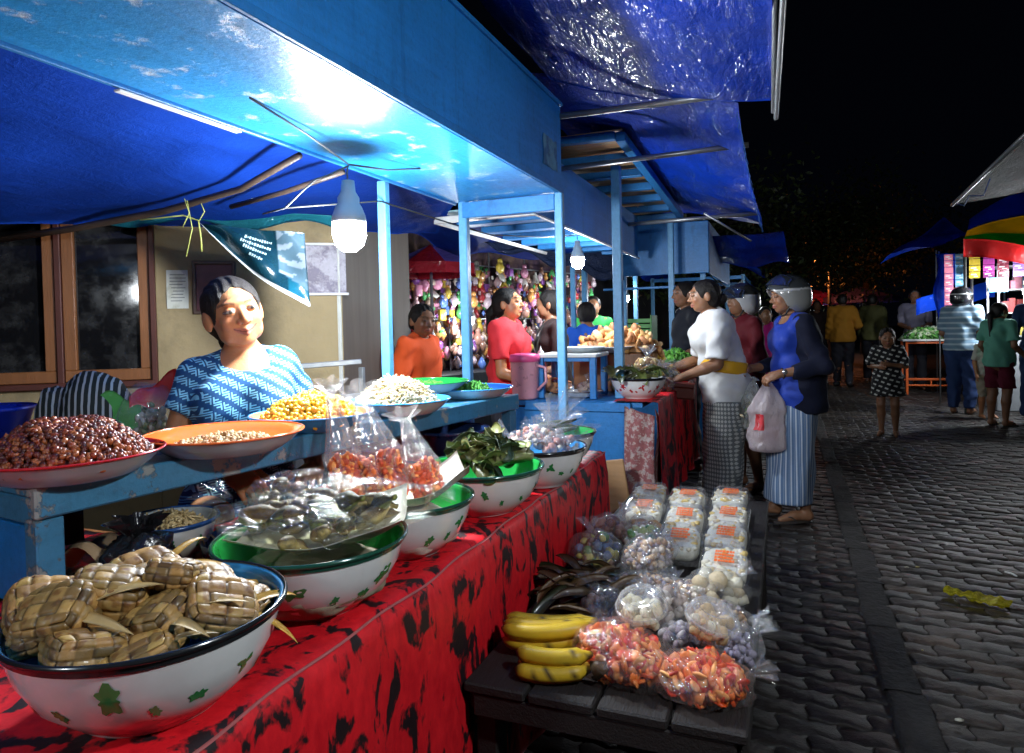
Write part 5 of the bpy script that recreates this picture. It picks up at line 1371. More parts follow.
for i, (x, y, sx, sy, sz, rz, lab) in enumerate(((-.345, 1.475, .125, .09, .062, -.35, 'left of the two bags of orange-red chips at the front of the bench'), (-.165, 1.44, .10, .075, .055, .15, 'right of the two bags of orange-red chips at the front of the bench'))):
    t = food_bag(lab, (x, y, BZ), (sx, sy, sz), 71+i, 'chips', 'bag of chips', 'bags of orange-red chips', rz, 'chip_bag', knot=(1, .2, .2) if i else (-.7, .7, .2), cols=[(.80, .10, .02), (.85, .20, .03), (.85, .36, .10), (.65, .04, .01), (.85, .28, .08)], psize=.0135, n=430, shape=(1.2, 1, .35), filmm=film('chip_film', (1, .95, .92), .08, .16, 16, .006), crease=.2, cm=foodv)
def clear_tub(label, c, rz, cols, seed, tilt):
    t = thing('clear_tub', label, 'food tub', c, rz, 'round clear tubs'); t.rotation_euler = tilt
    b = MB()
    def rib(z0, z1, r0, r1, k=.02): b.grid(lambda u, v: ((r0+(r1-r0)*u)*(1+k*math.cos(60*math.pi*v))*math.cos(2*math.pi*v), (r0+(r1-r0)*u)*(1+k*math.cos(60*math.pi*v))*math.sin(2*math.pi*v), z0+(z1-z0)*u), 5, 240)
    rib(0, .040, .044, .054); b.build('cup', boxm, t, True)
    b = MB(); rib(.045, .066, .058, .051, .012); b.lathe([(.057, .038), (.061, .040), (.061, .047), (.057, .048)], n=60); b.lathe([(.051, .066), (.047, .070), (.035, .071), (.033, .067), (.0005, .067)], n=60); b.build('lid', film('lid_film', (1, 1, 1), .34, .14, 10, .001, .08), t, True)
    b = MB(); r = np.random.RandomState(seed)
    for _ in range(60):
        q = .038*math.sqrt(r.uniform()); a = r.uniform(0, 6.28); b.ell((q*math.cos(a), q*math.sin(a), r.uniform(.006, .045)), np.array((.014, .011, .010))*r.uniform(.7, 1.3), rotm(*r.uniform(0, 3, 3)), 2, 0, np.array(cols[r.randint(len(cols))])*r.uniform(.85, 1.15), .2)
    b.build('filling', foodd, t, True)
clear_tub('left clear tub of yellowish cakes, tilted on the chip bags', (-.315, 1.575, BZ+.080), .2, [(.66, .58, .36), (.72, .66, .48)], 1, (.28, -.1, .2))
clear_tub('right clear tub of pale peanuts, leaning toward the aisle', (-.168, 1.545, BZ+.080), 1.2, [(.66, .60, .45), (.50, .34, .16)], 2, (.25, .12, .8))
# bananas
def banana_bunch(label, c, rz, n, seed, flip=1, L_=.185):
    t = thing('banana_bunch', label, 'bananas', c, rz, 'banana bunches'); ban = mat('banana_skin', (1, 1, 1), .45, vcol=True, var=.2, vs=30, bump=.0006, bs=90, spec=.4)
    r = np.random.RandomState(seed)
    for i in range(n):
        b = MB(); lay = i % 2; k = i//2; off = (k-(n/2-1)/2)*.030; zz = .018+.030*lay; path = []; rad = []; col = []
        for j in range(17):
            u = j/16; ang = (u-.5)*1.05; R0 = L_/1.05
            path.append((-(math.sin(ang)*R0)*flip-.0, off*(1-.75*u**2)+R0*(1-math.cos(ang))*-.9+.01*lay, zz+.012*u*u)); 
            rad.append(.0035+.0155*min(1, (u/.10))**.7 if u < .10 else (.019 if u < .82 else .019-.0135*((u-.82)/.18)**.7))
        b.tube(path, rad, 6, 0, (1, 1, 1)); V = b.v[0]; cc = []
        for p in V:
            u = np.clip((.5*L_-p[0]*flip)/L_, 0, 1); base_c = np.array((.55, .36, .02)); g = np.array((.26, .28, .04)); q = base_c*(1-.35*(u < .12))+(g-base_c)*.35*max(0, fb(p, 20, i))
            spot = fb(p, 45, i+seed)+.3*fb(p, 160, i); 
            if spot > .42 or u > .93 or u < .05: q = np.array((.05, .03, .012))
            cc.append(q)
        b.c[0] = np.array(cc); b.build('banana', ban, t, True)
    b = MB(); b.tube([(-.5*L_*flip, 0, .03), (-.66*L_*flip, 0, .045)], [.022, .012], 8, 0, (.06, .04, .02), True); b.build('stalk', ban, t, True)
banana_bunch('large yellow banana bunch lying near the red cloth', (-.525, 1.51, BZ+.016), R(194), 6, 3, 1, .235)
banana_bunch('small lower banana hand in front of the large bunch', (-.480, 1.40, BZ), R(188), 3, 5, 1, .18)
# dark leafy rubbish between
b = MB(); r = np.random.RandomState(3)
for i in range(46): leafsheet(b, (-.50+r.normal()*.06-.05, 1.82+r.normal()*.08, BZ+.02+.055*r.uniform()), .14, .035, (r.uniform(-.5, .5), r.uniform(-.5, .5), r.uniform(-.6, 1.3)), 1.2, np.array([(.05, .03, .015), (.10, .055, .02), (.03, .035, .015)][r.randint(3)])*r.uniform(.6, 1.2), i)
tag(b.build('dried_leaves', leafm, None, True), 'mound of dry brown banana leaves behind the banana bunches', 'leaves', kind='stuff')
b = MB(); b.box((0, 0, 0), (.022, .20, .52), rotm(R(-8), 0, R(90)), .004)
tag(b.build('wooden_board', wood), 'brown wooden board leaning on the blue counter panel behind the red cloth', 'board').location = (-.835, 3.42, .262)

b = MB(); b.grid(lambda u, v: (-1.46-.40*u, -1.4+2.66*v, .699+.012*fb((u*3, v*9), 1, 3)), 20, 50, thick=.002)
tag(b.build('table_cover', RED, None, True), 'red cloth strip covering the back of the near table under the shelf', 'tablecloth')
b = MB(); b.grid(lambda u, v: (-1.62+.02*math.sin(v*40), .2+.95*v, .72+.20*u), 10, 50, thick=.004)  # dark sheet added to stand for the shade behind the shelf
tag(b.build('shade_sheet', mat('shade_dark', (.015, .02, .03), .8, bump=.004, bs=15), None, True), 'added dark sheet giving the shade behind the left end of the shelf', 'cloth')

for (x, y, z, rr_, c_, lab) in ((-.84, 1.054, .05, .135, (.30, .26, .18), 'crumpled brown paper filling the bottom of the fish basin'), (-.832, 1.382, .05, .12, (.55, .50, .42), 'crumpled white paper filling the bottom of the cracker basin')):
    b = MB(); v, f = ICO[4]; b.add(np.array([p*(1+.12*fb(p, 2.5, 3)+.10*abs(fb(p, 6, 5))) for p in v])*np.array((rr_, rr_, .055)), f)
    tag(b.build('crumpled_paper', mat('crumpled_paper_%d' % int(x*-1000), c_, .8, var=.3, vs=20, bump=.003, bs=30), None, True), lab, 'paper').location = (x, y, TZ+z)
# ------------------------------------------------------------------ goods on the second stall's counter
CZ = .802
def counter2():
    o = (-.75, 4.4, 0); b = MB()
    b.grid(lambda u, v: ((-.86+.235*(v/.4), 3.60+1.66*u, CZ+.0035+.002*math.sin(u*40+v*9)) if v < .4 else (-.622+.022*math.sin(u*30)*(v-.4)*1.6+.03*(v-.4), 3.60+1.66*u, CZ-(v-.4)*.95)), 90, 40, thick=.0015)
    tag(b.build('tablecloth', RED, None, True, o), 'red cloth over the front edge of the second stall counter, hanging before the shopper', 'tablecloth')
    b = MB(); chk = mat('checked_cloth', (.30, .10, .10), .8, var=.5, vs=60, col2=(.45, .35, .32), p=(.5, .55))
    b.grid(lambda u, v: (-.80+.16*u, 3.592-.03*math.sin(math.pi*v)+.012*math.sin(u*9+v*4), CZ-.02-.52*v-.05*u), 16, 24, thick=.002)
    b.grid(lambda u, v: (-.64+.01*math.sin(v*7), 3.6+.20*u, CZ-.03-.50*v-.1*u), 16, 24, thick=.002)
    tag(b.build('checked_cloth', chk, None, True, (-.72, 3.6, .6)), 'faded pink checked cloth hanging from the counter corner', 'cloth')
    # little white table on blue legs
    t = thing('small_table', 'little white-topped table on blue legs standing on the second counter', 'table', (-1.16, 3.86, CZ))
    b = MB(); b.box((0, 0, .245), (.36, .30, .022), None, .004); b.build('top', white_pl, t)
    for sx in (-1, 1):
        for sy in (-1, 1):
            b = MB(); b.box((sx*.155, sy*.125, .117), (.036, .036, .234), None, .003); b.build('leg', BLUE, t)
    b = MB(); b.box((0, -.13, .222), (.27, .012, .022), None, .002); b.build('rail', BLUE, t)
    plate('grey steel tray on the little white table', (-1.12, 3.90, CZ+.257), .14, .03, ENBW, ENBW, None, None)
    plate('second tray behind, on the rear edge of the little white table', (-1.03, 4.16, CZ+.245), .17, .035, ENW, ENBW, None, None)
    b = MB(); b.box((0, 0, .12), (.5, .28, .24), None, .006); tag(b.build('wooden_box', woodd), 'upturned wooden box lifting the fried food behind the white table', 'box').location = (-1.0, 4.30, CZ)
    heap('fried_fritters', 'mound of golden brown fritters behind the little white table', (-.98, 4.28, CZ+.245), .26, .13, 120, .028, [(.48, .22, .07), (.60, .32, .10), (.35, .14, .05), (.65, .42, .2)], foodd, (1.5, .9, .6), seed=21, ry=.17, sub=2)
    heap('yellow_rice', 'small dome of bright yellow rice beside the fritters', (-.80, 4.42, CZ+.16), .085, .11, 260, .011, [(.85, .60, .03), (.95, .70, .06)], foodd, seed=22)
    plate('tray holding the yellow rice dome', (-.80, 4.42, CZ+.13), .12, .03, ENW, ENW, None, None)
    b = MB(); b.lathe([(.0005, 0), (.08, 0), (.075, .128), (.0005, .13)], n=20); tag(b.build('tin', steel, None, True), 'tin standing under the yellow rice tray', 'tin').location = (-.80, 4.42, CZ)
    basin('white basin with a red pattern on the second counter, full of dark leaves and bags', (-.765, 3.80, CZ+.004), .155, .115, ENW, RIMK, None, print_=LEAFR, seed=11, n_print=26)
    r = np.random.RandomState(7); b = MB()
    for i in range(34): leafsheet(b, (r.normal()*.06, r.normal()*.06, .12+.05*r.uniform()), .13, .05, (r.uniform(-.6, .6), r.uniform(-.6, .6), r.uniform(0, 6)), 1.0, np.array(LC[r.randint(6)])*r.uniform(.5, 1.3), i)
    tag(b.build('leaf_wraps', leafm, None, True), 'dark banana leaf wraps piled in the red-patterned basin', 'leaves', kind='stuff').location = (-.765, 3.80, CZ)
    G2 = 'clear bags heaped on the second counter'
    labs = ['on top of the red-patterned basin', 'behind the red-patterned basin', 'at the counter edge nearest the shopper hand', 'yellow one in the middle', 'highest, below the far post', 'next to the green vegetables', 'at the back of the counter', 'white one beside the yellow rice', 'nearest the little white table', 'low between the basin and the shopper']
    for i in range(10):
        x, y = (-.72, -.80, -.69, -.74, -.78, -.72, -.9, -.84, -.92, -.68)[i], (3.84, 4.02, 4.20, 4.18, 4.38, 4.58, 4.70, 4.20, 4.05, 4.38)[i]; z = CZ+(.15, .03, .01, .08, .12, .05, .02, .08, .02, .04)[i]
        food_bag('clear bag of food '+labs[i], (x, y, z), (.07, .07, .05), 91+i, 'filling', 'bag of food', G2, r.uniform(0, 6), knot=(r.uniform(-1, 1), r.uniform(-1, 1), .8), psize=.017, n=36, cols=[[(.55, .3, .1), (.7, .5, .2)], [(.5, .45, .4)], [(.3, .15, .08)], [(.8, .5, .05)], [(.45, .4, .3)]][i % 5], filmm=FILMT, tail=.07)
    t = thing('wire_basket', 'grey round basket of green vegetables near the far post of the second stall', 'basket', (-.74, 4.95, CZ)); b = MB(); b.lathe([(.0005, 0), (.10, 0), (.16, .13), (.165, .13), (.155, .12), (.10, .01), (.0005, .01)], n=30); b.build('basket_wall', mat('grey_plastic', (.18, .19, .2), .5), t, True); b = MB(); b.lathe([(.165, .122), (.171, .13), (.165, .138)], n=30); b.build('lip', MATS['grey_plastic'], t, True)
    heap('green_vegetables', 'bright green leafy vegetables heaped in the grey basket', (-.74, 4.95, CZ+.12), .15, .09, 340, .018, [(.08, .30, .03), (.16, .42, .06), (.04, .16, .02)], foodd, (1.5, 1, .25), seed=23)
    # pitcher, bottle
    t = thing('pitcher', 'tall pink translucent plastic pitcher at the near corner of the second counter', 'pitcher', (-1.40, 3.69, CZ))
    pk = mat('pink_plastic', (.95, .45, .52), .3, coat=.3, spec=.5); MATS['pink_plastic'].node_tree.nodes['Principled BSDF'].inputs['Transmission Weight'].default_value = .25
    b = MB(); b.lathe([(.0005, .002), (.072, 0), (.076, .01), (.084, .215), (.086, .218), (.08, .215), (.072, .012), (.0005, .010)], n=40); b.tube([(.08, 0, .19), (.125, 0, .18), (.13, 0, .10), (.078, 0, .05)], .009, 8); b.build('jug', pk, t, True)
    b = MB(); b.lathe([(.0005, .262), (.05, .262), (.086, .255), (.090, .235), (.090, .215), (.0865, .214)], n=40); b.build('lid', mat('deep_pink', (.85, .10, .28), .35), t, True)
    t = thing('red_bowl', 'pink-red plastic bowl beside the pitcher', 'bowl', (-1.42, 3.92, CZ)); b = MB(); b.lathe([(.0005, 0), (.08, 0), (.15, .10), (.155, .10), (.145, .095), (.08, .008), (.0005, .008)], n=36); b.build('bowl_wall', mat('coral_plastic', (.75, .10, .10), .35), t, True); b = MB(); b.lathe([(.155, .093), (.16, .10), (.155, .106)], n=36); b.build('lip', MATS['coral_plastic'], t, True)
    t = thing('sauce_bottle', 'clear squeeze bottle with a white cap beside the little white table', 'bottle', (-1.36, 3.86, CZ)); b = MB(); b.lathe([(.0005, 0), (.034, .002), (.036, .16), (.030, .20), (.014, .225), (.014, .235)], n=24); b.build('bottle', FILMT, t, True); b = MB(); b.lathe([(.018, .232), (.019, .262), (.008, .275), (.0005, .30)], n=20); b.build('cap', white_pl, t, True)
    plate('dark-rimmed plate under the little white table with a knotted bag', (-1.10, 3.84, CZ+.004), .12, .03, ENW, RIMK, None, None)
    food_bag('knotted clear bag lying on the plate under the little white table', (-1.08, 3.82, CZ+.03), (.05, .045, .035), 120, 'filling', 'bag of food', None, 0, knot=(.3, 0, 1), n=20, cols=[(.6, .4, .3)], filmm=FILMT)
counter2()
# green crate, deep behind
t = thing('green_crate', 'green slatted crate deep inside behind the second stall', 'crate', (-1.36, 6.75, .80))
gm = mat('green_crate', (.10, .28, .08), .5)
for k in range(5):
    for q in (-.14, .14): b = MB(); b.box((0, q, .24+.052*k), (.32, .014, .040), None, .003); b.build('slat', gm, t)
b = MB(); b.box((-.165, 0, .25), (.014, .30, .50), None, .003); b.box((.165, 0, .25), (.014, .30, .50), None, .003); b.box((0, 0, .01), (.32, .28, .02), None, .003); b.build('side_panels', gm, t)
# things against the house wall
t = thing('blue_bucket', 'deep blue plastic basin at the far left edge behind the peanuts', 'bucket', (-2.42, 1.42, .84)); bl = mat('cobalt_plastic', (.01, .03, .42), .3, coat=.2)
b = MB(); b.lathe([(.0005, 0), (.085, 0), (.135, .15), (.14, .152), (.130, .15), (.08, .01), (.0005, .008)], n=36); b.build('bucket_wall', bl, t, True); b = MB(); b.lathe([(.14, .146), (.146, .152), (.14, .158)], n=36); b.build('lip', bl, t, True)
b = MB(); b.box((0, 0, .41), (1.25, .34, .035), WR, .004)
for (s, w) in ((-.58, -.13), (.58, -.13), (-.58, .13), (.58, .13)): b.box(WD*s+WN*w+np.array((0, 0, .20)), (.04, .04, .39), WR, .003)
ledge = thing('side_table', 'low side table against the house wall behind the shelf', 'table', tuple(wp(.42, .41, .26)))
b = MB(); b.box((0, 0, .41), (1.35, .34, .03), WR, .004); b.build('tabletop', woodd, ledge)
for (s, w) in ((-.6, -.13), (.6, -.13), (-.6, .13), (.6, .13)):
    b = MB(); b.box(WD*s+WN*w+np.array((0, 0, -.008)), (.04, .04, .80), WR, .003); b.build('leg', woodd, ledge)
strip = None
m_, t_, s_ = base('striped_cloth'); co_ = t_.coord('Object', (1, 1, 1), (0, 0, R(-38))); sx_ = t_.new('ShaderNodeSeparateXYZ'); t_.link(co_, sx_.inputs[0])
st_ = t_.math('GREATER_THAN', t_.math('SINE', t_.math('MULTIPLY', sx_.outputs[0], 330)), .45); t_.link(t_.mixc(st_, (.012, .018, .016), (.40, .44, .45)), s_.inputs['Base Color']); s_.inputs['Roughness'].default_value = .8
b = MB(); bag_shape(b, (0, 0, .12), (.115, .075, .15), 33, R(38), .10); bag_shape(b, (-.10, -.06, .10), (.06, .05, .13), 34, R(38), .12)
tag(b.build('striped_bag', m_, None, True), 'black and white striped cloth bag on the side table behind the peanuts', 'bag').location = (-2.10, 1.56, .835)
t = thing('snack_packet', 'crumpled clear, red and green snack packet left of the vendor arm', 'packet', (-1.93, 1.63, .835))
b = MB(); bag_shape(b, (0, 0, .10), (.10, .06, .13), 44, R(38), .18); f_ = b.build('film', FILMT, t, True)
r = np.random.RandomState(5); b = MB()
for _ in range(90): v = r.normal(size=3); v /= np.linalg.norm(v); b.ell(v*np.array((.07, .04, .08))*r.uniform(.4, 1)+(0, 0, .09), (.018, .012, .008), rotm(*r.uniform(0, 3, 3)), 1, 0, np.array([(.45, .42, .28), (.2, .26, .12), (.5, .5, .42)][r.randint(3)]))
b.build('crisps', foodd, t, True)
b = MB(); b.grid(lambda u, v: (.12*(u-.35), -.045+.1*u*.8, .15+.085*v*(.4+u)+.01*math.sin(u*9)), 12, 10, thick=.001); b.build('red_label', mat('red_print_film', (.65, .03, .03), .25, coat=.3), t, True)
b = MB(); b.grid(lambda u, v: (-.11+.09*u, -.10+.08*u, .10+.09*v+.02*math.sin(u*6)), 12, 10, thick=.001); b.build('green_label', mat('green_print_film', (.10, .42, .10), .25, coat=.3), t, True)
# grey metal rack right of the vendor
t = thing('metal_rack', 'grey metal rail frame against the wall right of the vendor', 'rack', (-1.82, 2.38, 0))
for (dx, dy) in ((-.13, -.10), (.13, .10)):
    b = MB(); b.box((dx, dy, .53), (.022, .022, 1.06), None, .003); b.build('leg', steel, t)
b = MB(); b.bar((-.13, -.10, 1.07), (.13, .10, 1.085), .022); b.bar((-.13, -.10, .93), (.13, .10, .94), .018); b.build('rail', steel, t)
b = MB(); b.box((0, 0, .72), (.25, .20, .32), rotm(0, 0, R(38)), .01); b.build('dark_panel', mat('dark_panel', (.03, .03, .035), .5, var=.5, vs=20), t)

# ------------------------------------------------------------------ toy stall behind, left of centre
def toy_stall():
    A = np.array((-2.85, 4.9, 0)); Bp = np.array((-2.05, 7.6, 0)); d = Bp-A; L_ = np.linalg.norm(d); d /= L_; n = np.array((d[1], -d[0], 0))
    t = thing('toy_stall', 'distant stall with a dark counter under hanging toys, left of the red-shirted woman', 'stall', tuple(A+d*1.3))
    o = A+d*1.3
    b = MB(); b.box(A+d*L_/2-n*.35+np.array((0, 0, 1.1))-o, (.04, L_+1.2, 2.2), np.stack([n, d, np.array((0, 0, 1.))], 1), .003); b.build('back_wall', mat('dusty_brown_sheet', (.22, .13, .10), .8, var=.6, vs=14, col2=(.10, .05, .10), p=(.4, .6)), t)
    b = MB(); b.box(A+d*L_/2+np.array((0, 0, .42))-o, (.5, L_, .84), np.stack([n, d, np.array((0, 0, 1.))], 1), .01); b.build('counter', mat('dark_cover', (.015, .015, .02), .6, bump=.01, bs=8), t)
    b = MB()
    for z in (1.05, 1.3, 1.55, 1.8): b.bar(A+np.array((0, 0, z))-n*.1-o, Bp+np.array((0, 0, z))-n*.1-o, .012)
    for k in range(6): b.bar(A+d*k*L_/5+np.array((0, 0, .8))-n*.1-o, A+d*k*L_/5+np.array((0, 0, 1.95))-n*.1-o, .014)
    b.build('hanging_rails', steel, t)
    r = np.random.RandomState(6); b = MB(); cols = [(.7, .66, .6), (.6, .45, .36), (.5, .26, .2), (.62, .4, .42), (.28, .14, .1), (.60, .05, .06), (.75, .30, .45), (.10, .45, .14), (.75, .55, .08), (.12, .22, .6), (.75, .35, .10), (.65, .5, .55), (.35, .12, .45)]
    for k in range(950):
        s = r.uniform(0, L_); z = .86+r.uniform(0, .92); w = -.08+r.uniform(-.12, .14); sz = r.uniform(.018, .062)
        p = A+d*s+n*w+np.array((0, 0, z)); c = np.array(cols[r.randint(len(cols))])*r.uniform(.6, 1.1)
        q = r.randint(4)
        if q == 0: b.box(p, (sz*.6, sz*1.2, sz*1.6), np.stack([n, d, np.array((0, 0, 1.))], 1), .004, 0, c)
        elif q == 1: b.ell(p, (sz*.7, sz, sz), None, 2, 0, c, .2); b.ell(p+(0, 0, sz*1.2), np.array((.5, .6, .6))*sz, None, 1, 0, c)
        elif q == 2: b.ell(p, (sz*.3, sz*1.1, sz*.9), rotm(0, r.uniform(-1, 1), 0), 2, 0, c, .5, 2.5, k)
        else: b.tube([p-(0, 0, sz), p, p+(0, 0, sz)], [sz*.2, sz*.7, sz*.15], 7, 0, c)
    tag(b.build('hanging_toys', mat('toy_plastic', (1, 1, 1), .3, vcol=True, var=.4, vs=40, coat=.3), None, True, tuple(o)), 'dense wall of small bright toys and trinkets hanging in the far stall', 'toys', kind='stuff')
    # red and blue parasol
    t = thing('parasol', 'red and violet parasol over the left end of the toy stall', 'parasol', (-2.50, 4.62, 0))
    b = MB(); N_ = 8; V = [(0, 0, 1.86)]; F = []; mi = []
    for k in range(N_): a = 2*math.pi*k/N_; V.append((.36*math.cos(a), .36*math.sin(a), 1.70)); 
    for k in range(N_): F.append((0, 1+k, 1+(k+1) % N_)); mi.append(k % 2)
    for k in range(N_): a = 2*math.pi*k/N_; V.append((.365*math.cos(a), .365*math.sin(a), 1.62))
    for k in range(N_): F.append((1+k, 1+N_+k, 1+N_+(k+1) % N_, 1+(k+1) % N_)); mi.append(2)
    b.add(V, F, mi); b.build('canopy', [tarp_mat('red_nylon', (.26, .01, .02)), tarp_mat('violet_nylon', (.10, .08, .35)), MATS['red_nylon']], t)
    b = MB(); b.tube([(0, 0, 0), (0, 0, 1.85)], .012, 8); b.build('pole', steel, t, True)
    bulb_lamp('hanging_bulb', 'blazing bulb among the hanging toys behind the orange-shirted boy', (-2.46, 5.20, 1.30), (0, 0, 1.62), 210, 1.1)
    bulb_lamp('hanging_bulb', 'bulb in the right half of the toy stall, behind the red-shirted woman', (-2.00, 6.3, 1.46), (0, 0, 1.75), 150, 1.)
    b = MB(); b.grid(lambda u, v: (-2.0+.75*u+.1*v, 4.35+.9*u, 1.86-.34*v*(.25+.75*u)+.03*math.sin(u*18+v*3)+.03*math.sin(v*9)), 40, 24, thick=.001)
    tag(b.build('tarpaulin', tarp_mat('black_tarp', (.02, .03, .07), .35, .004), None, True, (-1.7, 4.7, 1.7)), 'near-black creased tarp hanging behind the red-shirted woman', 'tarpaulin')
    b = MB(); b.grid(lambda u, v: (-2.2+1.1*u-.35*v, 2.95+2.2*v+.2*u, 1.86-.05*u+.03*math.sin(u*9+v*12)+.04*math.sin(v*5)), 40, 30, thick=.001)
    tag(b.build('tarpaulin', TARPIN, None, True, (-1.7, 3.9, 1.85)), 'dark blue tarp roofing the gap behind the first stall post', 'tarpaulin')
    b = MB(); b.grid(lambda u, v: (-5.0+1.9*u, 3.2+1.4*u, 0+2.3*v), 6, 6, thick=.08)
    tag(b.build('dark_wall', mat('dark_wall', (.03, .028, .025), .8, var=.4, vs=3)), 'dark unlit wall left of the toy stall, behind the boy', 'wall')
    b = MB(); b.box((0, 0, 1.5), (.2, 11, 3), rotm(0, 0, R(-10)), .01)
    tag(b.build('shophouse_wall', mat('night_wall', (.03, .03, .035), .8, var=.4, vs=2)), 'long dark building wall behind the row of blue stalls', 'wall').location = (-2.6, 12.8, 0)
toy_stall()

# ------------------------------------------------------------------ right side: snack stall with striped canopy
def right_stall():
    t = thing('snack_stall', 'brightly lit snack stall on the right under a blue, yellow, green and red striped canopy', 'stall', (2.9, 10.9, 0))
    o = np.array((2.9, 10.9, 0))
    A = np.array((2.05, 9.9, 2.17)); B_ = np.array((3.9, 9.5, 1.80)); T0 = np.array((2.25, 10.5, 2.48)); T1 = np.array((4.0, 10.9, 3.55))
    cols = [(.62, .02, .02), (.02, .38, .04), (.88, .62, .02), (.01, .06, .55)]; ms = [tarp_mat('canopy_%s' % n_, c_, .45, .001, .45) for n_, c_ in zip(('red', 'green', 'yellow', 'blue'), cols)]
    b = MB()
    def fn(u, v): 
        p = (A+(B_-A)*u)*(1-v)+(T0+(T1-T0)*u)*v; return p+np.array((0, 0, .02*math.sin(u*12)-.05*math.sin(math.pi*v)))-o
    for k, (v0, v1) in enumerate(((.0, .26), (.26, .60), (.60, 1.0))):
        b.grid(lambda u, v: fn(u, v0+(v1-v0)*v), 30, 8, k+1, thick=.001)
    b.grid(lambda u, v: A+(B_-A)*u+np.array((0, -.02+.02*math.sin(u*40)*v, .02*math.sin(u*12)-.22*v))-o, 60, 6, 0, thick=.001)
    b.build('striped_canopy', ms, t, True)
    for (x, y, z) in ((2.08, 9.95, 2.15), (3.88, 9.55, 1.8), (2.27, 10.5, 2.46), (3.98, 10.88, 3.5)):
        b = MB(); b.tube([(x, y, 0)-o, (x, y, z)-o], .018, 8); b.build('pole', steel, t, True)
    # glass case and shelves
    b = MB(); b.box(np.array((3.35, 10.7, .45))-o, (1.7, .7, .9), None, .01); b.build('counter', mat('stall_side', (.30, .32, .34), .6, var=.3), t)
    b = MB()
    for z in (.95, 1.25, 1.55, 1.85): b.box(np.array((3.35, 10.75, z))-o, (1.6, .5, .018), None, .003)
    for x in (2.56, 3.35, 4.14):
        for y in (10.5, 11.0): b.box(np.array((x, y, 1.40))-o, (.025, .025, .98), None, .003)
    b.build('display_case', mat('aluminium', (.6, .6, .6), .35, .6), t)
    r = np.random.RandomState(31); b = MB(); cc = [(.75, .7, .65), (.8, .3, .4), (.2, .4, .75), (.8, .65, .15), (.2, .5, .2), (.6, .1, .1)]
    for z in (.96, 1.26, 1.56):
        x = 2.62
        while x < 4.05:
            w, h = r.uniform(.05, .1), r.uniform(.1, .22); b.box(np.array((x+w/2, 10.6+r.uniform(-.05, .08), z+h/2)), (w*.9, .08, h), None, .004, 0, np.array(cc[r.randint(6)])*r.uniform(.6, 1)); x += w
    tag(b.build('snack_goods', MATS['toy_plastic'], None, False, tuple(o)), 'rows of small packets and jars crammed on the snack stall shelves', 'goods', kind='stuff'); bpy.context.view_layer.update()
    names = ['pink', 'light blue', 'yellow', 'purple', 'maroon', 'violet', 'white and blue', 'green']
    sc_ = [(.80, .25, .35), (.25, .55, .85), (.60, .42, .05), (.42, .06, .30), (.25, .05, .08), (.28, .18, .45), (.45, .60, .75), (.08, .40, .10)]
    xs = [1.965, 2.085, 2.22, 2.37, 2.52, 2.68, 2.84, 3.0]; ns = [9, 8, 4, 4, 4, 4, 4, 4]
    for i in range(8):
        s = thing('sachet_strip', names[i]+' strip of sachets hanging under the striped canopy', 'sachets', (xs[i], 10.25-.12*(i > 1), 2.03), 0, 'sachet strips hanging at the snack stall')
        m1 = mat('sachet_'+names[i].replace(' ', '_'), sc_[i], .25, coat=.4, var=.2, vs=30); m2 = mat('sachet_mark', (.75, .75, .75), .4)
        for k in range(ns[i]):
            b = MB(); z = -.05-.082*k; wv_ = .1 if i < 2 else .12
            b.box((0, .004*math.sin(k*2+i), z), (wv_, .008, .076), None, .003); b.box((-.012, -.005, z+.008), (wv_*.5, .004, .014), None, .001, 1); b.box((.012, -.005, z-.016), (wv_*.35, .004, .010), None, .001, 1)
            b.build('sachet', [m1, m2], s)
    for (x, y, z, w, h, c, lab) in ((2.45, 10.05, 1.60, .20, .18, (.15, .5, .75), 'light blue price card clipped in front of the snack shelves'), (2.78, 10.1, 1.50, .12, .28, (.75, .62, .25), 'yellow hanging packet card in front of the snack shelves'), (2.95, 10.1, 1.75, .3, .16, (.7, .35, .4), 'pink card at the right of the snack shelves')):
        b = MB(); b.box((0, 0, 0), (w, .01, h), None, .002, 0); b.box((0, -.007, h*.15), (w*.6, .004, h*.14), None, .001, 1); b.box((0, -.007, -h*.15), (w*.4, .004, h*.12), None, .001, 1)
        tag(b.build('price_card', [mat('card_'+lab.split()[0]+lab.split()[1], c, .4), MATS['sachet_mark']]), lab, 'card', 'cards at the snack stall').location = (x, y, z)
    bulb_lamp('hanging_bulb', 'blazing bulb inside the snack stall, right of the green-shirted girl', (2.66, 9.75, 1.52), (0, 0, 2.2), 620, 1.2)
    bulb_lamp('hanging_bulb', 'bulb high under the red valance of the snack stall', (2.75, 9.55, 1.86), (0, 0, 2.4), 420, 1.)
    # blue tarps left of it
    t2 = thing('market_stall', 'blue tarp-roofed stall left of the snack stall, its side sheet hanging down', 'stall', (2.0, 12.3, 0), group='blue market stalls')
    o2 = np.array((2.0, 12.3, 0)); b = MB()
    b.grid(lambda u, v: np.array((1.45+1.0*u, 10.9+.3*u+1.9*v, 2.13+.20*u+.5*v*u+.03*math.sin(u*9+v*5)))-o2, 24, 16, thick=.001); b.grid(lambda u, v: np.array((1.95+.28*u+.03*math.sin(v*9), 11.0+.2*u, 2.10-1.05*v)) -o2+np.array((0, .05*math.sin(u*9), 0)), 14, 20, thick=.001)
    b.grid(lambda u, v: np.array((1.9+1.1*u, 12.2+.3*u, 1.50+.02*math.sin(u*9)-.25*v+.25*u))-o2, 14, 12, thick=.001)
    b.build('roof_tarp', TARP, t2, True)
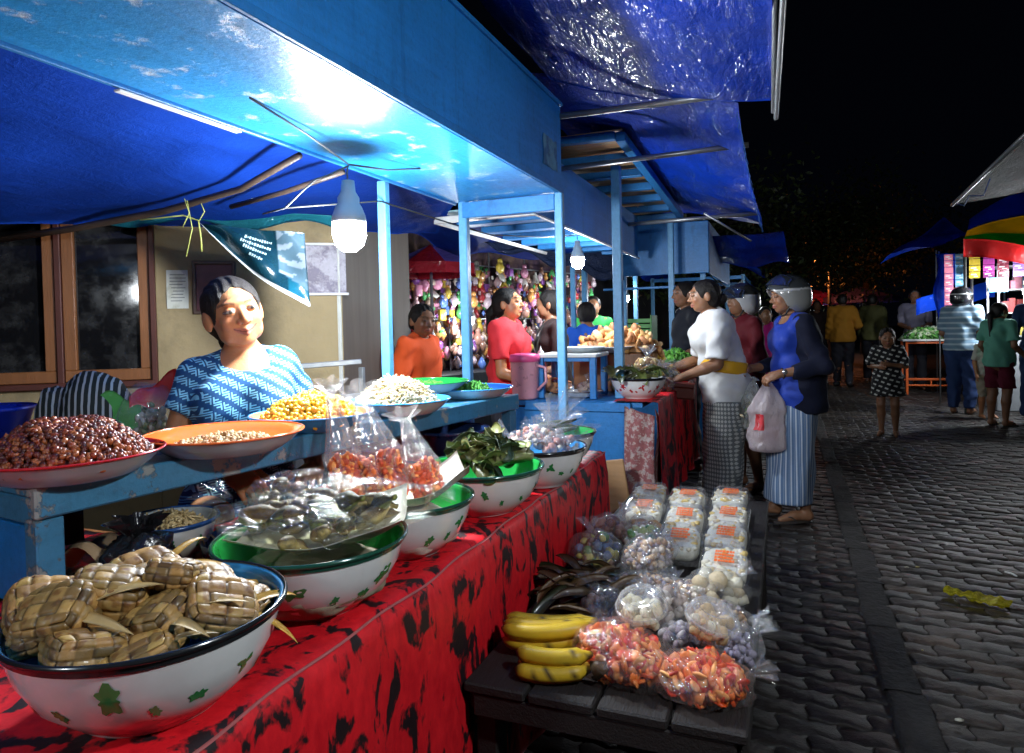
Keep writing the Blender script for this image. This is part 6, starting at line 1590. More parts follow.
    for (x, y, z) in ((2.05, 11.3, 2.15), (2.3, 12.9, 2.3), (3.2, 12.8, 2.3)):
        b = MB(); b.tube([np.array((x, y, 0))-o2, np.array((x, y, z))-o2], .011, 8); b.build('pole', steel, t2, True)
    bulb_lamp('hanging_bulb', 'small bulb added to brighten the blue tarp roof left of the snack stall', (2.16, 11.75, 1.78), (0, 0, 2.1), 260, 1.)  # added bulb hidden behind the side sheet, brightens the blue tarps
    # near awning at the upper right
    t3 = thing('awning', 'pale plastic awning on steel pipes jutting in at the upper right', 'awning', (2.2, 6.6, 0)); o3 = np.array((2.2, 6.6, 0))
    P0, P1, P2 = np.array((1.378, 7.04, 2.20)), np.array((1.35, 4.9, 2.30)), np.array((2.9, 7.9, 2.62))
    b = MB(); b.grid(lambda u, v: P0+(P1-P0)*u+(P2-P0)*v+np.array((0, 0, .03*math.sin(u*14)*v-.06*math.sin(math.pi*v)))-o3, 40, 24, thick=.001); b.build('sheet', tarp_mat('pale_tarp', (.055, .075, .09), .6, .002, .4, 0), t3, True)
    b = MB(); b.tube([P0-o3, P1-o3], .015, 8); b.tube([P0+(P2-P0)*.3-o3-(0, 0, .03), P1+(P2-P0)*.3-o3-(0, 0, .03)], .010, 8); b.build('pipe', steel, t3, True)
    b = MB(); b.tube([P0-o3, P2-o3-(0, 0, .05)], .012, 8); b.tube([P1-o3, P1+P2-P0-o3-(0, 0, .05)], .012, 8); b.build('rafter', steel, t3, True)
    for q in (P2-(0, 0, .05), P1+P2-P0-(0, 0, .05)):
        b = MB(); b.tube([(q[0], q[1], 0)-o3, q-o3], .016, 8); b.build('pole', steel, t3, True)
    b = MB(); b.tube([P0+(0, -.1, 0), P0+(.02, -.35, -.06), P0+(.0, -.6, -.02), P0+(.03, -.9, -.07), P0+(0, -1.2, 0)], .004, 6); tag(b.build('rope', mat('blue_rope', (.05, .12, .4), .6), None, True), 'blue rope looped along the edge pipe of the pale awning', 'rope')
    # orange-legged table with vegetables
    t4 = thing('folding_table', 'table on an orange metal frame carrying green vegetables, in mid distance', 'table', (2.12, 12.6, 0)); om = mat('orange_paint', (.75, .13, .02), .4)
    b = MB(); b.box((0, 0, .86), (.78, .55, .03), None, .004); b.build('top', white_pl, t4)
    for sx in (-1, 1):
        for sy in (-1, 1): b = MB(); b.box((sx*.33, sy*.24, .42), (.035, .035, .84), None, .003); b.build('leg', om, t4)
    b = MB()
    for z in (.15, .25): b.bar((-.33, -.24, z), (.33, -.24, z), .025)
    b.bar((0, -.24, .15), (0, -.24, .25), .02); b.bar((-.33, .24, .2), (.33, .24, .2), .025); b.bar((-.33, -.24, .82), (.33, -.24, .82), .03); b.build('rails', om, t4)
    heap('lettuce', 'pile of pale green lettuce and cabbage on the orange-framed table', (2.12, 12.6, .875), .36, .15, 420, .04, [(.12, .36, .06), (.42, .55, .28), (.60, .66, .48), (.06, .22, .04)], foodd, (1.3, 1, .25), seed=41, ry=.25)
right_stall()

# ------------------------------------------------------------------ far things: street lamp, trees, far canopies
def street_lamp(x, y, h):
    t = thing('street_lamp', 'distant orange street lamp glowing above the helmeted woman', 'street lamp', (x, y, 0))
    b = MB(); b.tube([(0, 0, 0), (0, 0, h)], [.06, .04], 8); b.tube([(0, 0, h), (-.25, 0, h+.1), (-.5, 0, h+.08)], .025, 6); b.build('pole', steel, t, True)
    b = MB(); b.lathe([(.0005, -.06), (.07, -.05), (.11, 0)], (-.55, 0, h+.03), 16); b.build('lens', emitter('sodium', (1., .25, .05), 330), t, True)
    b = MB(); b.lathe([(.12, 0), (.13, .02), (.07, .09), (.0005, .1)], (-.55, 0, h+.035), 16); b.build('hood', steel, t, True)
street_lamp(1.33, 24, 3.0)
def tree(label, x, y, hgt, cr, n, seed, z0=2.):
    r = np.random.RandomState(seed); t = thing('tree', label, 'tree', (x, y, 0), 0, 'dark trees beyond the stalls')
    b = MB(); top = np.array((.2, .1, hgt*.62)); b.tube([(0, 0, 0), (.08, .02, hgt*.3), top], [.16, .12, .08], 9); tips = []
    for k in range(11):
        a = r.uniform(0, 6.28); e = top*r.uniform(.6, 1)+np.array((math.cos(a)*cr*.8, math.sin(a)*cr*.8, r.uniform(-.15, .35)*cr)); m_ = top*.75+(e-top*.75)*.5+(0, 0, .15); b.tube([top*.7, m_, e], [.06, .04, .012], 6); tips += [e, m_]
    b.build('trunk', mat('bark', (.05, .035, .025), .9, var=.4), t, True)
    b = MB(); V = []; F = []; C = []
    k = 0
    for i in range(n):
        c = tips[r.randint(len(tips))]+r.normal(size=3)*cr*.22; s = r.uniform(.04, .09); d = r.normal(size=3); d /= np.linalg.norm(d); e = np.cross(d, r.normal(size=3)); e /= np.linalg.norm(e)
        V += [c-d*s, c+e*s*.45, c+d*s, c-e*s*.45]; F.append((k, k+1, k+2, k+3)); k += 4; C += [np.array((.05, .07, .02))*r.uniform(.6, 1.6)]*4
    b.add(V, F, 0, np.array(C)); b.build('crown', mat('tree_leaf', (1, 1, 1), .5, vcol=True), t)
tree('dark tree seen in the gap between plywood awning and blue tarp', -1.9, 13.5, 5.2, 1.9, 9000, 3)
tree('dark tree behind the street lamp, left of the night sky', .2, 21, 6.4, 2.4, 9000, 4)
tree('tall dark tree far behind the orange-jacketed man', 2.6, 27, 7., 2.6, 9000, 5)
for k, (x, y, c, lab) in enumerate(((1.0, 27, 'red_nylon', 'small far red parasol behind the helmeted woman'), (2.4, 26, 'violet_nylon', 'small far violet parasol behind the orange jacket'))):
    t = thing('parasol', lab, 'parasol', (x, y, 0)); b = MB(); b.lathe([(.0005, 2.3), (1.2, 1.95), (1.22, 1.75)], n=8); b.build('canopy', MATS[c], t); b = MB(); b.tube([(0, 0, 0), (0, 0, 2.28)], .02, 6); b.build('pole', steel, t, True)
bulb_lamp('hanging_bulb', 'tiny far bulb under the small red parasol', (1.0, 26.6, 1.75), (0, 0, 2.0), 260, 1.)
# litter
b = MB(); r = np.random.RandomState(2)
def lf(u, v):
    x = -.12+.24*u; w = .018+.026*min(1, u*1.6)*(1-.25*math.sin(u*8)); a = 2*math.pi*v
    return (x, w*math.cos(a)*(1+.2*math.sin(a*5+u*14)), .014+.012*(1+.5*math.sin(u*17))*math.sin(a)+.004*math.sin(u*40))
b.grid(lf, 34, 26); o = b.build('plastic_wrapper', film('yellow_film', (.80, .72, .04), .75, .10, 40, .006), None, True); o.location = (.745, 3.41, .008); o.rotation_euler = (0, 0, R(-25))
tag(o, 'crumpled translucent yellow plastic wrapper lying on the pavers', 'litter')
b = MB(); b.tube([(-.03, 0, 0), (0, .004, .002), (.03, 0, 0)], .0035, 6); o = b.build('drinking_straw', white_pl, None, True); o.location = (.967, 3.80, .010); o.rotation_euler = (0, 0, R(-55)); tag(o, 'short white straw on the pavers at the right edge', 'litter')
b = MB()
for k in range(60):
    x, y = r.uniform(.45, 3.2), r.uniform(2.2, 9); b.ell((x, y, .008), np.array((.008, .005, .002))*r.uniform(.6, 2), rotm(0, 0, r.uniform(0, 3)), 1, 0, np.array([(.4, .38, .3), (.2, .15, .08), (.35, .3, .1)][r.randint(3)]), .3)
tag(b.build('litter_crumbs', foodd, None, True), 'tiny scattered crumbs and leaf bits on the pavers', 'litter', kind='stuff')

# electric cables slung between the stalls
b = MB(); b.tube([(-1.42, 1.70, 1.60), (-1.40, 2.2, 1.70), (-1.36, 2.75, 1.68), (-1.30, 3.0, 1.66), (-1.22, 3.5, 1.70), (-1.165, 4.0, 1.765)], .0032, 6)
tag(b.build('electric_cable', mat('black_cable', (.02, .02, .02), .5), None, True), 'black electric cable slung from the near bulb past the blue post to the second stall', 'cable')
b = MB(); b.tube([(-.60, 6.2, 1.62), (-.52, 7.4, 1.55), (-.5, 9.2, 1.75), (-.52, 10.4, 1.80)], .005, 6)
tag(b.build('electric_cable', MATS['black_cable'], None, True), 'sagging cable between the third stall and the far blue frame', 'cable')
# ------------------------------------------------------------------ people
def fabric(name, col, rough=.8, pattern=None, c2=(0, 0, 0), sc=40, var=.12, sheen=.03):
    m, t, b = base(name); co = t.coord('Object'); sx = t.new('ShaderNodeSeparateXYZ'); t.link(co, sx.inputs[0]); X, Y, Z = sx.outputs
    c = tuple(col)
    if pattern == 'vstripe':
        an = t.math('ARCTAN2', X, Y); k = t.math('GREATER_THAN', t.math('SINE', t.math('MULTIPLY', an, sc)), .72); k2 = t.math('MULTIPLY', t.math('GREATER_THAN', t.math('SINE', t.math('MULTIPLY', an, sc*2)), .8), .4); c = t.mixc(t.math('MAXIMUM', k, k2), tuple(col), tuple(c2))
    elif pattern == 'hstripe':
        k = t.ramp(t.math('SINE', t.math('MULTIPLY', Z, sc)), .3, .6); c = t.mixc(k, tuple(col), tuple(c2))
    elif pattern == 'batik':
        u = t.math('ADD', t.math('MULTIPLY', t.math('ADD', X, Y), sc), t.math('MULTIPLY', Z, sc)); v = t.math('SUBTRACT', t.math('MULTIPLY', t.math('ADD', X, Y), sc), t.math('MULTIPLY', Z, sc))
        k = t.math('GREATER_THAN', t.math('MULTIPLY', t.math('SINE', u), t.math('SINE', v)), .12); c = t.mixc(k, tuple(col), tuple(c2))
    elif pattern == 'dash':
        u = t.math('FRACT', t.math('MULTIPLY', t.math('ADD', X, t.math('MULTIPLY', Z, .5)), sc)); v = t.math('FRACT', t.math('MULTIPLY', t.math('SUBTRACT', Z, t.math('MULTIPLY', X, .35)), sc*1.3))
        k = t.math('MULTIPLY', t.math('GREATER_THAN', u, .45), t.math('GREATER_THAN', v, .66)); c = t.mixc(k, tuple(col), tuple(c2))
    elif pattern == 'ff':
        # tiled interlocking F-shaped strokes, every other tile turned upside down
        U = t.math('MULTIPLY', t.math('ADD', t.math('MULTIPLY', X, .86), t.math('MULTIPLY', Y, .5)), sc); W = t.math('MULTIPLY', t.math('ADD', Z, t.math('MULTIPLY', X, .22)), sc)
        def F(u, v):
            def rect(x0, x1, y0, y1):
                a = t.math('MULTIPLY', t.math('GREATER_THAN', u, x0), t.math('LESS_THAN', u, x1)); q = t.math('MULTIPLY', t.math('GREATER_THAN', v, y0), t.math('LESS_THAN', v, y1)); return t.math('MULTIPLY', a, q)
            s_ = t.math('MAXIMUM', rect(.08, .24, .06, .94), rect(.08, .92, .78, .94)); return t.math('MAXIMUM', s_, rect(.08, .66, .42, .58))
        fu = t.math('FRACT', U); row = t.math('FLOOR', W); fv = t.math('FRACT', W)
        par = t.math('MODULO', t.math('ABSOLUTE', t.math('ADD', t.math('FLOOR', U), row)), 2.0)
        a = F(fu, fv); b2 = F(t.math('SUBTRACT', 1, fu), t.math('SUBTRACT', 1, fv))
        k = t.math('ADD', t.math('MULTIPLY', a, t.math('SUBTRACT', 1, par)), t.math('MULTIPLY', b2, par)); c = t.mixc(k, tuple(col), tuple(c2))
    hs = t.new('ShaderNodeHueSaturation'); t.link(t.math('MULTIPLY_ADD', t.noise(9, 5, .6, co), 2*var, 1-var), hs.inputs['Value'])
    if isinstance(c, tuple): hs.inputs['Color'].default_value = (*c, 1)
    else: t.link(c, hs.inputs['Color'])
    t.link(hs.outputs[0], b.inputs['Base Color']); b.inputs['Roughness'].default_value = rough; b.inputs['Sheen Weight'].default_value = sheen; b.inputs['Specular IOR Level'].default_value = .3
    bn = t.new('ShaderNodeBump'); bn.inputs['Distance'].default_value = .004
    t.link(t.math('ADD', t.noise(13, 4, .6, co, .8), t.math('MULTIPLY', t.noise(500, 2, .5, co), .04)), bn.inputs['Height']); t.link(bn.outputs[0], b.inputs['Normal'])
    MATS[name] = m; return m
def dn(p, dz): return {k: (v[0], v[1], v[2]-dz) for k, v in p.items()}
SK1, SK2, SK3 = (.46, .20, .09), (.30, .145, .078), (.24, .11, .06)

# the vendor
drop = .099
up_ = dn({k: DEF[k] for k in ('hip', 'waist', 'chest', 'neck', 'shL', 'shR', 'elL', 'elR', 'wrL', 'wrR', 'hpL', 'hpR')}, drop)
pv = dict(up_); pv.update(hip=(0, 0, .43), knL=(-.07, .16, .40), knR=(.07, .16, .40), anL=(-.06, .13, .13), anR=(.06, .13, .13), toeL=(-.07, .21, .11), toeR=(.07, .21, .11), hpL=(-.05, 0, .42), hpR=(.05, 0, .42),
          chest=(-.004, .0, .632), neck=(-.006, -.002, .722), shR=(.082, .0, .676), shL=(-.076, -.01, .692), elR=(.128, .01, .545), wrR=(.015, .165, .515), elL=(-.128, -.03, .545), wrL=(-.13, .10, .50),
          headrot=(-.02, .24, .30), hd={'R': ((-.55, .75, -.35), (-.3, -.3, -1), .75), 'L': ((.2, 1, -.1), (0, 0, -1), .4)})
DRESS = fabric('maze_dress', (.014, .075, .20), .7, 'ff', (.28, .66, .86), 43)
root, K = person('person', 'smiling woman in a blue maze-patterned dress sitting behind the trays, head tilted', (-1.632, 1.72, 0), (.66, -.75), 1.6, pv, SK1,
       dict(style='bun', dz=-.055), [dict(kind='dress', name='dress', mat=DRESS, sleeve=.50, hem=.22, neck=.052, nf=.045, vn=1.5, t=.009, fold=.006, h=.008, flare=.012)], True, .011, .0028, (.0034, 'R'), build=.94, smile=1.7, hsc=1.07)
t = thing('wooden_stool', 'tall wooden stool the smiling vendor sits on', 'stool', (-1.665, 1.70, 0)); b = MB(); b.lathe([(.0005, .545), (.15, .545), (.155, .555), (.15, .575), (.0005, .577)], n=28); b.build('seat', woodd, t, True)
for k in range(4): a = math.pi/4+k*math.pi/2; b = MB(); b.tube([(.15*math.cos(a), .15*math.sin(a), 0), (.11*math.cos(a), .11*math.sin(a), .546)], .016, 8); b.build('leg', woodd, t, True)
# bracelet
w_ = K['g']('wrR'); b = MB(); e_ = K['g']('elR'); d_ = (w_-e_)/np.linalg.norm(w_-e_); B_ = basis(d_); c_ = w_-d_*.015
b.tube([c_+.0285*(B_[:, 0]*math.cos(a)+B_[:, 1]*math.sin(a)) for a in np.linspace(0, 6.3, 20)], .0022, 6); b.build('bracelet', mat('bead', (.05, .02, .02), .3), root, True)

def P_(**k): return k
# boy in orange
person('person', 'boy in an orange polo shirt standing behind the second blue post', (-1.95, 3.45, 0), (.96, -.05), 1.40, P_(headrot=(-.15, 0, -.5), wrL=(-.10, .08, .50), wrR=(.12, .06, .49)), SK3, dict(style='short'),
       [dict(kind='top', name='polo_shirt', mat=fabric('orange_cotton', (.80, .10, .02)), sleeve=.75, hem=.46, neck=.042, t=.012), dict(kind='shorts', name='shorts', mat=fabric('dark_cotton', (.03, .03, .04)), hem=.25)], False, .010, .006)
# woman in red polo
person('person', 'woman in a red polo shirt with tied-back hair looking right, by the pink pitcher', (-1.60, 3.93, 0), (.98, .05), 1.50, P_(headrot=(.08, 0, -.05), elR=(.14, .02, .63), wrR=(.10, .17, .585), elL=(-.13, -.01, .64), wrL=(-.08, .18, .58)), SK1, dict(style='tail', len=.15),
       [dict(kind='top', name='polo_shirt', mat=fabric('red_cotton', (.75, .035, .045)), sleeve=.7, hem=.45, neck=.045, t=.012), dict(kind='pants', name='trousers', mat=MATS['dark_cotton'])], True, .010, .005)
person('person', 'man in a dark shirt standing inside the second stall, looking left', (-1.46, 4.38, 0), (-.80, -.45), 1.50, P_(headrot=(.0, 0, -.3), wrL=(-.1, .15, .58), wrR=(.1, .15, .58)), SK2, dict(style='short'),
       [dict(kind='top', name='shirt', mat=fabric('brown_black', (.035, .02, .02)), sleeve=.8, hem=.46, neck=.042), dict(kind='pants', name='trousers', mat=MATS['dark_cotton'])], False, .013, .009)
person('person', 'man in a bright blue shirt seen from behind, inside beyond the fritters', (-1.47, 5.30, 0), (-.6, .7), 1.44, P_(headrot=(.0, 0, -.35)), SK2, dict(style='short'),
       [dict(kind='top', name='shirt', mat=fabric('bright_blue', (.02, .12, .62)), sleeve=.8, hem=.46, neck=.042), dict(kind='pants', name='trousers', mat=MATS['dark_cotton'])], False, .014, .011)
person('person', 'small figure in a green shirt far behind the blue-shirted man', (-1.86, 6.95, 0), (.3, -.9), 1.56, {}, SK2, dict(style='short'),
       [dict(kind='top', name='shirt', mat=fabric('green_cotton', (.05, .45, .10)), sleeve=.8, hem=.46, neck=.042), dict(kind='pants', name='trousers', mat=MATS['dark_cotton'])], False, .018)
person('person', 'man in a black T-shirt with short hair beside the far stall post, looking left', (-.745, 5.74, 0), (-.85, -.45), 1.60, P_(headrot=(-.03, 0, .12), wrL=(-.12, .14, .56), wrR=(.12, .12, .54)), SK2, dict(style='short'),
       [dict(kind='top', name='t_shirt', mat=fabric('black_cotton', (.012, .014, .022), .7), sleeve=.8, hem=.46, neck=.042), dict(kind='pants', name='trousers', mat=MATS['dark_cotton'])], False, .011, .006)
# white-shirted woman
person('person', 'woman in white T-shirt, yellow sash and grey sarong at the counter', (-.405, 4.54, 0), (-.95, -.31), 1.54,
       P_(hip=(0, -.035, .52), waist=(0, -.02, .62), chest=(0, .01, .735), neck=(0, .022, .825), shL=(-.098, .01, .80), shR=(.098, .01, .80), elL=(-.13, .03, .625), wrL=(-.12, .165, .575), elR=(.13, .05, .63), wrR=(.10, .19, .59), headrot=(-.10, 0, .0),
          hpL=(-.05, -.035, .5), hpR=(.05, -.035, .5), hd={'L': ((.1, 1, -.35), (.2, -.3, -1), .9), 'R': ((-.2, 1, -.2), (-.2, -.2, -1), .7)}), SK2, dict(style='bun', dz=.0),
       [dict(kind='top', name='t_shirt', mat=fabric('white_cotton', (.68, .68, .68)), sleeve=.88, hem=.455, neck=.05, t=.014, fold=.006, flare=.016), dict(kind='sarong', name='sarong', mat=fabric('grey_batik', (.16, .17, .17), .8, 'batik', (.50, .50, .47), 120), hem=.05, top=.47, w=.095, w2=.080, t=.010, fold=.006, fz=.4),
        dict(kind='band', name='sash', mat=fabric('yellow_silk', (.80, .42, .02), .5), at=.10, hh=.026, t=.020, tilt=-.15, fold=.003)], True, .010, .0045, (.005, 'LR'), build=.98, feet='sandal')
t = thing('purse', 'dark red-brown purse held by the white-shirted woman at the counter edge', 'purse', (-.60, 4.28, .80)); b = MB(); b.box((0, 0, 0), (.17, .05, .10), rotm(0, .1, .4), .012); b.build('pouch', mat('brown_leather', (.14, .03, .02), .4), t); b = MB(); b.box((0, -.02, .04), (.175, .056, .035), rotm(0, .1, .4), .012); b.build('flap', MATS['brown_leather'], t)
# helmets
def helmet(K, root, shell, visor=None, trim=None, open_face=True, up=True):
    T, HB, hs = K['T'], K['HB'], K['hs']
    hp_ = lambda c, r, k=.012, sub=False: el(T(c), np.array(r)*hs, HB, k, None, sub)
    pr = [hp_((0, -.018, .03), (.122, .142, .122)), hp_((0, -.04, -.03), (.116, .115, .085), .03), hp_((0, .0, -.02), (.096, .105, .115), .004, True), hp_((0, .11, -.03), (.105, .12, .088), .01, True), hp_((0, 0, -.155), (.14, .16, .055), .01, True)]
    v, f = sdf_mesh(pr, .0065); C = np.ones((len(v), 3))*np.array(shell); L = (v-T((0, 0, 0)))@HB/hs
    if trim: C[(L[:, 2] > .055)] = trim; C[np.abs(L[:, 2]-.050) < .006] = (.6, .6, .6)
    shell_o = mesh_np('helmet', relax(v, f, 1, .4), f, [mat('helmet_shell', (1, 1, 1), .25, vcol=True, coat=.6, var=.08, rv=.05)], root, C)
    if visor:
        b = MB(); 
        def fn(u, v_):
            a = (u-.5)*2.5; th = visor[0]+visor[1]*v_; R0 = .137
            return T((R0*math.sin(a)*.92, -.01+R0*math.cos(a)*math.cos(th)*1.12, .02+R0*math.sin(th)*1.0*(.55+.45*math.cos(a))))
        b.grid(fn, 24, 12, thick=.002); b.build('visor', film('visor_film', (.35, .4, .5), .2, .4, 3, .0005, .04), shell_o, True)
    b = MB(); b.tube([T((-.085, .01, -.05)), T((-.05, .03, -.105)), T((0, .035, -.115)), T((.05, .03, -.105)), T((.085, .01, -.05))], .006, 6); b.build('chin_strap', mat('strap', (.02, .02, .02), .6), shell_o, True)
# helmeted woman
r1, K1 = person('person', 'woman in grey helmet, navy cardigan and striped blue sarong, holding shopping bags', (.045, 4.52, 0), (-.93, -.37), 1.50,
       P_(chest=(0, .0, .735), neck=(0, .0, .83), elL=(-.155, -.055, .63), wrL=(-.125, .105, .605), elR=(.14, .0, .63), wrR=(.07, .15, .615), headrot=(-.05, 0, 0), anL=(-.055, -.02, .045), anR=(.06, .06, .045), toeL=(-.065, .085, .018), toeR=(.07, .165, .018), knR=(.055, .05, .28),
          hd={'L': ((.25, .9, -.35), (.5, -.1, -.8), 1.25), 'R': ((-.3, .9, -.3), (-.6, 0, -.8), 1.2)}), SK2, dict(style='bun', dz=-.06),
       [dict(kind='top', name='blouse', mat=fabric('royal_blue', (.015, .05, .38), .6), sleeve=.10, hem=.43, neck=.055, nf=.05, vn=1.3, t=.006, fold=.004),
        dict(kind='sarong', name='sarong', mat=fabric('striped_sarong', (.10, .17, .30), .8, 'vstripe', (.45, .50, .58), 34), hem=.075, top=.58, w=.082, w2=.088, t=.006, fold=.007, fz=.3),
        dict(kind='custom', name='cardigan', mat=fabric('navy_knit', (.003, .005, .020), .85, var=.2), fold=.005, h=.010,
             prims=lambda J, g, T, HB, hs: [el(g('chest')+np.array((0, -.03, 0)), (.172, .125, .17), None, .03), rc(g('shL'), g('elL'), .062, .053, .03), rc(g('elL'), g('elL')+(g('wrL')-g('elL'))*.8, .056, .044, .02, [(g('elL')+(g('wrL')-g('elL'))*.72, (g('wrL')-g('elL'))/np.linalg.norm(g('wrL')-g('elL')))]),
                   rc(g('shR'), g('elR'), .062, .053, .03), rc(g('elR'), g('elR')+(g('wrR')-g('elR'))*.8, .052, .040, .02, [(g('elR')+(g('wrR')-g('elR'))*.72, (g('wrR')-g('elR'))/np.linalg.norm(g('wrR')-g('elR')))]),
                   rc(g('waist')+np.array((-.05, -.05, 0)), g('hip')+np.array((-.04, -.04, -.06)), .125, .135, .04), rc(g('waist')+np.array((.05, -.05, 0)), g('hip')+np.array((.04, -.04, -.06)), .125, .135, .04), el(g('neck')+np.array((0, .05, .02)), (.055, .075, .07), None, .01, None, True), el(g('chest')+np.array((0, .20, -.12)), (.125, .135, .50), None, .01, None, True)],
             cuts=[((0, 0, .66), (0, 0, -1))])], True, .010, .0045, (.005, 'LR'), build=.95, feet='sandal')
helmet(K1, r1, (.27, .27, .26), (.55, .75), (.05, .055, .06))
w_ = K1['g']('wrL'); e_ = K1['g']('elL'); d_ = (w_-e_)/np.linalg.norm(w_-e_); B_ = basis(d_); b = MB(); c_ = w_-d_*.02
b.tube([c_+.030*(B_[:, 0]*math.cos(a)+B_[:, 1]*math.sin(a)) for a in np.linspace(0, 6.3, 20)], .006, 6, flat=.5); q = c_+np.array((-.028, .0, .010)); b.ell(q, (.008, .017, .017), None, 2, 1); b.build('wristwatch', [mat('watch_strap', (.05, .03, .02), .5), mat('watch_face', (.6, .6, .62), .2, .8)], r1, True)
# the bags in her hand
def carrier(name, label, c, w, dpt, h, rot, m, seed, handle, contents=None, cat='shopping bag'):
    t = thing(name, label, cat, c, rot)
    b = MB()
    def fn(u, v):
        a = 2*math.pi*v; z = -h*u
        k = (.12+.88*min(1, (u/.42))**.8) if u < .42 else 1+.05*math.sin(u*9)
        if u > .93: k *= math.sqrt(max(0, 1-((u-.93)/.075)**2))*.999+.001
        pl = 1+(.16*(1-u)+.04)*math.sin(a*6+seed+u*3)+.06*math.sin(a*11+u*7)+.16*fb((math.cos(a)*2, math.sin(a)*2, u*5), 1, seed)+.10*(1-2*abs(fb((math.cos(a)*4, math.sin(a)*4, u*9), 1, seed+2)))
        return (w/2*k*pl*math.cos(a)*(abs(math.cos(a))**-.25 if abs(math.cos(a)) > .05 else 1.5), dpt/2*k*pl*math.sin(a), z-handle*.5)
    b.grid(fn, 36, 48); b.build('bag', m, t, True)
    b = MB(); b.grid(lambda u, v: (.012*math.cos(6.28*v)*(1+u)+.02*(u), .008*math.sin(6.28*v)*(1+u), -handle*.52*u), 8, 12); b.build('handle', m, t, True)
    if 'pink' in label:
        b = MB(); b.grid(lambda u, v: np.array(fn(.45+.22*u, .60+.11*v))*np.array((1.03, 1.03, 1)), 10, 10); b.build('red_print', mat('bag_print', (.65, .05, .06), .4), t, True)
    if contents: b = MB(); contents(b); b.build('contents', foodv, t, True)
    return t
pinkbag = film('pink_white_film', (1, .86, .89), 1.6, .06, 16, .010, .3); clearbag = film('hazy_film', (.95, .98, .95), .5, .18, 22, .006, .15)
def veg(b):
    r = np.random.RandomState(3)
    for _ in range(50): b.ell(r.normal(size=3)*np.array((.03, .025, .04))+(0, 0, -.21), np.array((.02, .012, .006)), rotm(*r.uniform(0, 3, 3)), 1, 0, np.array([(.12, .32, .05), (.4, .45, .15), (.6, .5, .3)][r.randint(3)]))
def box_in(b):
    b.box((0, 0, -.33), (.11, .09, .15), None, .01, 0, (.55, .25, .28)); b.box((.02, .0, -.22), (.08, .07, .1), rotm(.2, .2, .2), .01, 0, (.6, .55, .5))
HX, HY, HZ = -.135, 4.40, .88
carrier('plastic_bag', 'clear plastic bag of green vegetables hanging from the helmeted woman hand', (HX-.05, HY+.03, HZ), .13, .10, .30, .5, clearbag, 2, .05, veg)
carrier('plastic_bag', 'white and pink plastic carrier bag hanging lowest from the helmeted woman hand', (HX+.035, HY-.01, HZ+.01), .20, .12, .43, .25, pinkbag, 5, .07, box_in)
# rider behind
r2, K2 = person('person', 'rider in a black and white helmet and dark red jacket behind the white-shirted woman', (-.285, 5.25, 0), (-.80, -.5), 1.50, P_(anL=(-.08, -.03, .045), toeL=(-.1, .06, .018)), SK2, dict(style='short'),
       [dict(kind='top', name='jacket', mat=fabric('dark_red', (.13, .008, .015), .7), sleeve=1.85, hem=.45, neck=.042, t=.014), dict(kind='shorts', name='shorts', mat=MATS['dark_cotton'], hem=.30)], False, .012, feet='sandal')
helmet(K2, r2, (.55, .56, .57), (.1, .7), (.03, .03, .03))
person('person', 'woman in a magenta top seen between rider and helmeted woman', (-.21, 8.45, 0), (.2, -.98), 1.42, {}, SK2, dict(style='long'), [dict(kind='top', name='top', mat=fabric('magenta', (.60, .02, .25)), sleeve=.7, hem=.42, neck=.045), dict(kind='pants', name='trousers', mat=MATS['dark_cotton'])], True, .016)
# child in black dress
person('person', 'small child in a black dress with white dashes standing alone on the pavers', (.98, 7.97, 0), (-.25, -.97), 1.17, P_(headrot=(-.2, 0, .2), elL=(-.14, .0, .62), wrL=(-.03, .12, .64), elR=(.14, .0, .62), wrR=(.05, .12, .62), chest=(0, 0, .70), neck=(0, 0, .785), shL=(-.10, 0, .76), shR=(.10, 0, .76)), SK2, dict(style='long'),
       [dict(kind='dress', name='dress', mat=fabric('dash_print', (.012, .012, .014), .7, 'dash', (.55, .55, .52), 15), sleeve=.95, hem=.36, neck=.045, skirt=1.35, t=.012)], True, .009, .006, child=True, feet='bare')
r3, K3 = person('person', 'adult in dark helmet, pale blue striped shirt and jeans, back turned, at the snack stall', (2.05, 10.0, 0), (.45, .9), 1.60, P_(wrL=(-.1, .14, .58), wrR=(.1, .14, .58)), SK2, dict(style='short'),
       [dict(kind='top', name='shirt', mat=fabric('striped_shirt', (.16, .26, .36), .8, 'hstripe', (.42, .52, .60), 95), sleeve=.9, hem=.50, neck=.042, t=.02), dict(kind='pants', name='jeans', mat=fabric('denim', (.02, .045, .14)), t=.012)], False, .013, build=1.1, feet='sandal')
helmet(K3, r3, (.02, .02, .025), None, (.03, .03, .035))
person('person', 'girl in a mint green T-shirt and maroon shorts with a ponytail at the snack stall', (2.19, 8.98, 0), (.7, .7), 1.40, P_(headrot=(0, 0, -.3), wrL=(-.12, .1, .52), wrR=(.12, .12, .55)), SK2, dict(style='tail', len=.28),
       [dict(kind='top', name='t_shirt', mat=fabric('mint', (.16, .50, .36)), sleeve=.75, hem=.47, neck=.042, t=.014), dict(kind='shorts', name='shorts', mat=fabric('maroon_cotton', (.14, .01, .03)), hem=.30, lw=.03)], True, .011, feet='sandal', child=False)
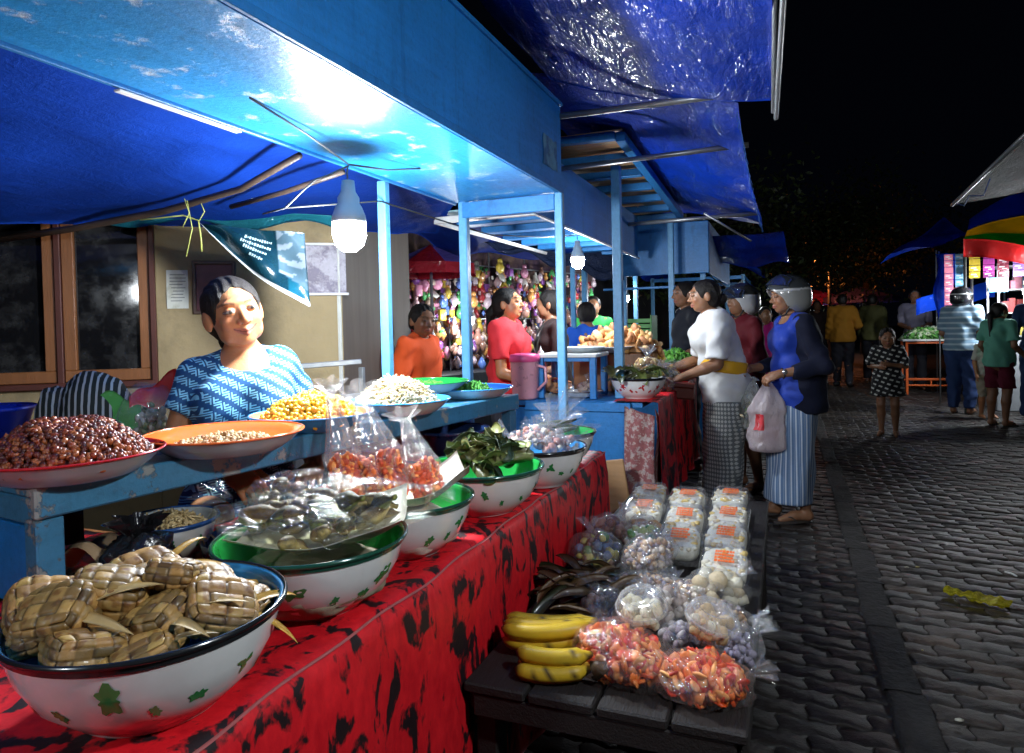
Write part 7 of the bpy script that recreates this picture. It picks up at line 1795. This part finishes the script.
person('person', 'toddler in pale clothes between the helmeted adult and the girl in mint', (2.22, 9.6, 0), (.3, -.9), 1.05, {}, SK1, dict(style='short'),
       [dict(kind='top', name='shirt', mat=fabric('pale_cotton', (.5, .48, .42)), sleeve=.8, hem=.42, neck=.042), dict(kind='shorts', name='shorts', mat=fabric('beige_cotton', (.35, .3, .22)), hem=.25)], False, .014, child=True)
person('person', 'person in dark jeans and a navy top at the far right edge', (2.63, 9.3, 0), (.3, .9), 1.60, {}, SK3, dict(style='short'),
       [dict(kind='top', name='top', mat=fabric('navy_cotton', (.01, .02, .08)), sleeve=1.6, hem=.48, neck=.042), dict(kind='pants', name='jeans', mat=MATS['denim'])], False, .016)
person('person', 'man in a mustard orange jacket walking away down the dark lane', (.97, 13.7, 0), (.1, .99), 1.72, P_(elR=(.15, -.02, .64), wrR=(.10, .12, .60), anL=(-.06, .08, .045), anR=(.06, -.12, .07)), SK3, dict(style='short'),
       [dict(kind='top', name='jacket', mat=fabric('mustard', (.50, .22, .02)), sleeve=1.9, hem=.47, neck=.035, t=.022), dict(kind='pants', name='trousers', mat=MATS['dark_cotton'])], False, .018, build=1.05, feet='shoe')
person('person', 'figure in an olive jacket right of the man in the orange jacket', (1.55, 14.6, 0), (.4, .9), 1.72, {}, SK3, dict(style='short'),
       [dict(kind='top', name='jacket', mat=fabric('olive', (.12, .12, .04)), sleeve=1.9, hem=.47, neck=.035, t=.02), dict(kind='pants', name='trousers', mat=MATS['dark_cotton'])], False, .02, build=1.0)
person('person', 'man in a grey shirt standing behind the orange-framed table', (2.05, 13.3, 0), (-.1, -.99), 1.74, P_(wrL=(-.06, .14, .60), wrR=(.06, .14, .60)), SK3, dict(style='short'),
       [dict(kind='top', name='shirt', mat=fabric('grey_cotton', (.16, .15, .20)), sleeve=.9, hem=.47, neck=.04), dict(kind='pants', name='trousers', mat=MATS['dark_cotton'])], False, .018, build=.95)
person('person', 'dark figure far down the lane between the helmeted woman and the orange jacket', (.62, 15.5, 0), (.1, -.9), 1.66, {}, SK3, dict(style='short'),
       [dict(kind='top', name='shirt', mat=MATS['brown_black'], sleeve=1.8, hem=.47, neck=.04), dict(kind='pants', name='trousers', mat=MATS['dark_cotton'])], False, .02)
